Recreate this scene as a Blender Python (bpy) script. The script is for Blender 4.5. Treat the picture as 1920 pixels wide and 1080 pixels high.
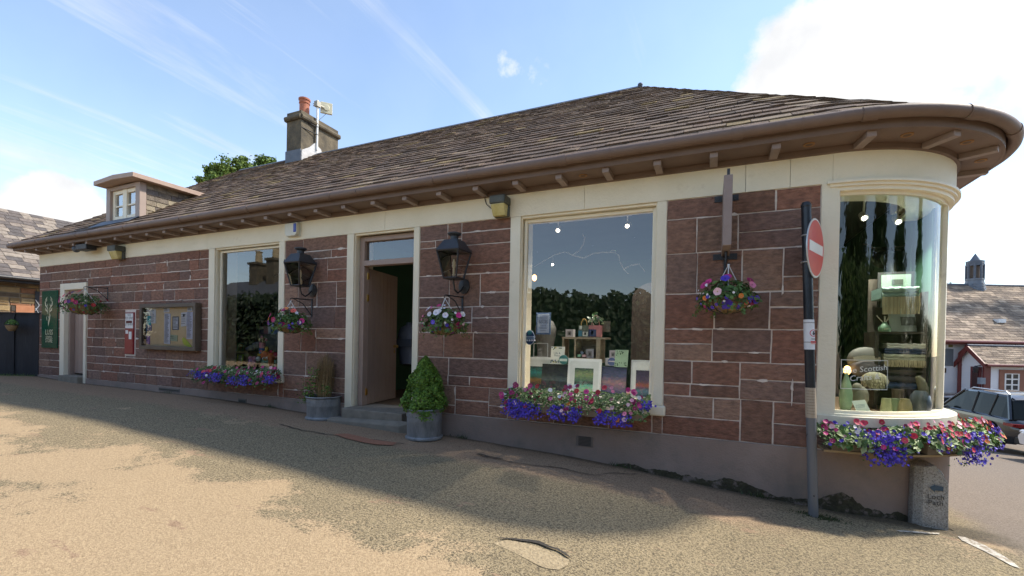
import bpy, math, random
from mathutils import Vector, Matrix, noise
R = math.radians
random.seed(7)
for o in list(bpy.data.objects): bpy.data.objects.remove(o)
SC = bpy.context.scene
COL = SC.collection

# ---------------------------------------------------------------- camera
FPX, PCX, PCY = 837.75, 960.0, 650.58
YAW, PITCH, ROLL = 0.418432, -0.0081548, 0.0200458
CAM = Vector((0, -5, 1.5))
_f = Vector((-math.sin(YAW)*math.cos(PITCH), math.cos(YAW)*math.cos(PITCH), math.sin(PITCH)))
_r = Vector((math.cos(YAW), math.sin(YAW), 0)); _u = _r.cross(_f)
RIGHT = _r*math.cos(ROLL) + _u*math.sin(ROLL)
UP = -_r*math.sin(ROLL) + _u*math.cos(ROLL)
FWD = _f
cam = bpy.data.cameras.new('camera'); co = bpy.data.objects.new('camera', cam); COL.objects.link(co)
cam.sensor_fit = 'HORIZONTAL'; cam.sensor_width = 36; cam.lens = FPX/1920*36
cam.shift_y = (PCY-540)/1920; cam.clip_start = 0.05; cam.clip_end = 2000
m = Matrix((RIGHT, UP, -FWD)).transposed().to_4x4(); m.translation = CAM
co.matrix_world = m
SC.camera = co

# ---------------------------------------------------------------- sun, sky, exposure
SUN = Vector((0.78, 0.50, 1.0)).normalized()
sd = bpy.data.lights.new('sun', 'SUN'); sd.energy = 2.75; sd.angle = R(3.2); sd.color = (1, .93, .82)
so = bpy.data.objects.new('sun', sd); COL.objects.link(so); so.rotation_euler = SUN.to_track_quat('Z', 'Y').to_euler(); so.location = (20, 12, 30)
SC.view_settings.view_transform = 'Standard'; SC.view_settings.look = 'None'
SC.view_settings.exposure = 1.15; SC.view_settings.gamma = 1
W = bpy.data.worlds.new('World'); SC.world = W; W.use_nodes = True
def dirpx(px, py):
    return (FWD + RIGHT*((px-PCX)/FPX) + UP*((PCY-py)/FPX)).normalized()
def build_world():
    nt = W.node_tree; N = nt.nodes; L = nt.links; N.clear()
    out = N.new('ShaderNodeOutputWorld')
    sky = N.new('ShaderNodeTexSky'); sky.sky_type = 'NISHITA'; sky.sun_disc = False
    sky.sun_elevation = math.asin(SUN.z); sky.sun_rotation = math.atan2(SUN.x, SUN.y)
    sky.air_density = 1.0; sky.dust_density = .25; sky.ozone_density = 1.0
    bg = N.new('ShaderNodeBackground'); bg.inputs[1].default_value = 0.14
    L.new(sky.outputs[0], bg.inputs[0])
    tc = N.new('ShaderNodeTexCoord')
    def math_(op, a, b=None, clamp=False):
        n = N.new('ShaderNodeMath'); n.operation = op; n.use_clamp = clamp
        for i, x in enumerate((a, b)):
            if x is None: continue
            if isinstance(x, (int, float)): n.inputs[i].default_value = x
            else: L.new(x, n.inputs[i])
        return n.outputs[0]
    def ramp(x, a, b):
        n = N.new('ShaderNodeMapRange'); n.interpolation_type = 'SMOOTHSTEP'
        n.inputs[1].default_value = a; n.inputs[2].default_value = b; L.new(x, n.inputs[0]); return n.outputs[0]
    # puffy cloud banks: noise gated by a few directions on the sky
    nz = N.new('ShaderNodeTexNoise'); nz.inputs['Scale'].default_value = 5.0; nz.inputs['Detail'].default_value = 9; nz.inputs['Roughness'].default_value = .6
    L.new(tc.outputs['Generated'], nz.inputs['Vector'])
    total = None
    spots = [(dirpx(1720, 85), .07, .27, 1.0), (dirpx(1480, 150), .03, .13, .75), (dirpx(105, 405), .03, .11, 1.0), (dirpx(-160, 470), .04, .16, .9), (dirpx(1035, 135), .01, .11, .50), (dirpx(950, 125), .01, .08, .49),
             (dirpx(2100, 60), .08, .24, .9), (dirpx(1540, 90), .03, .19, .8)]
    # a few more banks over the street behind the camera, seen mirrored in the shop glass
    for az, el, rad in ((-2.62, .36, .16), (-2.05, .22, .10), (-3.0, .40, .15), (2.5, .45, .22), (2.1, .3, .25)):
        d = Vector((math.sin(az)*math.cos(el), math.cos(az)*math.cos(el), math.sin(el))); spots.append((d, .02, rad, .72))
    for d, r0, r1, s in spots:
        dp = N.new('ShaderNodeVectorMath'); dp.operation = 'DISTANCE'; L.new(tc.outputs['Generated'], dp.inputs[0]); dp.inputs[1].default_value = d
        g = N.new('ShaderNodeMapRange'); g.inputs[1].default_value = r1; g.inputs[2].default_value = r0; g.inputs[3].default_value = 0; g.inputs[4].default_value = s
        L.new(dp.outputs['Value'], g.inputs[0])
        total = g.outputs[0] if total is None else math_('MAXIMUM', total, g.outputs[0])
    s = math_('ADD', math_('MULTIPLY', nz.outputs[0], 1.1), math_('MULTIPLY', total, .62))
    cum = math_('MULTIPLY', ramp(s, .87, 1.06), ramp(total, .02, .25))
    # thin streaks of high cloud, laid out on a flat layer overhead
    sep = N.new('ShaderNodeSeparateXYZ'); L.new(tc.outputs['Generated'], sep.inputs[0])
    den = math_('ADD', math_('MAXIMUM', sep.outputs[2], 0.0), .16)
    cmb = N.new('ShaderNodeCombineXYZ'); L.new(math_('DIVIDE', sep.outputs[0], den), cmb.inputs[0]); L.new(math_('DIVIDE', sep.outputs[1], den), cmb.inputs[1])
    A, B = dirpx(60, 0), dirpx(500, 232); A, B = Vector((A.x, A.y))/(A.z+.16), Vector((B.x, B.y))/(B.z+.16); ang = math.atan2((B-A).y, (B-A).x)
    mp = N.new('ShaderNodeMapping'); mp.vector_type = 'TEXTURE'; mp.inputs['Rotation'].default_value = (0, 0, ang); mp.inputs['Scale'].default_value = (3.4, .42, 1)
    L.new(cmb.outputs[0], mp.inputs[0])
    n2 = N.new('ShaderNodeTexNoise'); n2.inputs['Scale'].default_value = 1.5; n2.inputs['Detail'].default_value = 8; n2.inputs['Roughness'].default_value = .62; n2.inputs['Distortion'].default_value = .5
    L.new(mp.outputs[0], n2.inputs['Vector'])
    n4 = N.new('ShaderNodeTexNoise'); n4.inputs['Scale'].default_value = .8; n4.inputs['Detail'].default_value = 4; L.new(cmb.outputs[0], n4.inputs['Vector'])
    cir = math_('MULTIPLY', ramp(n2.outputs[0], .44, .78), math_('MULTIPLY', ramp(n4.outputs[0], .32, .62), .80))
    hz = math_('ADD', math_('MULTIPLY', ramp(math_('MULTIPLY', sep.outputs[2], -1.0), -.42, .02), .18), .09)
    allc = math_('MAXIMUM', math_('MAXIMUM', cum, cir), hz, True)
    n3 = N.new('ShaderNodeTexNoise'); n3.inputs['Scale'].default_value = 9; n3.inputs['Detail'].default_value = 6
    L.new(tc.outputs['Generated'], n3.inputs['Vector'])
    cr = N.new('ShaderNodeValToRGB'); cr.color_ramp.elements[0].position = .33; cr.color_ramp.elements[0].color = (.76, .77, .79, 1)
    cr.color_ramp.elements[1].position = .62; cr.color_ramp.elements[1].color = (1, .99, .97, 1); L.new(n3.outputs[0], cr.inputs[0])
    cb = N.new('ShaderNodeBackground'); L.new(cr.outputs[0], cb.inputs[0]); cb.inputs[1].default_value = .55
    mx = N.new('ShaderNodeMixShader'); L.new(allc, mx.inputs[0]); L.new(bg.outputs[0], mx.inputs[1]); L.new(cb.outputs[0], mx.inputs[2])
    L.new(mx.outputs[0], out.inputs[0])
build_world()

# ---------------------------------------------------------------- point helpers (metres; facade is the plane y = 0)
def ray(px, py): return FWD + RIGHT*((px-PCX)/FPX) + UP*((PCY-py)/FPX)
def at(px, py, y=0.0):
    d = ray(px, py); return CAM + d*((y-CAM.y)/d.y)
def atx(px, py, x):
    d = ray(px, py); return CAM + d*((x-CAM.x)/d.x)
def atz(px, py, z):
    d = ray(px, py); return CAM + d*((z-CAM.z)/d.z)
def atd(px, py, depth): return CAM + ray(px, py)*depth
def lerp(a, b, t): return a + (b-a)*t
def interp(x, pts):
    if x <= pts[0][0]: return pts[0][1]
    for (a, va), (b, vb) in zip(pts, pts[1:]):
        if x <= b: return lerp(va, vb, (x-a)/(b-a))
    return pts[-1][1]
GP = [(-80, .75), (-20, .58), (-14.2, .52), (-12, .468), (-10, .457), (-7.9, .45), (-6.5, .408), (-5.9, .382), (-3.28, .293), (-2.46, .255), (-1.62, .221), (-1.1, .19),
      (-.6, .146), (0, .078), (.86, .024), (1.6, -.02), (3, -.1), (6.9, -.28), (20, -.9), (80, -2.5)]
def gz(x, y):
    z = (interp(x-.3, GP)+interp(x, GP)*2+interp(x+.3, GP))/4
    if y < 0: z += .016*max(y, -25)
    else:
        w = min(1, max(0, (x-.6)/2.0)); w = w*w*(3-2*w)
        z -= .077*min(y, 16)*w
    return z

# ---------------------------------------------------------------- mesh helpers
ORG = {}
class MB:
    def __init__(s): s.v = []; s.f = []; s.c = []; s.has = False
    def poly(s, pts, col=None):
        n = len(s.v); s.v += [tuple(p) for p in pts]; s.f.append(tuple(range(n, n+len(pts)))); s.c.append(col)
        if col: s.has = True
    def mesh(s, vs, fs, col=None):
        n = len(s.v); s.v += [tuple(p) for p in vs]
        for f in fs: s.f.append(tuple(i+n for i in f)); s.c.append(col)
        if col: s.has = True
    def hexa(s, p, col=None):   # p: bottom 4 (ccw from above), top 4
        s.mesh(p, [(3,2,1,0),(4,5,6,7),(0,1,5,4),(1,2,6,5),(2,3,7,6),(3,0,4,7)], col)
    def box(s, x0, x1, y0, y1, z0, z1, col=None):
        if x0 > x1: x0, x1 = x1, x0
        if y0 > y1: y0, y1 = y1, y0
        if z0 > z1: z0, z1 = z1, z0
        s.hexa([(x0,y0,z0),(x1,y0,z0),(x1,y1,z0),(x0,y1,z0),(x0,y0,z1),(x1,y0,z1),(x1,y1,z1),(x0,y1,z1)], col)
    def obox(s, c, u, v, w, a, b, h, col=None):   # centre, axes, half sizes
        c, u, v, w = map(Vector, (c, u, v, w)); u, v, w = u*a, v*b, w*h
        s.hexa([c-u-v-w, c+u-v-w, c+u+v-w, c-u+v-w, c-u-v+w, c+u-v+w, c+u+v+w, c-u+v+w], col)
    def prism(s, pts, d, col=None):   # planar polygon extruded by vector d
        d = Vector(d); pts = [Vector(p) for p in pts]; n = len(pts)
        vs = pts+[p+d for p in pts]
        fs = [tuple(range(n)), tuple(range(2*n-1, n-1, -1))]+[(i, i+n, (i+1)%n+n, (i+1)%n) for i in range(n)]
        s.mesh(vs, fs, col)
    def tube(s, pts, r, n=8, col=None, cap=True):
        pts = [Vector(p) for p in pts]; k = len(pts)
        rs = r if isinstance(r, (list, tuple)) else [r]*k
        t0 = (pts[1]-pts[0]).normalized(); a = Vector((0,0,1)) if abs(t0.z) < .9 else Vector((1,0,0))
        nx = t0.cross(a).normalized(); vs = []
        for i, p in enumerate(pts):
            t = (pts[min(i+1,k-1)]-pts[max(i-1,0)])
            if t.length < 1e-9: t = t0
            t = t.normalized(); nx = (nx-t*nx.dot(t)).normalized(); ny = t.cross(nx)
            for j in range(n):
                g = 2*math.pi*j/n; vs.append(p+nx*(rs[i]*math.cos(g))+ny*(rs[i]*math.sin(g)))
        fs = []
        for i in range(k-1):
            for j in range(n):
                fs.append((i*n+j, i*n+(j+1)%n, (i+1)*n+(j+1)%n, (i+1)*n+j))
        if cap: fs.append(tuple(range(n-1,-1,-1))); fs.append(tuple(range((k-1)*n, k*n)))
        s.mesh(vs, fs, col)
    def lathe(s, prof, c, n=20, col=None, axis=(0,0,1), sx=1, sy=1):
        ax = Vector(axis).normalized(); a = Vector((1,0,0)) if abs(ax.x) < .9 else Vector((0,1,0))
        if abs(ax.z) > .99: e1, e2 = Vector((1,0,0)), Vector((0,1,0))
        else: e1 = ax.cross(a).normalized(); e2 = ax.cross(e1)
        c = Vector(c); vs = []; fs = []; k = len(prof)
        for r, h in prof:
            for j in range(n):
                g = 2*math.pi*j/n; vs.append(c+ax*h+e1*(r*sx*math.cos(g))+e2*(r*sy*math.sin(g)))
        for i in range(k-1):
            for j in range(n): fs.append((i*n+j, i*n+(j+1)%n, (i+1)*n+(j+1)%n, (i+1)*n+j))
        if prof[0][0] > 1e-4: fs.append(tuple(range(n-1,-1,-1)))
        if prof[-1][0] > 1e-4: fs.append(tuple(range((k-1)*n, k*n)))
        s.mesh(vs, fs, col)
    def ball(s, c, rx, ry=None, rz=None, n=14, col=None, wob=0.0):
        ry = ry or rx; rz = rz or rx; c = Vector(c); vs = []; k = max(6, n//2+1)
        for i in range(k):
            th = math.pi*i/(k-1)
            for j in range(n):
                g = 2*math.pi*j/n; w = 1+random.uniform(-wob, wob)
                vs.append(c+Vector((rx*w*math.sin(th)*math.cos(g), ry*w*math.sin(th)*math.sin(g), rz*w*math.cos(th))))
        fs = [(i*n+j, (i+1)*n+j, (i+1)*n+(j+1)%n, i*n+(j+1)%n) for i in range(k-1) for j in range(n)]
        s.mesh(vs, fs, col)
    def build(s, name, mat, parent=None, smooth=False, bevel=0, local=False, segs=2):
        org = Vector((0,0,0))
        if parent is not None and not local: org = ORG[parent.name]
        me = bpy.data.meshes.new(name)
        me.from_pydata([tuple(Vector(p)-org) for p in s.v], [], s.f)
        if s.has:
            ca = me.color_attributes.new('Col', 'FLOAT_COLOR', 'CORNER'); i = 0; buf = []
            for f, c in zip(s.f, s.c):
                c = c or (1,1,1); buf += [c[0], c[1], c[2], 1.0]*len(f)
            ca.data.foreach_set('color', buf)
        me.materials.append(mat)
        if smooth: me.polygons.foreach_set('use_smooth', [True]*len(me.polygons))
        me.update()
        o = bpy.data.objects.new(name, me); COL.objects.link(o)
        if smooth:
            try: me.set_sharp_from_angle(angle=R(38))
            except Exception: pass
        if parent is not None: o.parent = parent
        ORG[o.name] = org
        if bevel:
            b = o.modifiers.new('bevel', 'BEVEL'); b.width = bevel; b.segments = segs; b.limit_method = 'ANGLE'; b.angle_limit = R(35)
        return o
def thing(name, label, cat, loc, rotz=0.0, group=None):
    o = bpy.data.objects.new(name, None); COL.objects.link(o); o.location = loc; o.rotation_euler = (0, 0, rotz)
    o.empty_display_size = .1; o['label'] = label; o['category'] = cat
    if group: o['group'] = group
    ORG[o.name] = Vector(loc); return o
def tag(o, label, cat, group=None):
    o['label'] = label; o['category'] = cat
    if group: o['group'] = group
    return o
def struct(o, kind='structure'): o['kind'] = kind; return o
def recentre(o):   # a one-mesh thing gets its origin at its base
    me = o.data; n = len(me.vertices)
    xs = [v.co for v in me.vertices]; c = Vector((sum(p.x for p in xs)/n, sum(p.y for p in xs)/n, min(p.z for p in xs)))
    me.transform(Matrix.Translation(-c)); o.location = c; return o
_txt = {}
def text_mb(mb, body, size, org, u, v, align='CENTER', col=None, off=0.0):
    cu = bpy.data.curves.new('lettering', 'FONT'); cu.body = body; cu.size = size; cu.align_x = align; cu.resolution_u = 2
    ob = bpy.data.objects.new('lettering', cu); COL.objects.link(ob)
    dg = bpy.context.evaluated_depsgraph_get(); me = bpy.data.meshes.new_from_object(ob.evaluated_get(dg))
    org, u, v = Vector(org), Vector(u), Vector(v); nn = u.cross(v).normalized()*off
    mb.mesh([org+u*p.co.x+v*p.co.y+nn for p in me.vertices], [tuple(p.vertices) for p in me.polygons], col)
    bpy.data.objects.remove(ob); bpy.data.curves.remove(cu); bpy.data.meshes.remove(me)

# ---------------------------------------------------------------- materials
def mat(name, c1, c2=None, scale=6, rough=.8, bump=0, bscale=60, attr=False, metal=0, detail=6, stretch=(1,1,1), c3=None, s3=1.5, t3=(.55,.7), spec=.5, emit=None, coat=0):
    m = bpy.data.materials.new(name); m.use_nodes = True; nt = m.node_tree; N = nt.nodes; L = nt.links
    b = N['Principled BSDF']; b.inputs['Roughness'].default_value = rough; b.inputs['Metallic'].default_value = metal
    b.inputs['Specular IOR Level'].default_value = spec
    if coat: b.inputs['Coat Weight'].default_value = coat; b.inputs['Coat Roughness'].default_value = .05
    tc = N.new('ShaderNodeTexCoord'); mp = N.new('ShaderNodeMapping'); mp.inputs['Scale'].default_value = stretch
    L.new(tc.outputs['Object'], mp.inputs[0])
    c2 = c2 or c1
    nz = N.new('ShaderNodeTexNoise'); nz.inputs['Scale'].default_value = scale; nz.inputs['Detail'].default_value = detail; nz.inputs['Roughness'].default_value = .62
    L.new(mp.outputs[0], nz.inputs['Vector'])
    cr = N.new('ShaderNodeValToRGB'); cr.color_ramp.elements[0].position = .3; cr.color_ramp.elements[1].position = .7
    cr.color_ramp.elements[0].color = (*c1, 1); cr.color_ramp.elements[1].color = (*c2, 1); L.new(nz.outputs[0], cr.inputs[0])
    out = cr.outputs[0]
    if attr:
        at_ = N.new('ShaderNodeAttribute'); at_.attribute_name = 'Col'
        mx = N.new('ShaderNodeMix'); mx.data_type = 'RGBA'; mx.blend_type = 'MULTIPLY'; mx.inputs[0].default_value = 1
        L.new(out, mx.inputs[6]); L.new(at_.outputs[0], mx.inputs[7]); out = mx.outputs[2]
    if c3:
        n3 = N.new('ShaderNodeTexNoise'); n3.inputs['Scale'].default_value = s3; n3.inputs['Detail'].default_value = 8; n3.inputs['Roughness'].default_value = .7
        L.new(mp.outputs[0], n3.inputs['Vector'])
        mr = N.new('ShaderNodeMapRange'); mr.inputs[1].default_value = t3[0]; mr.inputs[2].default_value = t3[1]; L.new(n3.outputs[0], mr.inputs[0])
        mx = N.new('ShaderNodeMix'); mx.data_type = 'RGBA'; L.new(mr.outputs[0], mx.inputs[0]); L.new(out, mx.inputs[6]); mx.inputs[7].default_value = (*c3, 1); out = mx.outputs[2]
    L.new(out, b.inputs['Base Color'])
    if bump:
        nb = N.new('ShaderNodeTexNoise'); nb.inputs['Scale'].default_value = bscale; nb.inputs['Detail'].default_value = 5
        L.new(mp.outputs[0], nb.inputs['Vector'])
        bp = N.new('ShaderNodeBump'); bp.inputs['Strength'].default_value = bump; bp.inputs['Distance'].default_value = .02
        L.new(nb.outputs[0], bp.inputs['Height']); L.new(bp.outputs[0], b.inputs['Normal'])
    if emit: b.inputs['Emission Color'].default_value = (*emit[0], 1); b.inputs['Emission Strength'].default_value = emit[1]
    return m
def glass_mat(name, add=.05, tint=(1,1,1), wave=0.0):
    m = bpy.data.materials.new(name); m.use_nodes = True; nt = m.node_tree; N = nt.nodes; L = nt.links; N.clear()
    out = N.new('ShaderNodeOutputMaterial'); g = N.new('ShaderNodeBsdfGlossy'); g.inputs['Roughness'].default_value = 0.0; t = N.new('ShaderNodeBsdfTransparent')
    g.inputs[0].default_value = (1,1,1,1); t.inputs[0].default_value = (*tint, 1)
    lw = N.new('ShaderNodeFresnel'); lw.inputs[0].default_value = 1.5
    a = N.new('ShaderNodeMath'); a.operation = 'ADD'; a.use_clamp = True; L.new(lw.outputs[0], a.inputs[0]); a.inputs[1].default_value = add
    if wave:
        tc = N.new('ShaderNodeTexCoord'); nz = N.new('ShaderNodeTexNoise'); nz.inputs['Scale'].default_value = 2.2; nz.inputs['Detail'].default_value = 1; L.new(tc.outputs['Object'], nz.inputs['Vector'])
        bp = N.new('ShaderNodeBump'); bp.inputs['Strength'].default_value = wave; bp.inputs['Distance'].default_value = .02; L.new(nz.outputs[0], bp.inputs['Height']); L.new(bp.outputs[0], g.inputs['Normal'])
    mx = N.new('ShaderNodeMixShader'); L.new(a.outputs[0], mx.inputs[0]); L.new(t.outputs[0], mx.inputs[1]); L.new(g.outputs[0], mx.inputs[2]); L.new(mx.outputs[0], out.inputs[0])
    return m
M = {}
M['mortar'] = mat('mortar', (.66,.56,.49), (.82,.73,.65), 20, .9, .4, 90)
M['stone'] = mat('sandstone', (.55,.54,.53), (1.32,1.28,1.24), 13, .92, 1.0, 30, attr=True, stretch=(1,1,2.2), detail=8, c3=(.11,.068,.055), s3=3, t3=(.58,.80))
M['cream'] = mat('cream_paint', (.79,.71,.53), (.86,.78,.61), 2.2, .62, .25, 45, c3=(.50,.41,.28), s3=3.5, t3=(.60,.92))
M['creamtrim'] = mat('cream_trim', (.83,.75,.58), (.87,.80,.64), 3, .5, .15, 40, c3=(.50,.41,.28), s3=5, t3=(.60,.9))
M['plinth'] = mat('plinth_render', (.265,.195,.16), (.33,.25,.21), 1.6, .85, .35, 70, c3=(.19,.165,.14), s3=2.2, t3=(.5,.75))
M['brown'] = mat('brown_paint', (.15,.098,.072), (.185,.122,.092), 4, .62, .08, 50, c3=(.24,.18,.14), s3=7, t3=(.7,.9))
M['rafter'] = mat('rafter_paint', (.25,.185,.16), (.30,.23,.20), 8, .55, .1, 40)
M['doorpaint'] = mat('door_paint', (.33,.235,.19), (.37,.27,.22), 3, .5, .05, 60)
M['slate'] = mat('stone_slate', (.74,.66,.63), (1.40,1.25,1.20), 9, .88, .9, 60, attr=True, c3=(.30,.24,.15), s3=3.2, t3=(.66,.9))
M['lead'] = mat('lead_sheet', (.09,.105,.13), (.14,.155,.185), 5, .6, .15, 20, metal=.2)
M['glass'] = glass_mat('shop_glass', .085)
M['bayglass'] = glass_mat('curved_glass', .035, (.86,.94,.89), .02)
M['dark'] = mat('dark_void', (.012,.011,.01))
M['stepstone'] = mat('step_stone', (.19,.165,.13), (.28,.245,.195), 7, .85, .5, 60, c3=(.33,.32,.30), s3=9, t3=(.66,.75))
M['chim'] = mat('chimney_render', (.06,.05,.036), (.17,.135,.085), 4, .9, .6, 30, c3=(.24,.23,.19), s3=9, t3=(.66,.8))
M['terra'] = mat('terracotta', (.36,.115,.06), (.42,.15,.085), 6, .7)
M['white'] = mat('white_paint', (.78,.78,.76), (.82,.82,.80), 4, .5)
M['fillet'] = mat('mortar_fillet', (.45,.44,.43), (.66,.64,.62), 9, .9, .5, 30)
M['black'] = mat('black_metal', (.014,.014,.016), (.03,.03,.033), 12, .45, .2, 80)
M['brass'] = mat('brass', (.45,.28,.08), (.55,.36,.12), 8, .3, metal=1)
M['zinc'] = mat('zinc', (.24,.25,.26), (.38,.385,.39), 6, .55, .2, 30, metal=.55, stretch=(1,1,.35), c3=(.15,.16,.17), s3=4, t3=(.5,.7))
M['leaf'] = mat('leaf', (.8,.8,.8), (1.15,1.15,1.1), 12, .6, attr=True)
M['petal'] = mat('petal', (.9,.9,.9), (1.1,1.1,1.1), 12, .6, attr=True)
M['paint'] = mat('coloured_goods', (.92,.92,.92), (1.06,1.06,1.06), 8, .6, attr=True)
M['wood'] = mat('wood', (.22,.14,.08), (.34,.23,.14), 4, .7, .2, 30, stretch=(1,1,6))
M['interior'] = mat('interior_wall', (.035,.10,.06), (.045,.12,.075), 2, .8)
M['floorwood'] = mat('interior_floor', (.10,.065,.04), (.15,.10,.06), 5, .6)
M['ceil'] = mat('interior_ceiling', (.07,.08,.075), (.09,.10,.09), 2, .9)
M['soil'] = mat('soil', (.03,.022,.015), (.06,.045,.03), 20, .95)
M['bark'] = mat('bark', (.07,.05,.035), (.12,.09,.06), 12, .9, .5, 40)
M['coir'] = mat('coir', (.20,.13,.06), (.30,.21,.11), 25, .95, .6, 60)
M['steel'] = mat('galvanised', (.55,.56,.57), (.66,.67,.68), 10, .4, metal=.7)
M['chain'] = mat('plastic_chain', (.62,.62,.62), (.7,.7,.7), 10, .5)
# ================================================================ GROUND
def ground_mat():
    m = bpy.data.materials.new('worn_road'); m.use_nodes = True; nt = m.node_tree; N = nt.nodes; L = nt.links
    b = N['Principled BSDF']; b.inputs['Roughness'].default_value = .93; b.inputs['Specular IOR Level'].default_value = .25
    tc = N.new('ShaderNodeTexCoord')
    def noise_(sc, det=5, rough=.6, stretch=None, dist=0):
        n = N.new('ShaderNodeTexNoise'); n.inputs['Scale'].default_value = sc; n.inputs['Detail'].default_value = det; n.inputs['Roughness'].default_value = rough; n.inputs['Distortion'].default_value = dist
        if stretch:
            mp = N.new('ShaderNodeMapping'); mp.inputs['Scale'].default_value = stretch; L.new(tc.outputs['Object'], mp.inputs[0]); L.new(mp.outputs[0], n.inputs['Vector'])
        else: L.new(tc.outputs['Object'], n.inputs['Vector'])
        return n.outputs[0]
    def mr(x, a, b_, lo=0, hi=1, sm=True):
        n = N.new('ShaderNodeMapRange'); n.interpolation_type = 'SMOOTHSTEP' if sm else 'LINEAR'
        for i, q in ((1,a),(2,b_),(3,lo),(4,hi)): n.inputs[i].default_value = q
        L.new(x, n.inputs[0]); return n.outputs[0]
    def op(o, a, c):
        n = N.new('ShaderNodeMath'); n.operation = o
        for i, q in enumerate((a, c)):
            if isinstance(q, (int, float)): n.inputs[i].default_value = q
            else: L.new(q, n.inputs[i])
        return n.outputs[0]
    def mixc(f, a, c):
        n = N.new('ShaderNodeMix'); n.data_type = 'RGBA'
        if isinstance(f, float): n.inputs[0].default_value = f
        else: L.new(f, n.inputs[0])
        for i, q in ((6,a),(7,c)):
            if isinstance(q, tuple): n.inputs[i].default_value = (*q, 1)
            else: L.new(q, n.inputs[i])
        return n.outputs[2]
    sep = N.new('ShaderNodeSeparateXYZ'); L.new(tc.outputs['Object'], sep.inputs[0]); X, Y = sep.outputs[0], sep.outputs[1]
    # aggregate: dark tar with pale chips
    chips = noise_(60, 4, .75); chips2 = noise_(130, 2, .6)
    tar = mixc(mr(chips, .42, .56), (.105,.083,.053), (.32,.25,.145))
    tar = mixc(mr(chips2, .52, .64, 0, .8), tar, (.44,.355,.225))
    grit = mixc(mr(chips, .38, .62), (.37,.265,.155), (.51,.375,.225))
    grit = mixc(mr(chips2, .30, .42, .7, 0), grit, (.16,.115,.075))
    pink = mixc(mr(chips, .35, .62), (.24,.155,.10), (.40,.265,.17))
    big = noise_(.75, 6, .62, (1, 1.25, 1), .3); mid = noise_(2.6, 6, .65)
    # chip seal worn off: bands run along the street, so the mask leans on the distance from the wall
    wx = op('MULTIPLY', X, .045)
    band = mr(op('ADD', Y, op('MULTIPLY', wx, 1.0)), -3.4, -2.0, .47, .10)
    v = op('ADD', op('ADD', op('MULTIPLY', big, 1.15), op('MULTIPLY', mid, .55)), op('SUBTRACT', band, .60))
    v = op('ADD', v, op('MULTIPLY', op('SUBTRACT', chips, .5), .35)); mask = mr(v, .50, .60)
    col = mixc(mask, tar, grit)
    # strip of reddish grit against the wall
    strip = mr(op('ADD', Y, op('MULTIPLY', mid, .5)), -.75, -.45, 0, 1)
    strip = op('MULTIPLY', strip, mr(X, .1, .9, 1, 0))
    col = mixc(op('MULTIPLY', strip, .75), col, pink)
    # reddish worn scraps
    red = noise_(1.5, 6, .7, (1, 2.6, 1)); col = mixc(mr(red, .62, .67, 0, .8), col, pink)
    # darker ragged band along the wall foot
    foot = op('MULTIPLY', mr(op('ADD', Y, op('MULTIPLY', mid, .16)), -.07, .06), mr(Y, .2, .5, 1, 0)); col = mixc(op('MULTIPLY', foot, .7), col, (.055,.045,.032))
    # side road beyond the corner: even grey-brown asphalt
    side = mr(op('ADD', X, op('MULTIPLY', mid, .5)), 2.35, 2.75); col = mixc(op('MULTIPLY', side, mr(Y, -3.0, -1.2)), col, mixc(mr(chips, .4, .62), (.17,.135,.105), (.27,.22,.17)))
    L.new(col, b.inputs['Base Color'])
    bp = N.new('ShaderNodeBump'); bp.inputs['Strength'].default_value = .8; bp.inputs['Distance'].default_value = .012
    L.new(op('ADD', chips, op('MULTIPLY', chips2, .5)), bp.inputs['Height']); L.new(bp.outputs[0], b.inputs['Normal'])
    return m
def build_ground():
    def axis(lo, hi, flo, fhi, fine):
        r = []; x = flo
        while x <= fhi: r.append(x); x += fine
        st = fine; x = r[-1]
        while x < hi: st *= 1.35; x += st; r.append(min(x, hi))
        st = fine; x = r[0]
        while x > lo: st *= 1.35; x -= st; r.insert(0, max(x, lo))
        return r
    xs = axis(-500, 500, -15, 4, .16); ys = axis(-500, 500, -6, 2, .16)
    mb = MB(); n = len(ys)
    for x in xs:
        for y in ys:
            z = gz(x, y)
            if -14 < x < 1.9 and .22 < y < 7.2: z -= .6
            elif abs(x) < 30 and abs(y) < 20: z += .022*noise.noise(Vector((x*.8, y*.9, 0)))*min(1, abs(y)/.8) + .006*noise.noise(Vector((x*3, y*3, 5)))
            mb.v.append((x, y, z))
    for i in range(len(xs)-1):
        for j in range(n-1): mb.f.append((i*n+j, (i+1)*n+j, (i+1)*n+j+1, i*n+j+1)); mb.c.append(None)
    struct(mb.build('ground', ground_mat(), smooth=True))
build_ground()
def flat_patch(name, pts, m, lift=.012, n=60, jit=.03):
    """irregular sheet lying on the road; pts is a ground outline"""
    mb = MB(); per = []
    P = [Vector((p[0], p[1], 0)) for p in pts]; k = len(P)
    for i in range(k):
        a, b = P[i], P[(i+1) % k]; q = max(2, int((b-a).length/.06))
        for t in range(q):
            p = a.lerp(b, t/q); nz = noise.noise_vector(p*5)*jit; per.append(p+Vector((nz.x, nz.y, 0)))
    c = sum(per, Vector())/len(per)
    rings = [1, .7, .4, .12]
    for s in rings:
        for p in per:
            q = c+(p-c)*s; mb.v.append((q.x, q.y, gz(q.x, q.y)+.022*noise.noise(Vector((q.x*.8, q.y*.9, 0)))*min(1, abs(q.y)/.8)+lift))
    n = len(per)
    for r in range(3):
        for j in range(n): mb.f.append((r*n+j, r*n+(j+1)%n, (r+1)*n+(j+1)%n, (r+1)*n+j)); mb.c.append(None)
    mb.f.append(tuple(3*n+j for j in range(n))); mb.c.append(None)
    return struct(mb.build(name, m))
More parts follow.
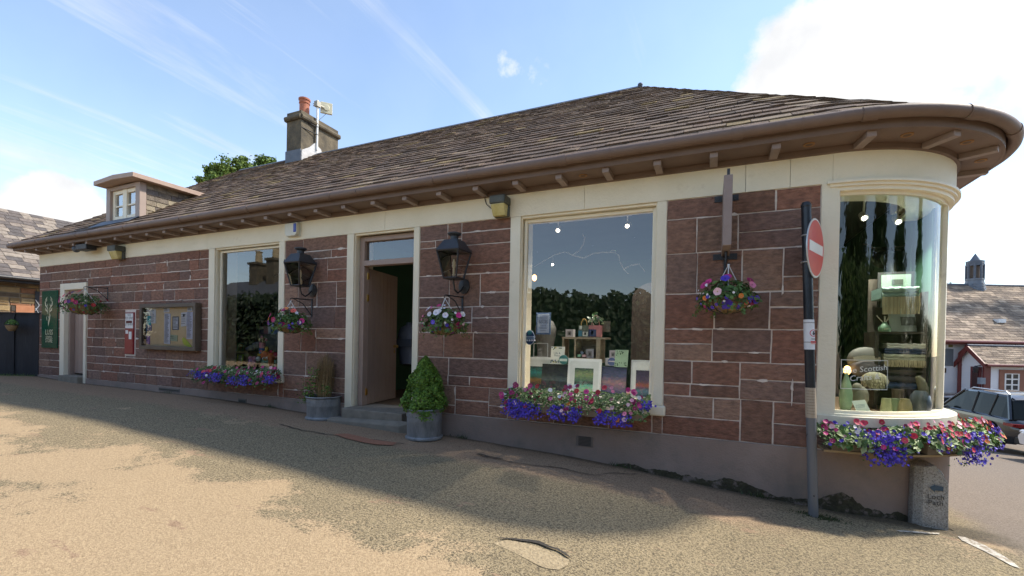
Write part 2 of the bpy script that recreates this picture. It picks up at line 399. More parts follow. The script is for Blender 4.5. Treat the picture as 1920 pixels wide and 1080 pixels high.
def gpt(px, py):
    z = .1
    for _ in range(6):
        p = atz(px, py, z); z = gz(p.x, p.y)
    return p
flat_patch('repaired_patch', [gpt(*q) for q in ((921,1020),(948,1013),(1000,1025),(1064,1054),(1062,1064),(1046,1072),(1022,1066),(960,1038))], mat('patch_grit', (.27,.205,.12), (.44,.345,.21), 40, .95, .6, 60, c3=(.09,.075,.055), s3=60, t3=(.58,.66)), .004)
flat_patch('red_patch', [gpt(*q) for q in ((624,815),(652,815),(700,826),(744,831),(735,837),(700,834),(660,827))], mat('red_chips', (.27,.11,.06), (.36,.17,.10), 30, .95, .5, 60), .012)
tarm = mat('tar_crack', (.03,.026,.02), (.06,.05,.04), 20, .95, .5, 60)
def crack(pxs, w):
    P = [gpt(*q) for q in pxs]; L_ = []; mb = MB()
    for a, b in zip(P, P[1:]):
        k = max(2, int((b-a).length/.05)); L_ += [a.lerp(b, t/k) for t in range(k)]
    L_.append(P[-1]); vs = []
    for i, p in enumerate(L_):
        nz = noise.noise(p*7)*.035; ww = w*(.5+1.1*abs(noise.noise(p*11+Vector((9,0,0)))))*(0.1 if i in (0, len(L_)-1) else 1)
        for s_ in (1, -1):
            x, y = p.x, p.y+nz+s_*ww; vs.append((x, y, gz(x, y)+.022*noise.noise(Vector((x*.8, y*.9, 0)))*min(1, abs(y)/.8)+.010))
    mb.mesh(vs, [(2*i, 2*i+2, 2*i+3, 2*i+1) for i in range(len(L_)-1)]); struct(mb.build('tar_crack', tarm))
crack(((520,796),(560,806),(610,815),(650,816),(700,826),(760,833)), .011)
crack(((892,853),(930,862),(985,872),(1060,880),(1110,892),(1150,888),(1200,890)), .009)
crack(((930,1006),(970,1012),(1010,1022),(1045,1038),(1072,1056)), .016)
crack(((893,851),(915,856),(945,862)), .02)
wm = mat('worn_white_line', (.50,.45,.37), (.62,.57,.48), 20, .85, .3, 60, c3=(.28,.22,.15), s3=25, t3=(.46,.58))
flat_patch('road_marking', [gpt(*q) for q in ((1681,995),(1720,997),(1762,1000),(1762,1003),(1720,1000),(1690,998))], wm, .005, jit=.012)
flat_patch('road_marking', [gpt(*q) for q in ((1797,1006),(1810,1008),(1850,1024),(1902,1055),(1915,1066),(1898,1060),(1845,1033),(1806,1014))], wm, .005, jit=.02)

# ================================================================ SHOP BUILDING
SHOP = thing('shop_building', 'long low red sandstone shop with cream window surrounds and a rounded right end', 'shop', (-6.6, 0, .4))
ZF0, ZF1, ZP = 3.045, 3.33, .566
CX0, CY0, CR = 1.0, 1.245, 1.245
def cp(a, r, z): return Vector((CX0+r*math.sin(a), CY0-r*math.cos(a), z))
def arcband(mb, r1, r0, z0, z1, a0, a1, n=24, col=None):
    for i in range(n):
        a, b = lerp(a0, a1, i/n), lerp(a0, a1, (i+1)/n)
        mb.hexa([cp(a,r1,z0), cp(b,r1,z0), cp(b,r0,z0), cp(a,r0,z0), cp(a,r1,z1), cp(b,r1,z1), cp(b,r0,z1), cp(a,r0,z1)], col)
def arcgrid(mb, r, z0, z1, a0, a1, n=40, nz=1):
    vs = [cp(lerp(a0,a1,i/n), r, lerp(z0,z1,j/nz)) for i in range(n+1) for j in range(nz+1)]; k = nz+1
    mb.mesh(vs, [(i*k+j, (i+1)*k+j, (i+1)*k+j+1, i*k+j+1) for i in range(n) for j in range(nz)])
# x bands: (outer left, opening left, opening right, outer right)
XL, XR = -14.2, .917
D1 = [at(115.6,560).x, at(123.5,560).x, at(160,560).x, at(164.2,560).x]
W1 = [-8.06, -7.90, -6.305, -6.18]
D2 = [-4.89, -4.76, -3.705, -3.61]
W2 = [-2.27, -2.135, -.555, -.454]
z_w1s = at(519, 704).z; z_w2s = at(1222.5, 759).z
z_d1t = at(140, 531).z; z_d1o = at(140, 543).z
SILL = .11
core = MB()
for a, b, z1 in ((XL, D1[0], ZF0), (D1[0], D1[3], 0), (D1[3], W1[0], ZF0), (W1[0], W1[3], 1), (W1[3], D2[0], ZF0), (D2[3], W2[0], ZF0), (W2[0], W2[3], 2), (W2[3], XR, ZF0)):
    if z1 == 0: core.box(a, b, .004, .4, z_d1t, ZF0); continue
    if z1 == 1: z1 = z_w1s-SILL
    if z1 == 2: z1 = z_w2s-SILL
    core.box(a, b, .004, .4, -.6, z1)
arcband(core, CR-.004, CR-.4, -.6, .75, R(.05), R(89.7)); core.box(XR+.001, CX0, .004, .395, -.6, .749)
core.box(2.06, 2.18, CY0+.25, 7.6, -1.2, ZF1-.006); core.box(XL, 2.245, 7.2, 7.6, -1.2, ZF1-.002); core.box(XL+.002, XL+.4, .4, 7.2, -.2, ZF1-.004)
arcband(core, CR-.06, CR-.13, .751, ZF1-.003, R(76), R(104), 6)
core.build('wall', M['mortar'], SHOP)
# squared rubble: individual stones, a hair proud of the pointing
STC = [(.16,.088,.062), (.17,.098,.070), (.145,.082,.062), (.165,.086,.060), (.155,.098,.076), (.185,.115,.083), (.14,.086,.070), (.17,.082,.056)]
SMEAR = MB()
def stones(mb, x0, x1, z0, z1, holes=(), style=0, curve=False, smear=None):
    rects = []; z = z0
    while z < z1-.03:
        h = random.choice((.155,.17,.19,.20)) if style == 0 else random.choice((.33,.37,.42,.36))
        if z1-z-h < .12: h = z1-z
        x = x0
        while x < x1-.01:
            if style == 0:
                w = random.uniform(.24, .66)
                if x1-x-w < .16: w = x1-x
                rects.append((x, x+w, z, z+h))
            else:
                if h > .28 and random.random() < .62:
                    w = random.uniform(.45, .85)
                    if x1-x-w < .25: w = x1-x
                    hh = h*random.choice((random.uniform(.30,.42), random.uniform(.45,.6))); xa = x
                    for (za, zb) in ((z, z+hh), (z+hh, z+h)):
                        if w > .62 and random.random() < .5:
                            c = x+w*random.uniform(.3,.7); rects += [(x, c, za, zb), (c, x+w, za, zb)]
                        else: rects.append((x, x+w, za, zb))
                else:
                    w = random.uniform(.28,.50)
                    if x1-x-w < .2: w = x1-x
                    if h <= .28 : w = min(w*1.3, x1-x)
                    rects.append((x, x+w, z, z+h))
            x += w
        z += h
    out = []
    for r in rects:
        parts = [r]
        for (hx0, hx1, hz0, hz1) in holes:
            nx = []
            for (a, b, c, d) in parts:
                if b <= hx0 or a >= hx1 or d <= hz0 or c >= hz1: nx.append((a,b,c,d)); continue
                if a < hx0: nx.append((a, hx0, c, d))
                if b > hx1: nx.append((hx1, b, c, d))
                a2, b2 = max(a,hx0), min(b,hx1)
                if c < hz0: nx.append((a2, b2, c, hz0))
                if d > hz1: nx.append((a2, b2, hz1, d))
            parts = nx
        out += [p for p in parts if p[1]-p[0] > .03 and p[3]-p[2] > .03]
    for (a, b, c, d) in out:
        for _ in range(3):
            if curve or random.random() > .22: continue
            on_top = random.random() < .75; sx_, sz_ = (random.uniform(a,b), d) if on_top else (a, random.uniform(c,d))
            if not (x0+.06 < sx_ < x1-.06 and z0+.06 < sz_ < z1-.06) or any(h0-.05 < sx_ < h1+.05 and h2-.05 < sz_ < h3+.05 for h0,h1,h2,h3 in holes): continue
            ra, rb = random.uniform(.03,.09), random.uniform(.009,.02)
            if not on_top: ra, rb = rb, ra
            SMEAR.poly([(sx_+ra*random.uniform(.4,1.1)*math.cos(t*.785), -.0095-random.random()*.001, sz_+rb*random.uniform(.4,1.2)*math.sin(t*.785)) for t in range(8)])
        k = random.choice(STC); f = random.uniform(1.30, 1.9); k = tuple(q*f for q in k)
        g = .0062; j = lambda: random.uniform(-.0035, .0035)
        y = -.003-random.random()*.005
        q = [(a+g+j(), c+g+j()), (b-g+j(), c+g+j()), (b-g+j(), d-g+j()), (a+g+j(), d-g+j())]
        # ragged arris: extra points on long edges
        e = []
        for i in range(4):
            p, r_ = Vector(q[i]), Vector(q[(i+1)%4]); n = max(1, int((r_-p).length/.09))
            nrm = Vector((-(r_-p).y, (r_-p).x)).normalized()
            for t in range(n): e.append(p.lerp(r_, t/n)+nrm*random.uniform(-.0025, .003)*(t > 0))
        if curve:
            f3 = lambda p, yy: cp((p.x-CX0)/CR, CR-yy, p.y)
        else: f3 = lambda p, yy: Vector((p.x, yy, p.y))
        cc = Vector(((a+b)/2, (c+d)/2)); inner = [p+(cc-p)*min(.3, .012/max(.02,(cc-p).length)) for p in e]
        n = len(e); vs = [f3(p, .006) for p in e]+[f3(p, y+.004) for p in e]+[f3(p, y) for p in inner]
        fs = [tuple(range(2*n, 3*n))]
        for i in range(n):
            fs.append((i, (i+1)%n, n+(i+1)%n, n+i)); fs.append((n+i, n+(i+1)%n, 2*n+(i+1)%n, 2*n+i))
        mb.mesh(vs, fs, k)
st = MB()
PB = (at(237,586), at(252.5,664.5))
pbh = (PB[0].x-.03, PB[1].x+.03, PB[1].z-.03, PB[0].z+.03)
st = MB(); stones(st, XL, W1[0], ZP, ZF0, holes=[(D1[0], D1[3], 0, z_d1t), pbh], style=0); st.build('sandstone_facing', M['stone'], SHOP)
st = MB(); stones(st, W1[0], W1[3], ZP, z_w1s-SILL, style=1); st.build('sandstone_facing', M['stone'], SHOP)
st = MB(); stones(st, W1[3], D2[0], ZP, ZF0, style=1); st.build('sandstone_facing', M['stone'], SHOP)
st = MB(); stones(st, D2[3], W2[0], ZP, ZF0, style=1); st.build('sandstone_facing', M['stone'], SHOP)
st = MB(); stones(st, W2[0], W2[3], ZP, z_w2s-SILL, style=1); st.build('sandstone_facing', M['stone'], SHOP)
st = MB(); stones(st, W2[3], XR, ZP, ZF0, style=1); st.build('sandstone_facing', M['stone'], SHOP)
st = MB(); stones(st, XR, CX0, ZP, .70, style=1); st.build('sandstone_facing', M['stone'], SHOP)
st = MB(); stones(st, CX0, CX0+CR*1.5, ZP, .70, style=1, curve=True); st.build('sandstone_facing', M['stone'], SHOP)
SMEAR.build('pointing_smear', M['mortar'], SHOP)
# plinth
pl = MB()
for a, b in ((XL-.02, D1[0]), (D1[3], D2[0]), (D2[3], CX0)): pl.box(a, b, -.02, .003, -.6, ZP-random.uniform(0,.004))
arcband(pl, CR+.02, CR-.003, -.8, ZP-.002, R(.05), R(89.9), 30); pl.box(2.2, 2.262, CY0+.012, 7.6, -1.5, ZP-.004); pl.box(XL-.02, XL+.001, 0, 7.6, -.3, ZP-.2)
pl.build('plinth', M['plinth'], SHOP)
# mossy, flaking foot of the plinth near the corner
ms = MB()
def foot3(x, z, y): return cp((x-CX0)/CR, CR-y, z) if x > CX0 else Vector((x, y, z))
vs = []; xs_ = [lerp(-.95, 1.85, i/140) for i in range(141)]
for x in xs_:
    g = gz(x, 0) if x < 1 else gz(cp((x-1)/CR, CR, 0).x, cp((x-1)/CR, CR, 0).y)
    h = .045+.06*max(0, noise.noise(Vector((x*2.3, 1, 0)))+.25)+.035*noise.noise(Vector((x*9, 2, 0)))+.02*noise.noise(Vector((x*31, 3, 0)))
    h += .10*max(0, 1-abs(x-1.13)/.24)+.04*max(0, 1-abs(x-.3)/.3); h *= min(1, (x+.97)/.2, max(0, (1.86-x)/.3))
    vs += [foot3(x, g-.15, -.0245), foot3(x, g+max(.004, h), -.0228)]
ms.mesh(vs, [(2*i, 2*i+2, 2*i+3, 2*i+1) for i in range(140)])
ms.build('moss_patch', mat('moss', (.035,.030,.018), (.075,.066,.035), 25, .95, 1, 40, c3=(.20,.155,.13), s3=9, t3=(.52,.62)), SHOP)
# worn sooty patch + air vents in the plinth
vt = MB(); p0, p1 = at(1080,817,-.03), at(1111,839,-.03)
vt.box(p0.x, p1.x, -.03, -.018, p1.z, p0.z, (.19,.155,.135))
for i in range(7):
    z = lerp(p1.z, p0.z, (i+.6)/7.4); vt.box(p0.x+.03, p1.x-.02, -.034, -.0295, z, z+.012, (.07,.06,.055))
vt.build('air_vent', M['paint'], SHOP)
for (xa, ya, xb, yb) in ((297,726,336,736), (446,747,461,757)):
    v2 = MB(); p0, p1 = at(xa,ya,-.03), at(xb,yb,-.03); v2.box(p0.x, p1.x, -.028, -.018, min(p0.z,p1.z), max(p0.z,p1.z), (.16,.14,.125)); v2.box(p0.x+.02, p1.x-.02, -.031, -.0275, min(p0.z,p1.z)+.015, max(p0.z,p1.z)-.02, (.05,.045,.04)); v2.build('air_vent', M['paint'], SHOP)
# cream frieze
zbt_ = at(1576, 357.8).z
fr = MB()
joints = [XL, -8.1, -4.2, -1.35, .28, .66, CX0]
for a, b in zip(joints, joints[1:]): fr.box(a+.002, b-.002, -.014, .4, ZF0, ZF1)
fr.box(XL-.012, XL+.001, .0, 7.6, ZF0, ZF1)
arcband(fr, CR+.014, CR-.4, zbt_+.085, ZF1, 0, R(100), 40)
fr.build('frieze', M['cream'], SHOP)
# window and door surrounds
def surround(D, zb, name='surround', zt=ZF0, foot=None):
    s = MB(); a, b, c, d = D
    for x0, x1, sgn in ((a, b, 1), (c, d, -1)):
        s.box(x0, x1, -.014, .4, zb, zt-.0015)
        # chamfered arris: a small inner bead
        xi = x1 if sgn > 0 else x0
        s.box(xi-.0 if sgn > 0 else xi-.012, xi+.012 if sgn > 0 else xi, .012, .05, zb, zt-.002)
    s.box(b, c, .012, .06, zt-.028, zt-.0015)
    return s
def window_frame(x0, x1, z0, z1, y, w=.045):
    f = MB()
    f.box(x0, x0+w, y, y+.07, z0, z1); f.box(x1-w, x1, y, y+.07, z0, z1); f.box(x0+w, x1-w, y, y+.07, z1-w, z1); f.box(x0+w, x1-w, y, y+.07, z0, z0+w)
    return f
for D, zs in ((W1, z_w1s), (W2, z_w2s)):
    s = surround(D, zs); s.build('surround', M['cream'], SHOP, bevel=.006)
    sl = MB(); sl.box(D[0]-.0, D[3]+.03, -.05, .35, zs-SILL, zs); sl.build('sill', M['creamtrim'], SHOP, bevel=.018)
    win = window_frame(D[1]+.0125, D[2]-.0125, zs+.001, ZF0-.03, .075, .04).build('window', M['creamtrim'], SHOP, bevel=.006)
    g = MB(); g.poly([(D[1]+.05, .10, zs+.03), (D[2]-.05, .10, zs+.03), (D[2]-.05, .10, ZF0-.06), (D[1]+.05, .10, ZF0-.06)]); g.build('pane', M['glass'], win)
# left door
s = MB()
s.box(D1[0], D1[1], -.03, .3, .25, z_d1t); s.box(D1[2], D1[3], -.03, .3, .25, z_d1t); s.box(D1[1], D1[2], -.03, .3, z_d1o, z_d1t)
s.build('surround', M['creamtrim'], SHOP, bevel=.008)
s = MB(); s.box(D1[1], D1[2], -.12, .32, .25, at(140,706,-.1).z); s.build('doorstep', M['stepstone'], SHOP, bevel=.01)
zst = at(140,706,-.1).z
f = MB(); f.box(D1[1]+.001, D1[1]+.07, .05, .16, zst, z_d1o-.002); f.box(D1[2]-.04, D1[2]-.001, .05, .16, zst, z_d1o-.002); f.box(D1[1]+.07, D1[2]-.04, .05, .16, z_d1o-.09, z_d1o-.002); f.box(D1[1]+.001, D1[2]-.001, .28, .3, zst, z_d1o)
dr = f.build('door', M['doorpaint'], SHOP)
lf = MB(); xa, xb = D1[1]+.075, D1[2]-.045; nb = 5
for i in range(nb):
    u0, u1 = lerp(xa, xb, i/nb)+.003, lerp(xa, xb, (i+1)/nb)-.003; lf.box(u0, u1, .13, .16, zst+.04, z_d1o-.1)
lf.build('door_leaf', M['doorpaint'], dr)
# main door: surround, brown frame with fanlight, boarded leaf standing open
zfl = at(720, 765, .1).z
s = surround(D2, .30); s.build('surround', M['cream'], SHOP, bevel=.006)
z_tr1, z_tr0 = at(720, 488.5, .13).z, at(720, 494.5, .13).z
f = MB(); x0, x1 = D2[1]+.013, D2[2]-.013; fw = .085
f.box(x0, x0+fw, .10, .20, zfl, ZF0-.03); f.box(x1-fw*.6, x1, .10, .20, zfl, ZF0-.03); f.box(x0+fw, x1-fw*.6, .10, .20, ZF0-.10, ZF0-.03); f.box(x0+fw, x1-fw*.6, .09, .205, z_tr0-.02, z_tr1+.01)
df = f.build('door_frame', M['doorpaint'], SHOP, bevel=.006)
g = MB(); g.poly([(x0+fw, .15, z_tr1), (x1-fw*.6, .15, z_tr1), (x1-fw*.6, .15, ZF0-.10), (x0+fw, .15, ZF0-.10)]); g.build('fanlight', M['glass'], df)
hx, hy, dw = x0+fw+.005, .19, .86
best = min((abs(((CAM+Vector((0,0,0))) and 0) + (lambda p: (p-CAM).dot(RIGHT)/(p-CAM).dot(FWD)*FPX+PCX)(Vector((hx+dw*math.cos(t), hy+dw*math.sin(t), 1.5)))-740), t) for t in [i*math.pi/360 for i in range(0, 200)])
ta = best[1]; du = Vector((math.cos(ta), math.sin(ta), 0)); dn = Vector((-du.y, du.x, 0))
lf = MB(); ztop = z_tr0-.03; nb = 8
for i in range(nb):
    w = dw/nb; c = Vector((hx, hy, (zfl+ztop)/2))+du*(w*(i+.5))+dn*.022
    lf.obox(c, du, dn, (0,0,1), w/2-(.0015 if i in (0,7) else .003), .020, (ztop-zfl)/2-.012)
lf.obox(Vector((hx, hy, (zfl+ztop)/2))+du*(dw/2)+dn*.026, du, dn, (0,0,1), dw/2, .018, (ztop-zfl)/2-.014)
leaf = lf.build('door', M['doorpaint'], SHOP)
k = MB(); kz = at(737,650,.5).z; kc = Vector((hx, hy, kz))+du*(dw-.07); k.lathe([(.0,-.07),(.018,-.068),(.028,-.05),(.022,-.032),(.01,-.025),(.01,-.006),(.026,-.004),(.026,.002)], kc, 14, axis=dn)
k.build('door_knob', M['brass'], leaf, smooth=True); k = MB(); k.obox(kc+Vector((0,0,-.09))-dn*.002, du, dn, (0,0,1), .012, .006, .022); k.build('keyhole_plate', M['brass'], leaf)
for hz in (z_tr0-.16, z_tr0-.48, zfl+.20):
    h = MB(); h.box(hx-.022, hx+.014, hy-.016, hy+.004, hz-.045, hz+.045); h.tube([(hx-.004,hy-.018,hz-.055),(hx-.004,hy-.018,hz+.055)], .008, 8); h.build('hinge', M['brass'], SHOP)
s = MB(); s.box(D2[1]+.0, D2[2], -.20, .40, .1, zfl); s.build('threshold', M['stepstone'], SHOP, bevel=.012)
zs2 = gz(-4.3, -.4)+.06
s = MB(); s.prism([gpt(607,788)+Vector((0,.0,0)), gpt(752,811), (-3.62,-.205,0), (-4.87,-.205,0)], (0,0,1)); 
a_, b_ = gpt(612,790), gpt(748,812); s = MB()
s.hexa([(a_.x,a_.y,0),(b_.x,b_.y,0),(-3.5,-.203,0),(-4.95,-.203,0),(a_.x,a_.y,gz(a_.x,a_.y)+.03),(b_.x,b_.y,gz(b_.x,b_.y)+.085),(-3.5,-.203,zs2+.075),(-4.95,-.203,zs2+.02)])
s.build('doorstep', M['stepstone'], SHOP, bevel=.012)
# curved shop window on the corner
zbt, zbs = at(1576, 357.8).z, at(1566, 776).z
A0, A1 = R(2.8), R(65)
s = MB(); s.box(XR, CX0+.03, -.014, .35, .70, ZF0-.0015); arcband(s, CR+.014, CR-.35, .70, zbt_+.0, R(1.2), A0-R(.2), 2); arcband(s, CR-.045, CR-.12, .70, zbt_+.0, R(73), R(100), 10); s.build('surround', M['cream'], SHOP)
s = MB(); arcband(s, CR+.065, CR-.35, zbs-.10, zbs-.012, 0, R(100), 40); s.box(XR, CX0, -.065, .35, zbs-.10, zbs-.012); arcband(s, CR+.02, CR-.2, zbs-.012, zbs+.004, R(1), R(76), 36); s.build('sill', M['creamtrim'], SHOP)
s = MB(); arcband(s, CR+.02, CR-.3, .70, zbs-.101, 0, R(100), 40); s.box(XR, CX0, -.02, .35, .70, zbs-.101); s.build('sill_course', M['cream'], SHOP)
s = MB(); arcband(s, CR+.05, CR-.02, zbt_+.062, zbt_+.0845, R(-2), R(100), 44); arcband(s, CR+.028, CR-.3, zbt_+.035, zbt_+.0615, R(-1), R(100), 44); arcband(s, CR+.004, CR-.36, zbt_+.001, zbt_+.0345, R(0), R(100), 44); s.build('hood_moulding', M['creamtrim'], SHOP)
f = MB(); arcband(f, CR-.045, CR-.10, zbt-.03, zbt+.0005, A0-R(2), A1+R(9), 40); arcband(f, CR-.045, CR-.10, zbs+.004, zbs+.03, A0-R(2), A1+R(9), 40); arcband(f, CR-.035, CR-.11, zbs+.0305, zbt-.031, A1, A1+R(8), 5); arcband(f, CR-.035, CR-.11, zbs+.0305, zbt-.031, A0-R(1.5), A0+R(.6), 2)
fb = f.build('window', M['creamtrim'], SHOP)
g = MB(); arcgrid(g, CR-.07, zbs+.03, zbt-.03, A0, A1, 48); g.build('pane', M['bayglass'], fb, smooth=True)
# ---------------------------------------------------------------- eaves
def eave_nodes():
    n = [(Vector((XL, 4.0, 0)), Vector((-1,0,0))), (Vector((XL, 0, 0)), Vector((-1,-1,0)))]
    x = XL
    for i in range(1, 16): n.append((Vector((lerp(XL, CX0, i/16), 0, 0)), Vector((0,-1,0))))
    for i in range(0, 37):
        a = R(90*i/36); n.append((cp(a, CR, 0), Vector((math.sin(a), -math.cos(a), 0))))
    n.append((Vector((2.245, 7.6, 0)), Vector((1,0,0))))
    return n
EN = eave_nodes()
def sweep(mb, prof):
    k = len(prof); vs = [p+nn*o+Vector((0,0,z)) for p, nn in EN for o, z in prof]
    fs = [(i*k+j, i*k+(j+1)%k, (i+1)*k+(j+1)%k, (i+1)*k+j) for i in range(len(EN)-1) for j in range(k)]
    mb.mesh(vs, fs)
s = MB(); sweep(s, [(.31,3.370),(.333,3.370),(.333,3.49),(.31,3.49)]); s.build('fascia', M['brown'], SHOP)
s = MB(); sweep(s, [(.0,3.372),(.309,3.372),(.309,3.40),(.0,3.40)]); sweep(s, [(.0145,3.315),(.04,3.322),(.04,3.371),(.0145,3.371)]); s.build('soffit', M['brown'], SHOP)
s = MB(); pts = [p+nn*.392+Vector((0,0,3.478)) for p, nn in EN]
s.tube(pts, .052, 14)
for i in range(9):
    x = -13.3+i*1.68; s.tube([(x,-.392,3.476),(x+.09,-.392,3.476)], .058, 14); s.tube([(x+.55,-.392,3.476),(x+.562,-.392,3.476)], .0555, 14)
for a in (4, 32, 58):
    s.tube([cp(R(a), CR+.392, 3.476), cp(R(a+2), CR+.392, 3.476), cp(R(a+4), CR+.392, 3.476)], .058, 14)
s.build('gutter', M['brown'], SHOP, smooth=True)
def rafter(c, nn):
    t = Vector((-nn.y, nn.x, 0)); r_ = MB()
    r_.obox(c+nn*.17+Vector((0,0,3.347)), t, nn, (0,0,1), .036, .128, .0245); r_.build('rafter_tail', M['rafter'], SHOP, bevel=.003)
x = -.026-.52*27
while x < 1.0:
    rafter(Vector((x, 0, 0)), Vector((0,-1,0))); x += .5205
for a in (8, 34, 60, 86): rafter(cp(R(a), CR, 0), Vector((math.sin(R(a)), -math.cos(R(a)), 0)))
for y in (.5, 1.1, 1.7): rafter(Vector((XL, y, 0)), Vector((-1,0,0)))
for (x, y) in [(cp(R(a), CR+.18, 0).x, cp(R(a), CR+.18, 0).y) for a in (21, 47, 73)]+[(.78,-.17), (-1.33,-.17), (-3.2,-.17)]:
    v = MB(); v.lathe([(.030,3.366),(.045,3.364),(.047,3.371)], (x, y, 0), 16, (.30,.15,.05)); v.lathe([(.0,3.3655),(.029,3.3655),(.029,3.371)], (x,y,0), 14, (.12,.065,.03)); v.build('soffit_vent', M['paint'], SHOP)
# ---------------------------------------------------------------- roof
ZE = 3.50; EO = .375
AL, AR = Vector((-12.72, 3.8, 6.44)), Vector((-1.36, 3.8, 6.44))
SLC = [(.125,.090,.062), (.14,.102,.072), (.105,.077,.055), (.155,.118,.082), (.12,.092,.070), (.175,.135,.092), (.095,.070,.052), (.135,.095,.067)]
roof = MB()
EL, ER = Vector((XL-EO, -EO, ZE)), Vector((CX0, -EO, ZE))
def slate(mb, p0, p1, q0, q1, n, th, tilt, col):
    # p0,p1 lower edge; q0,q1 upper edge (on the roof surface)
    up = n*th; sk = (p1-p0)*random.uniform(-.03,.03)*0; d = (q0-p0).normalized()
    j0, j1 = d*random.uniform(-.007,.007), d*random.uniform(-.007,.007); e = n*random.uniform(-.004,.005)
    m_ = (p0+p1)*.5+d*random.uniform(-.014,.004)
    vs = [p0+j0+up, m_+up+e, p1+j1+up, q1+n*tilt, q0+n*tilt, p0+j0+n*.002, m_+n*.002, p1+j1+n*.002]
    mb.mesh(vs, [(0,1,2,3,4), (0,5,6,1), (1,6,7,2), (2,7,3), (0,4,5)], col)
NR = 28
def tt(r): return (r/NR)**.96
def sc(): 
    k = random.choice(SLC); f = random.uniform(.90,1.14); g = random.random()
    if g < .03: k = (.22,.18,.125)
    elif g < .08: k = (.20,.155,.07)
    return tuple(q*f for q in k)
nf = (ER-EL).cross(AL-EL).normalized()
for r in range(NR):
    t0, t1 = tt(r), min(1, tt(r+1.75)); 
    a0, b0, a1, b1 = EL.lerp(AL,t0), ER.lerp(AR,t0), EL.lerp(AL,t1), ER.lerp(AR,t1)
    # run by absolute x so that joints wander
    x = a0.x-random.uniform(0,.2); wmean = lerp(.31,.25,r/NR)
    dz = (AL.y-EL.y)
    def P(xx, t): return Vector((xx, lerp(EL.y, AL.y, t), lerp(ZE, AL.z, t)))
    while x < b0.x:
        w = wmean*random.uniform(.65,1.4); xa, xb = max(x, a0.x), min(x+w, b0.x); x += w
        if xb-xa < .03: continue
        ua, ub = max(xa, a1.x), min(xb, b1.x)
        if ub <= ua: ua = ub = min(max((xa+xb)/2, a1.x), b1.x)
        roof_gap = .004
        slate(roof, P(xa+roof_gap,t0), P(xb-roof_gap,t0), P(ua,t1), P(max(ub,ua+.001),t1), nf, random.uniform(.024,.036), .002, sc())
# fan over the rounded end, then the end wall hip
def ecurve(s):   # s = distance along eave from ER
    L0 = (CR+EO)*math.pi/2
    if s < L0: return cp(s/(CR+EO), CR+EO, ZE)
    return Vector((2.245+EO, CY0+(s-L0), ZE))
STOT = (CR+EO)*math.pi/2+4.2
for r in range(NR):
    t0, t1 = tt(r), min(1, tt(r+1.75)); s = -random.uniform(0,.2); k = max(.03, 1-t0)
    while s < STOT:
        w = .31*random.uniform(.7,1.35)/k
        if w > .9: w = .9
        sa, sb = max(0, s), min(STOT, s+w); s += w
        if sb-sa < .02: continue
        p0, p1, q0, q1 = [ecurve(sa).lerp(AR,t0), ecurve(sb).lerp(AR,t0), ecurve(sa).lerp(AR,t1), ecurve(sb).lerp(AR,t1)]
        n = (p1-p0).cross(q0-p0)
        if n.length < 1e-7: continue
        slate(roof, p0+(p1-p0)*.01, p1-(p1-p0)*.01, q0, q1, n.normalized(), random.uniform(.024,.036), .002, sc())
# under-boarding, back slope and left hip close the roof
base = (.10,.08,.07)
roof.poly([EL, ER, AR, AL], base)
for i in range(40): roof.poly([ecurve(STOT*i/40), ecurve(STOT*(i+1)/40), AR-Vector((0,0,.01))], base)
BL, BR = Vector((XL-EO, 7.6+EO, ZE)), Vector((2.245+EO, 7.6+EO, ZE))
roof.poly([BR, BL, AL, AR], base); roof.poly([BL, EL, AL], base); roof.poly([ecurve(STOT), BR, AR], base)
RO = roof.build('roof', M['slate'], SHOP)
rg = MB(); rg.tube([AL+Vector((-.1,0,.0)), AR+Vector((.06,0,.0))], .035, 10)
for sgn in (1,):
    rg.poly([AL+Vector((0,-.11,-.045)), AR+Vector((0,-.11,-.045)), AR+Vector((0,0,.03)), AL+Vector((0,0,.03))])
    for i in range(30):
        x = lerp(AL.x, AR.x, i/30); rg.box(x, x+.02, -.118+3.8, -.10+3.8, 6.38, 6.405)
rg.ball(AR+Vector((.02,0,.05)), .05, .05, .04)
rg.build('ridge_flashing', M['lead'], RO)
# chimney
cx0, cx1, cy0, cy1 = -10.28, -9.757, 3.303, 4.545
c = MB(); c.box(cx0, cx1, cy0, cy1, 5.6, 7.2); c.box(cx0-.0, cx1+.0, cy0-.0, cy1+.0, 7.28, 7.40)
zc = 7.235
c.tube([(cx0-.02,cy0-.02,zc),(cx1+.02,cy0-.02,zc)], .065, 10); c.tube([(cx1+.02,cy0-.02,zc),(cx1+.02,cy1+.02,zc)], .065, 10); c.tube([(cx0-.02,cy1+.02,zc),(cx1+.02,cy1+.02,zc)], .065, 10); c.tube([(cx0-.02,cy0-.02,zc),(cx0-.02,cy1+.02,zc)], .065, 10); c.box(cx0-.02, cx1+.02, cy0-.02, cy1+.02, 7.2, 7.28)
CH = c.build('chimney', M['chim'], SHOP)
p = MB(); px_ = -10.02; p.lathe([(.135,7.40),(.125,7.45),(.122,7.74),(.138,7.755),(.138,7.775),(.125,7.785),(.128,7.82),(.148,7.84),(.150,7.88),(.135,7.89),(.10,7.89),(.10,7.79)], (px_, 3.62, 0), 20); p.build('chimney_pot', M['terra'], CH, smooth=True)
fl = MB(); sl = (AL.z-ZE)/(AL.y+EO)
def rz(y): return ZE+sl*(y+EO)
fl.box(cx0-.02, cx1+.012, cy0-.02, cy0-.003, rz(cy0)-.05, rz(cy0)+.31); fl.build('flashing', M['lead'], CH)
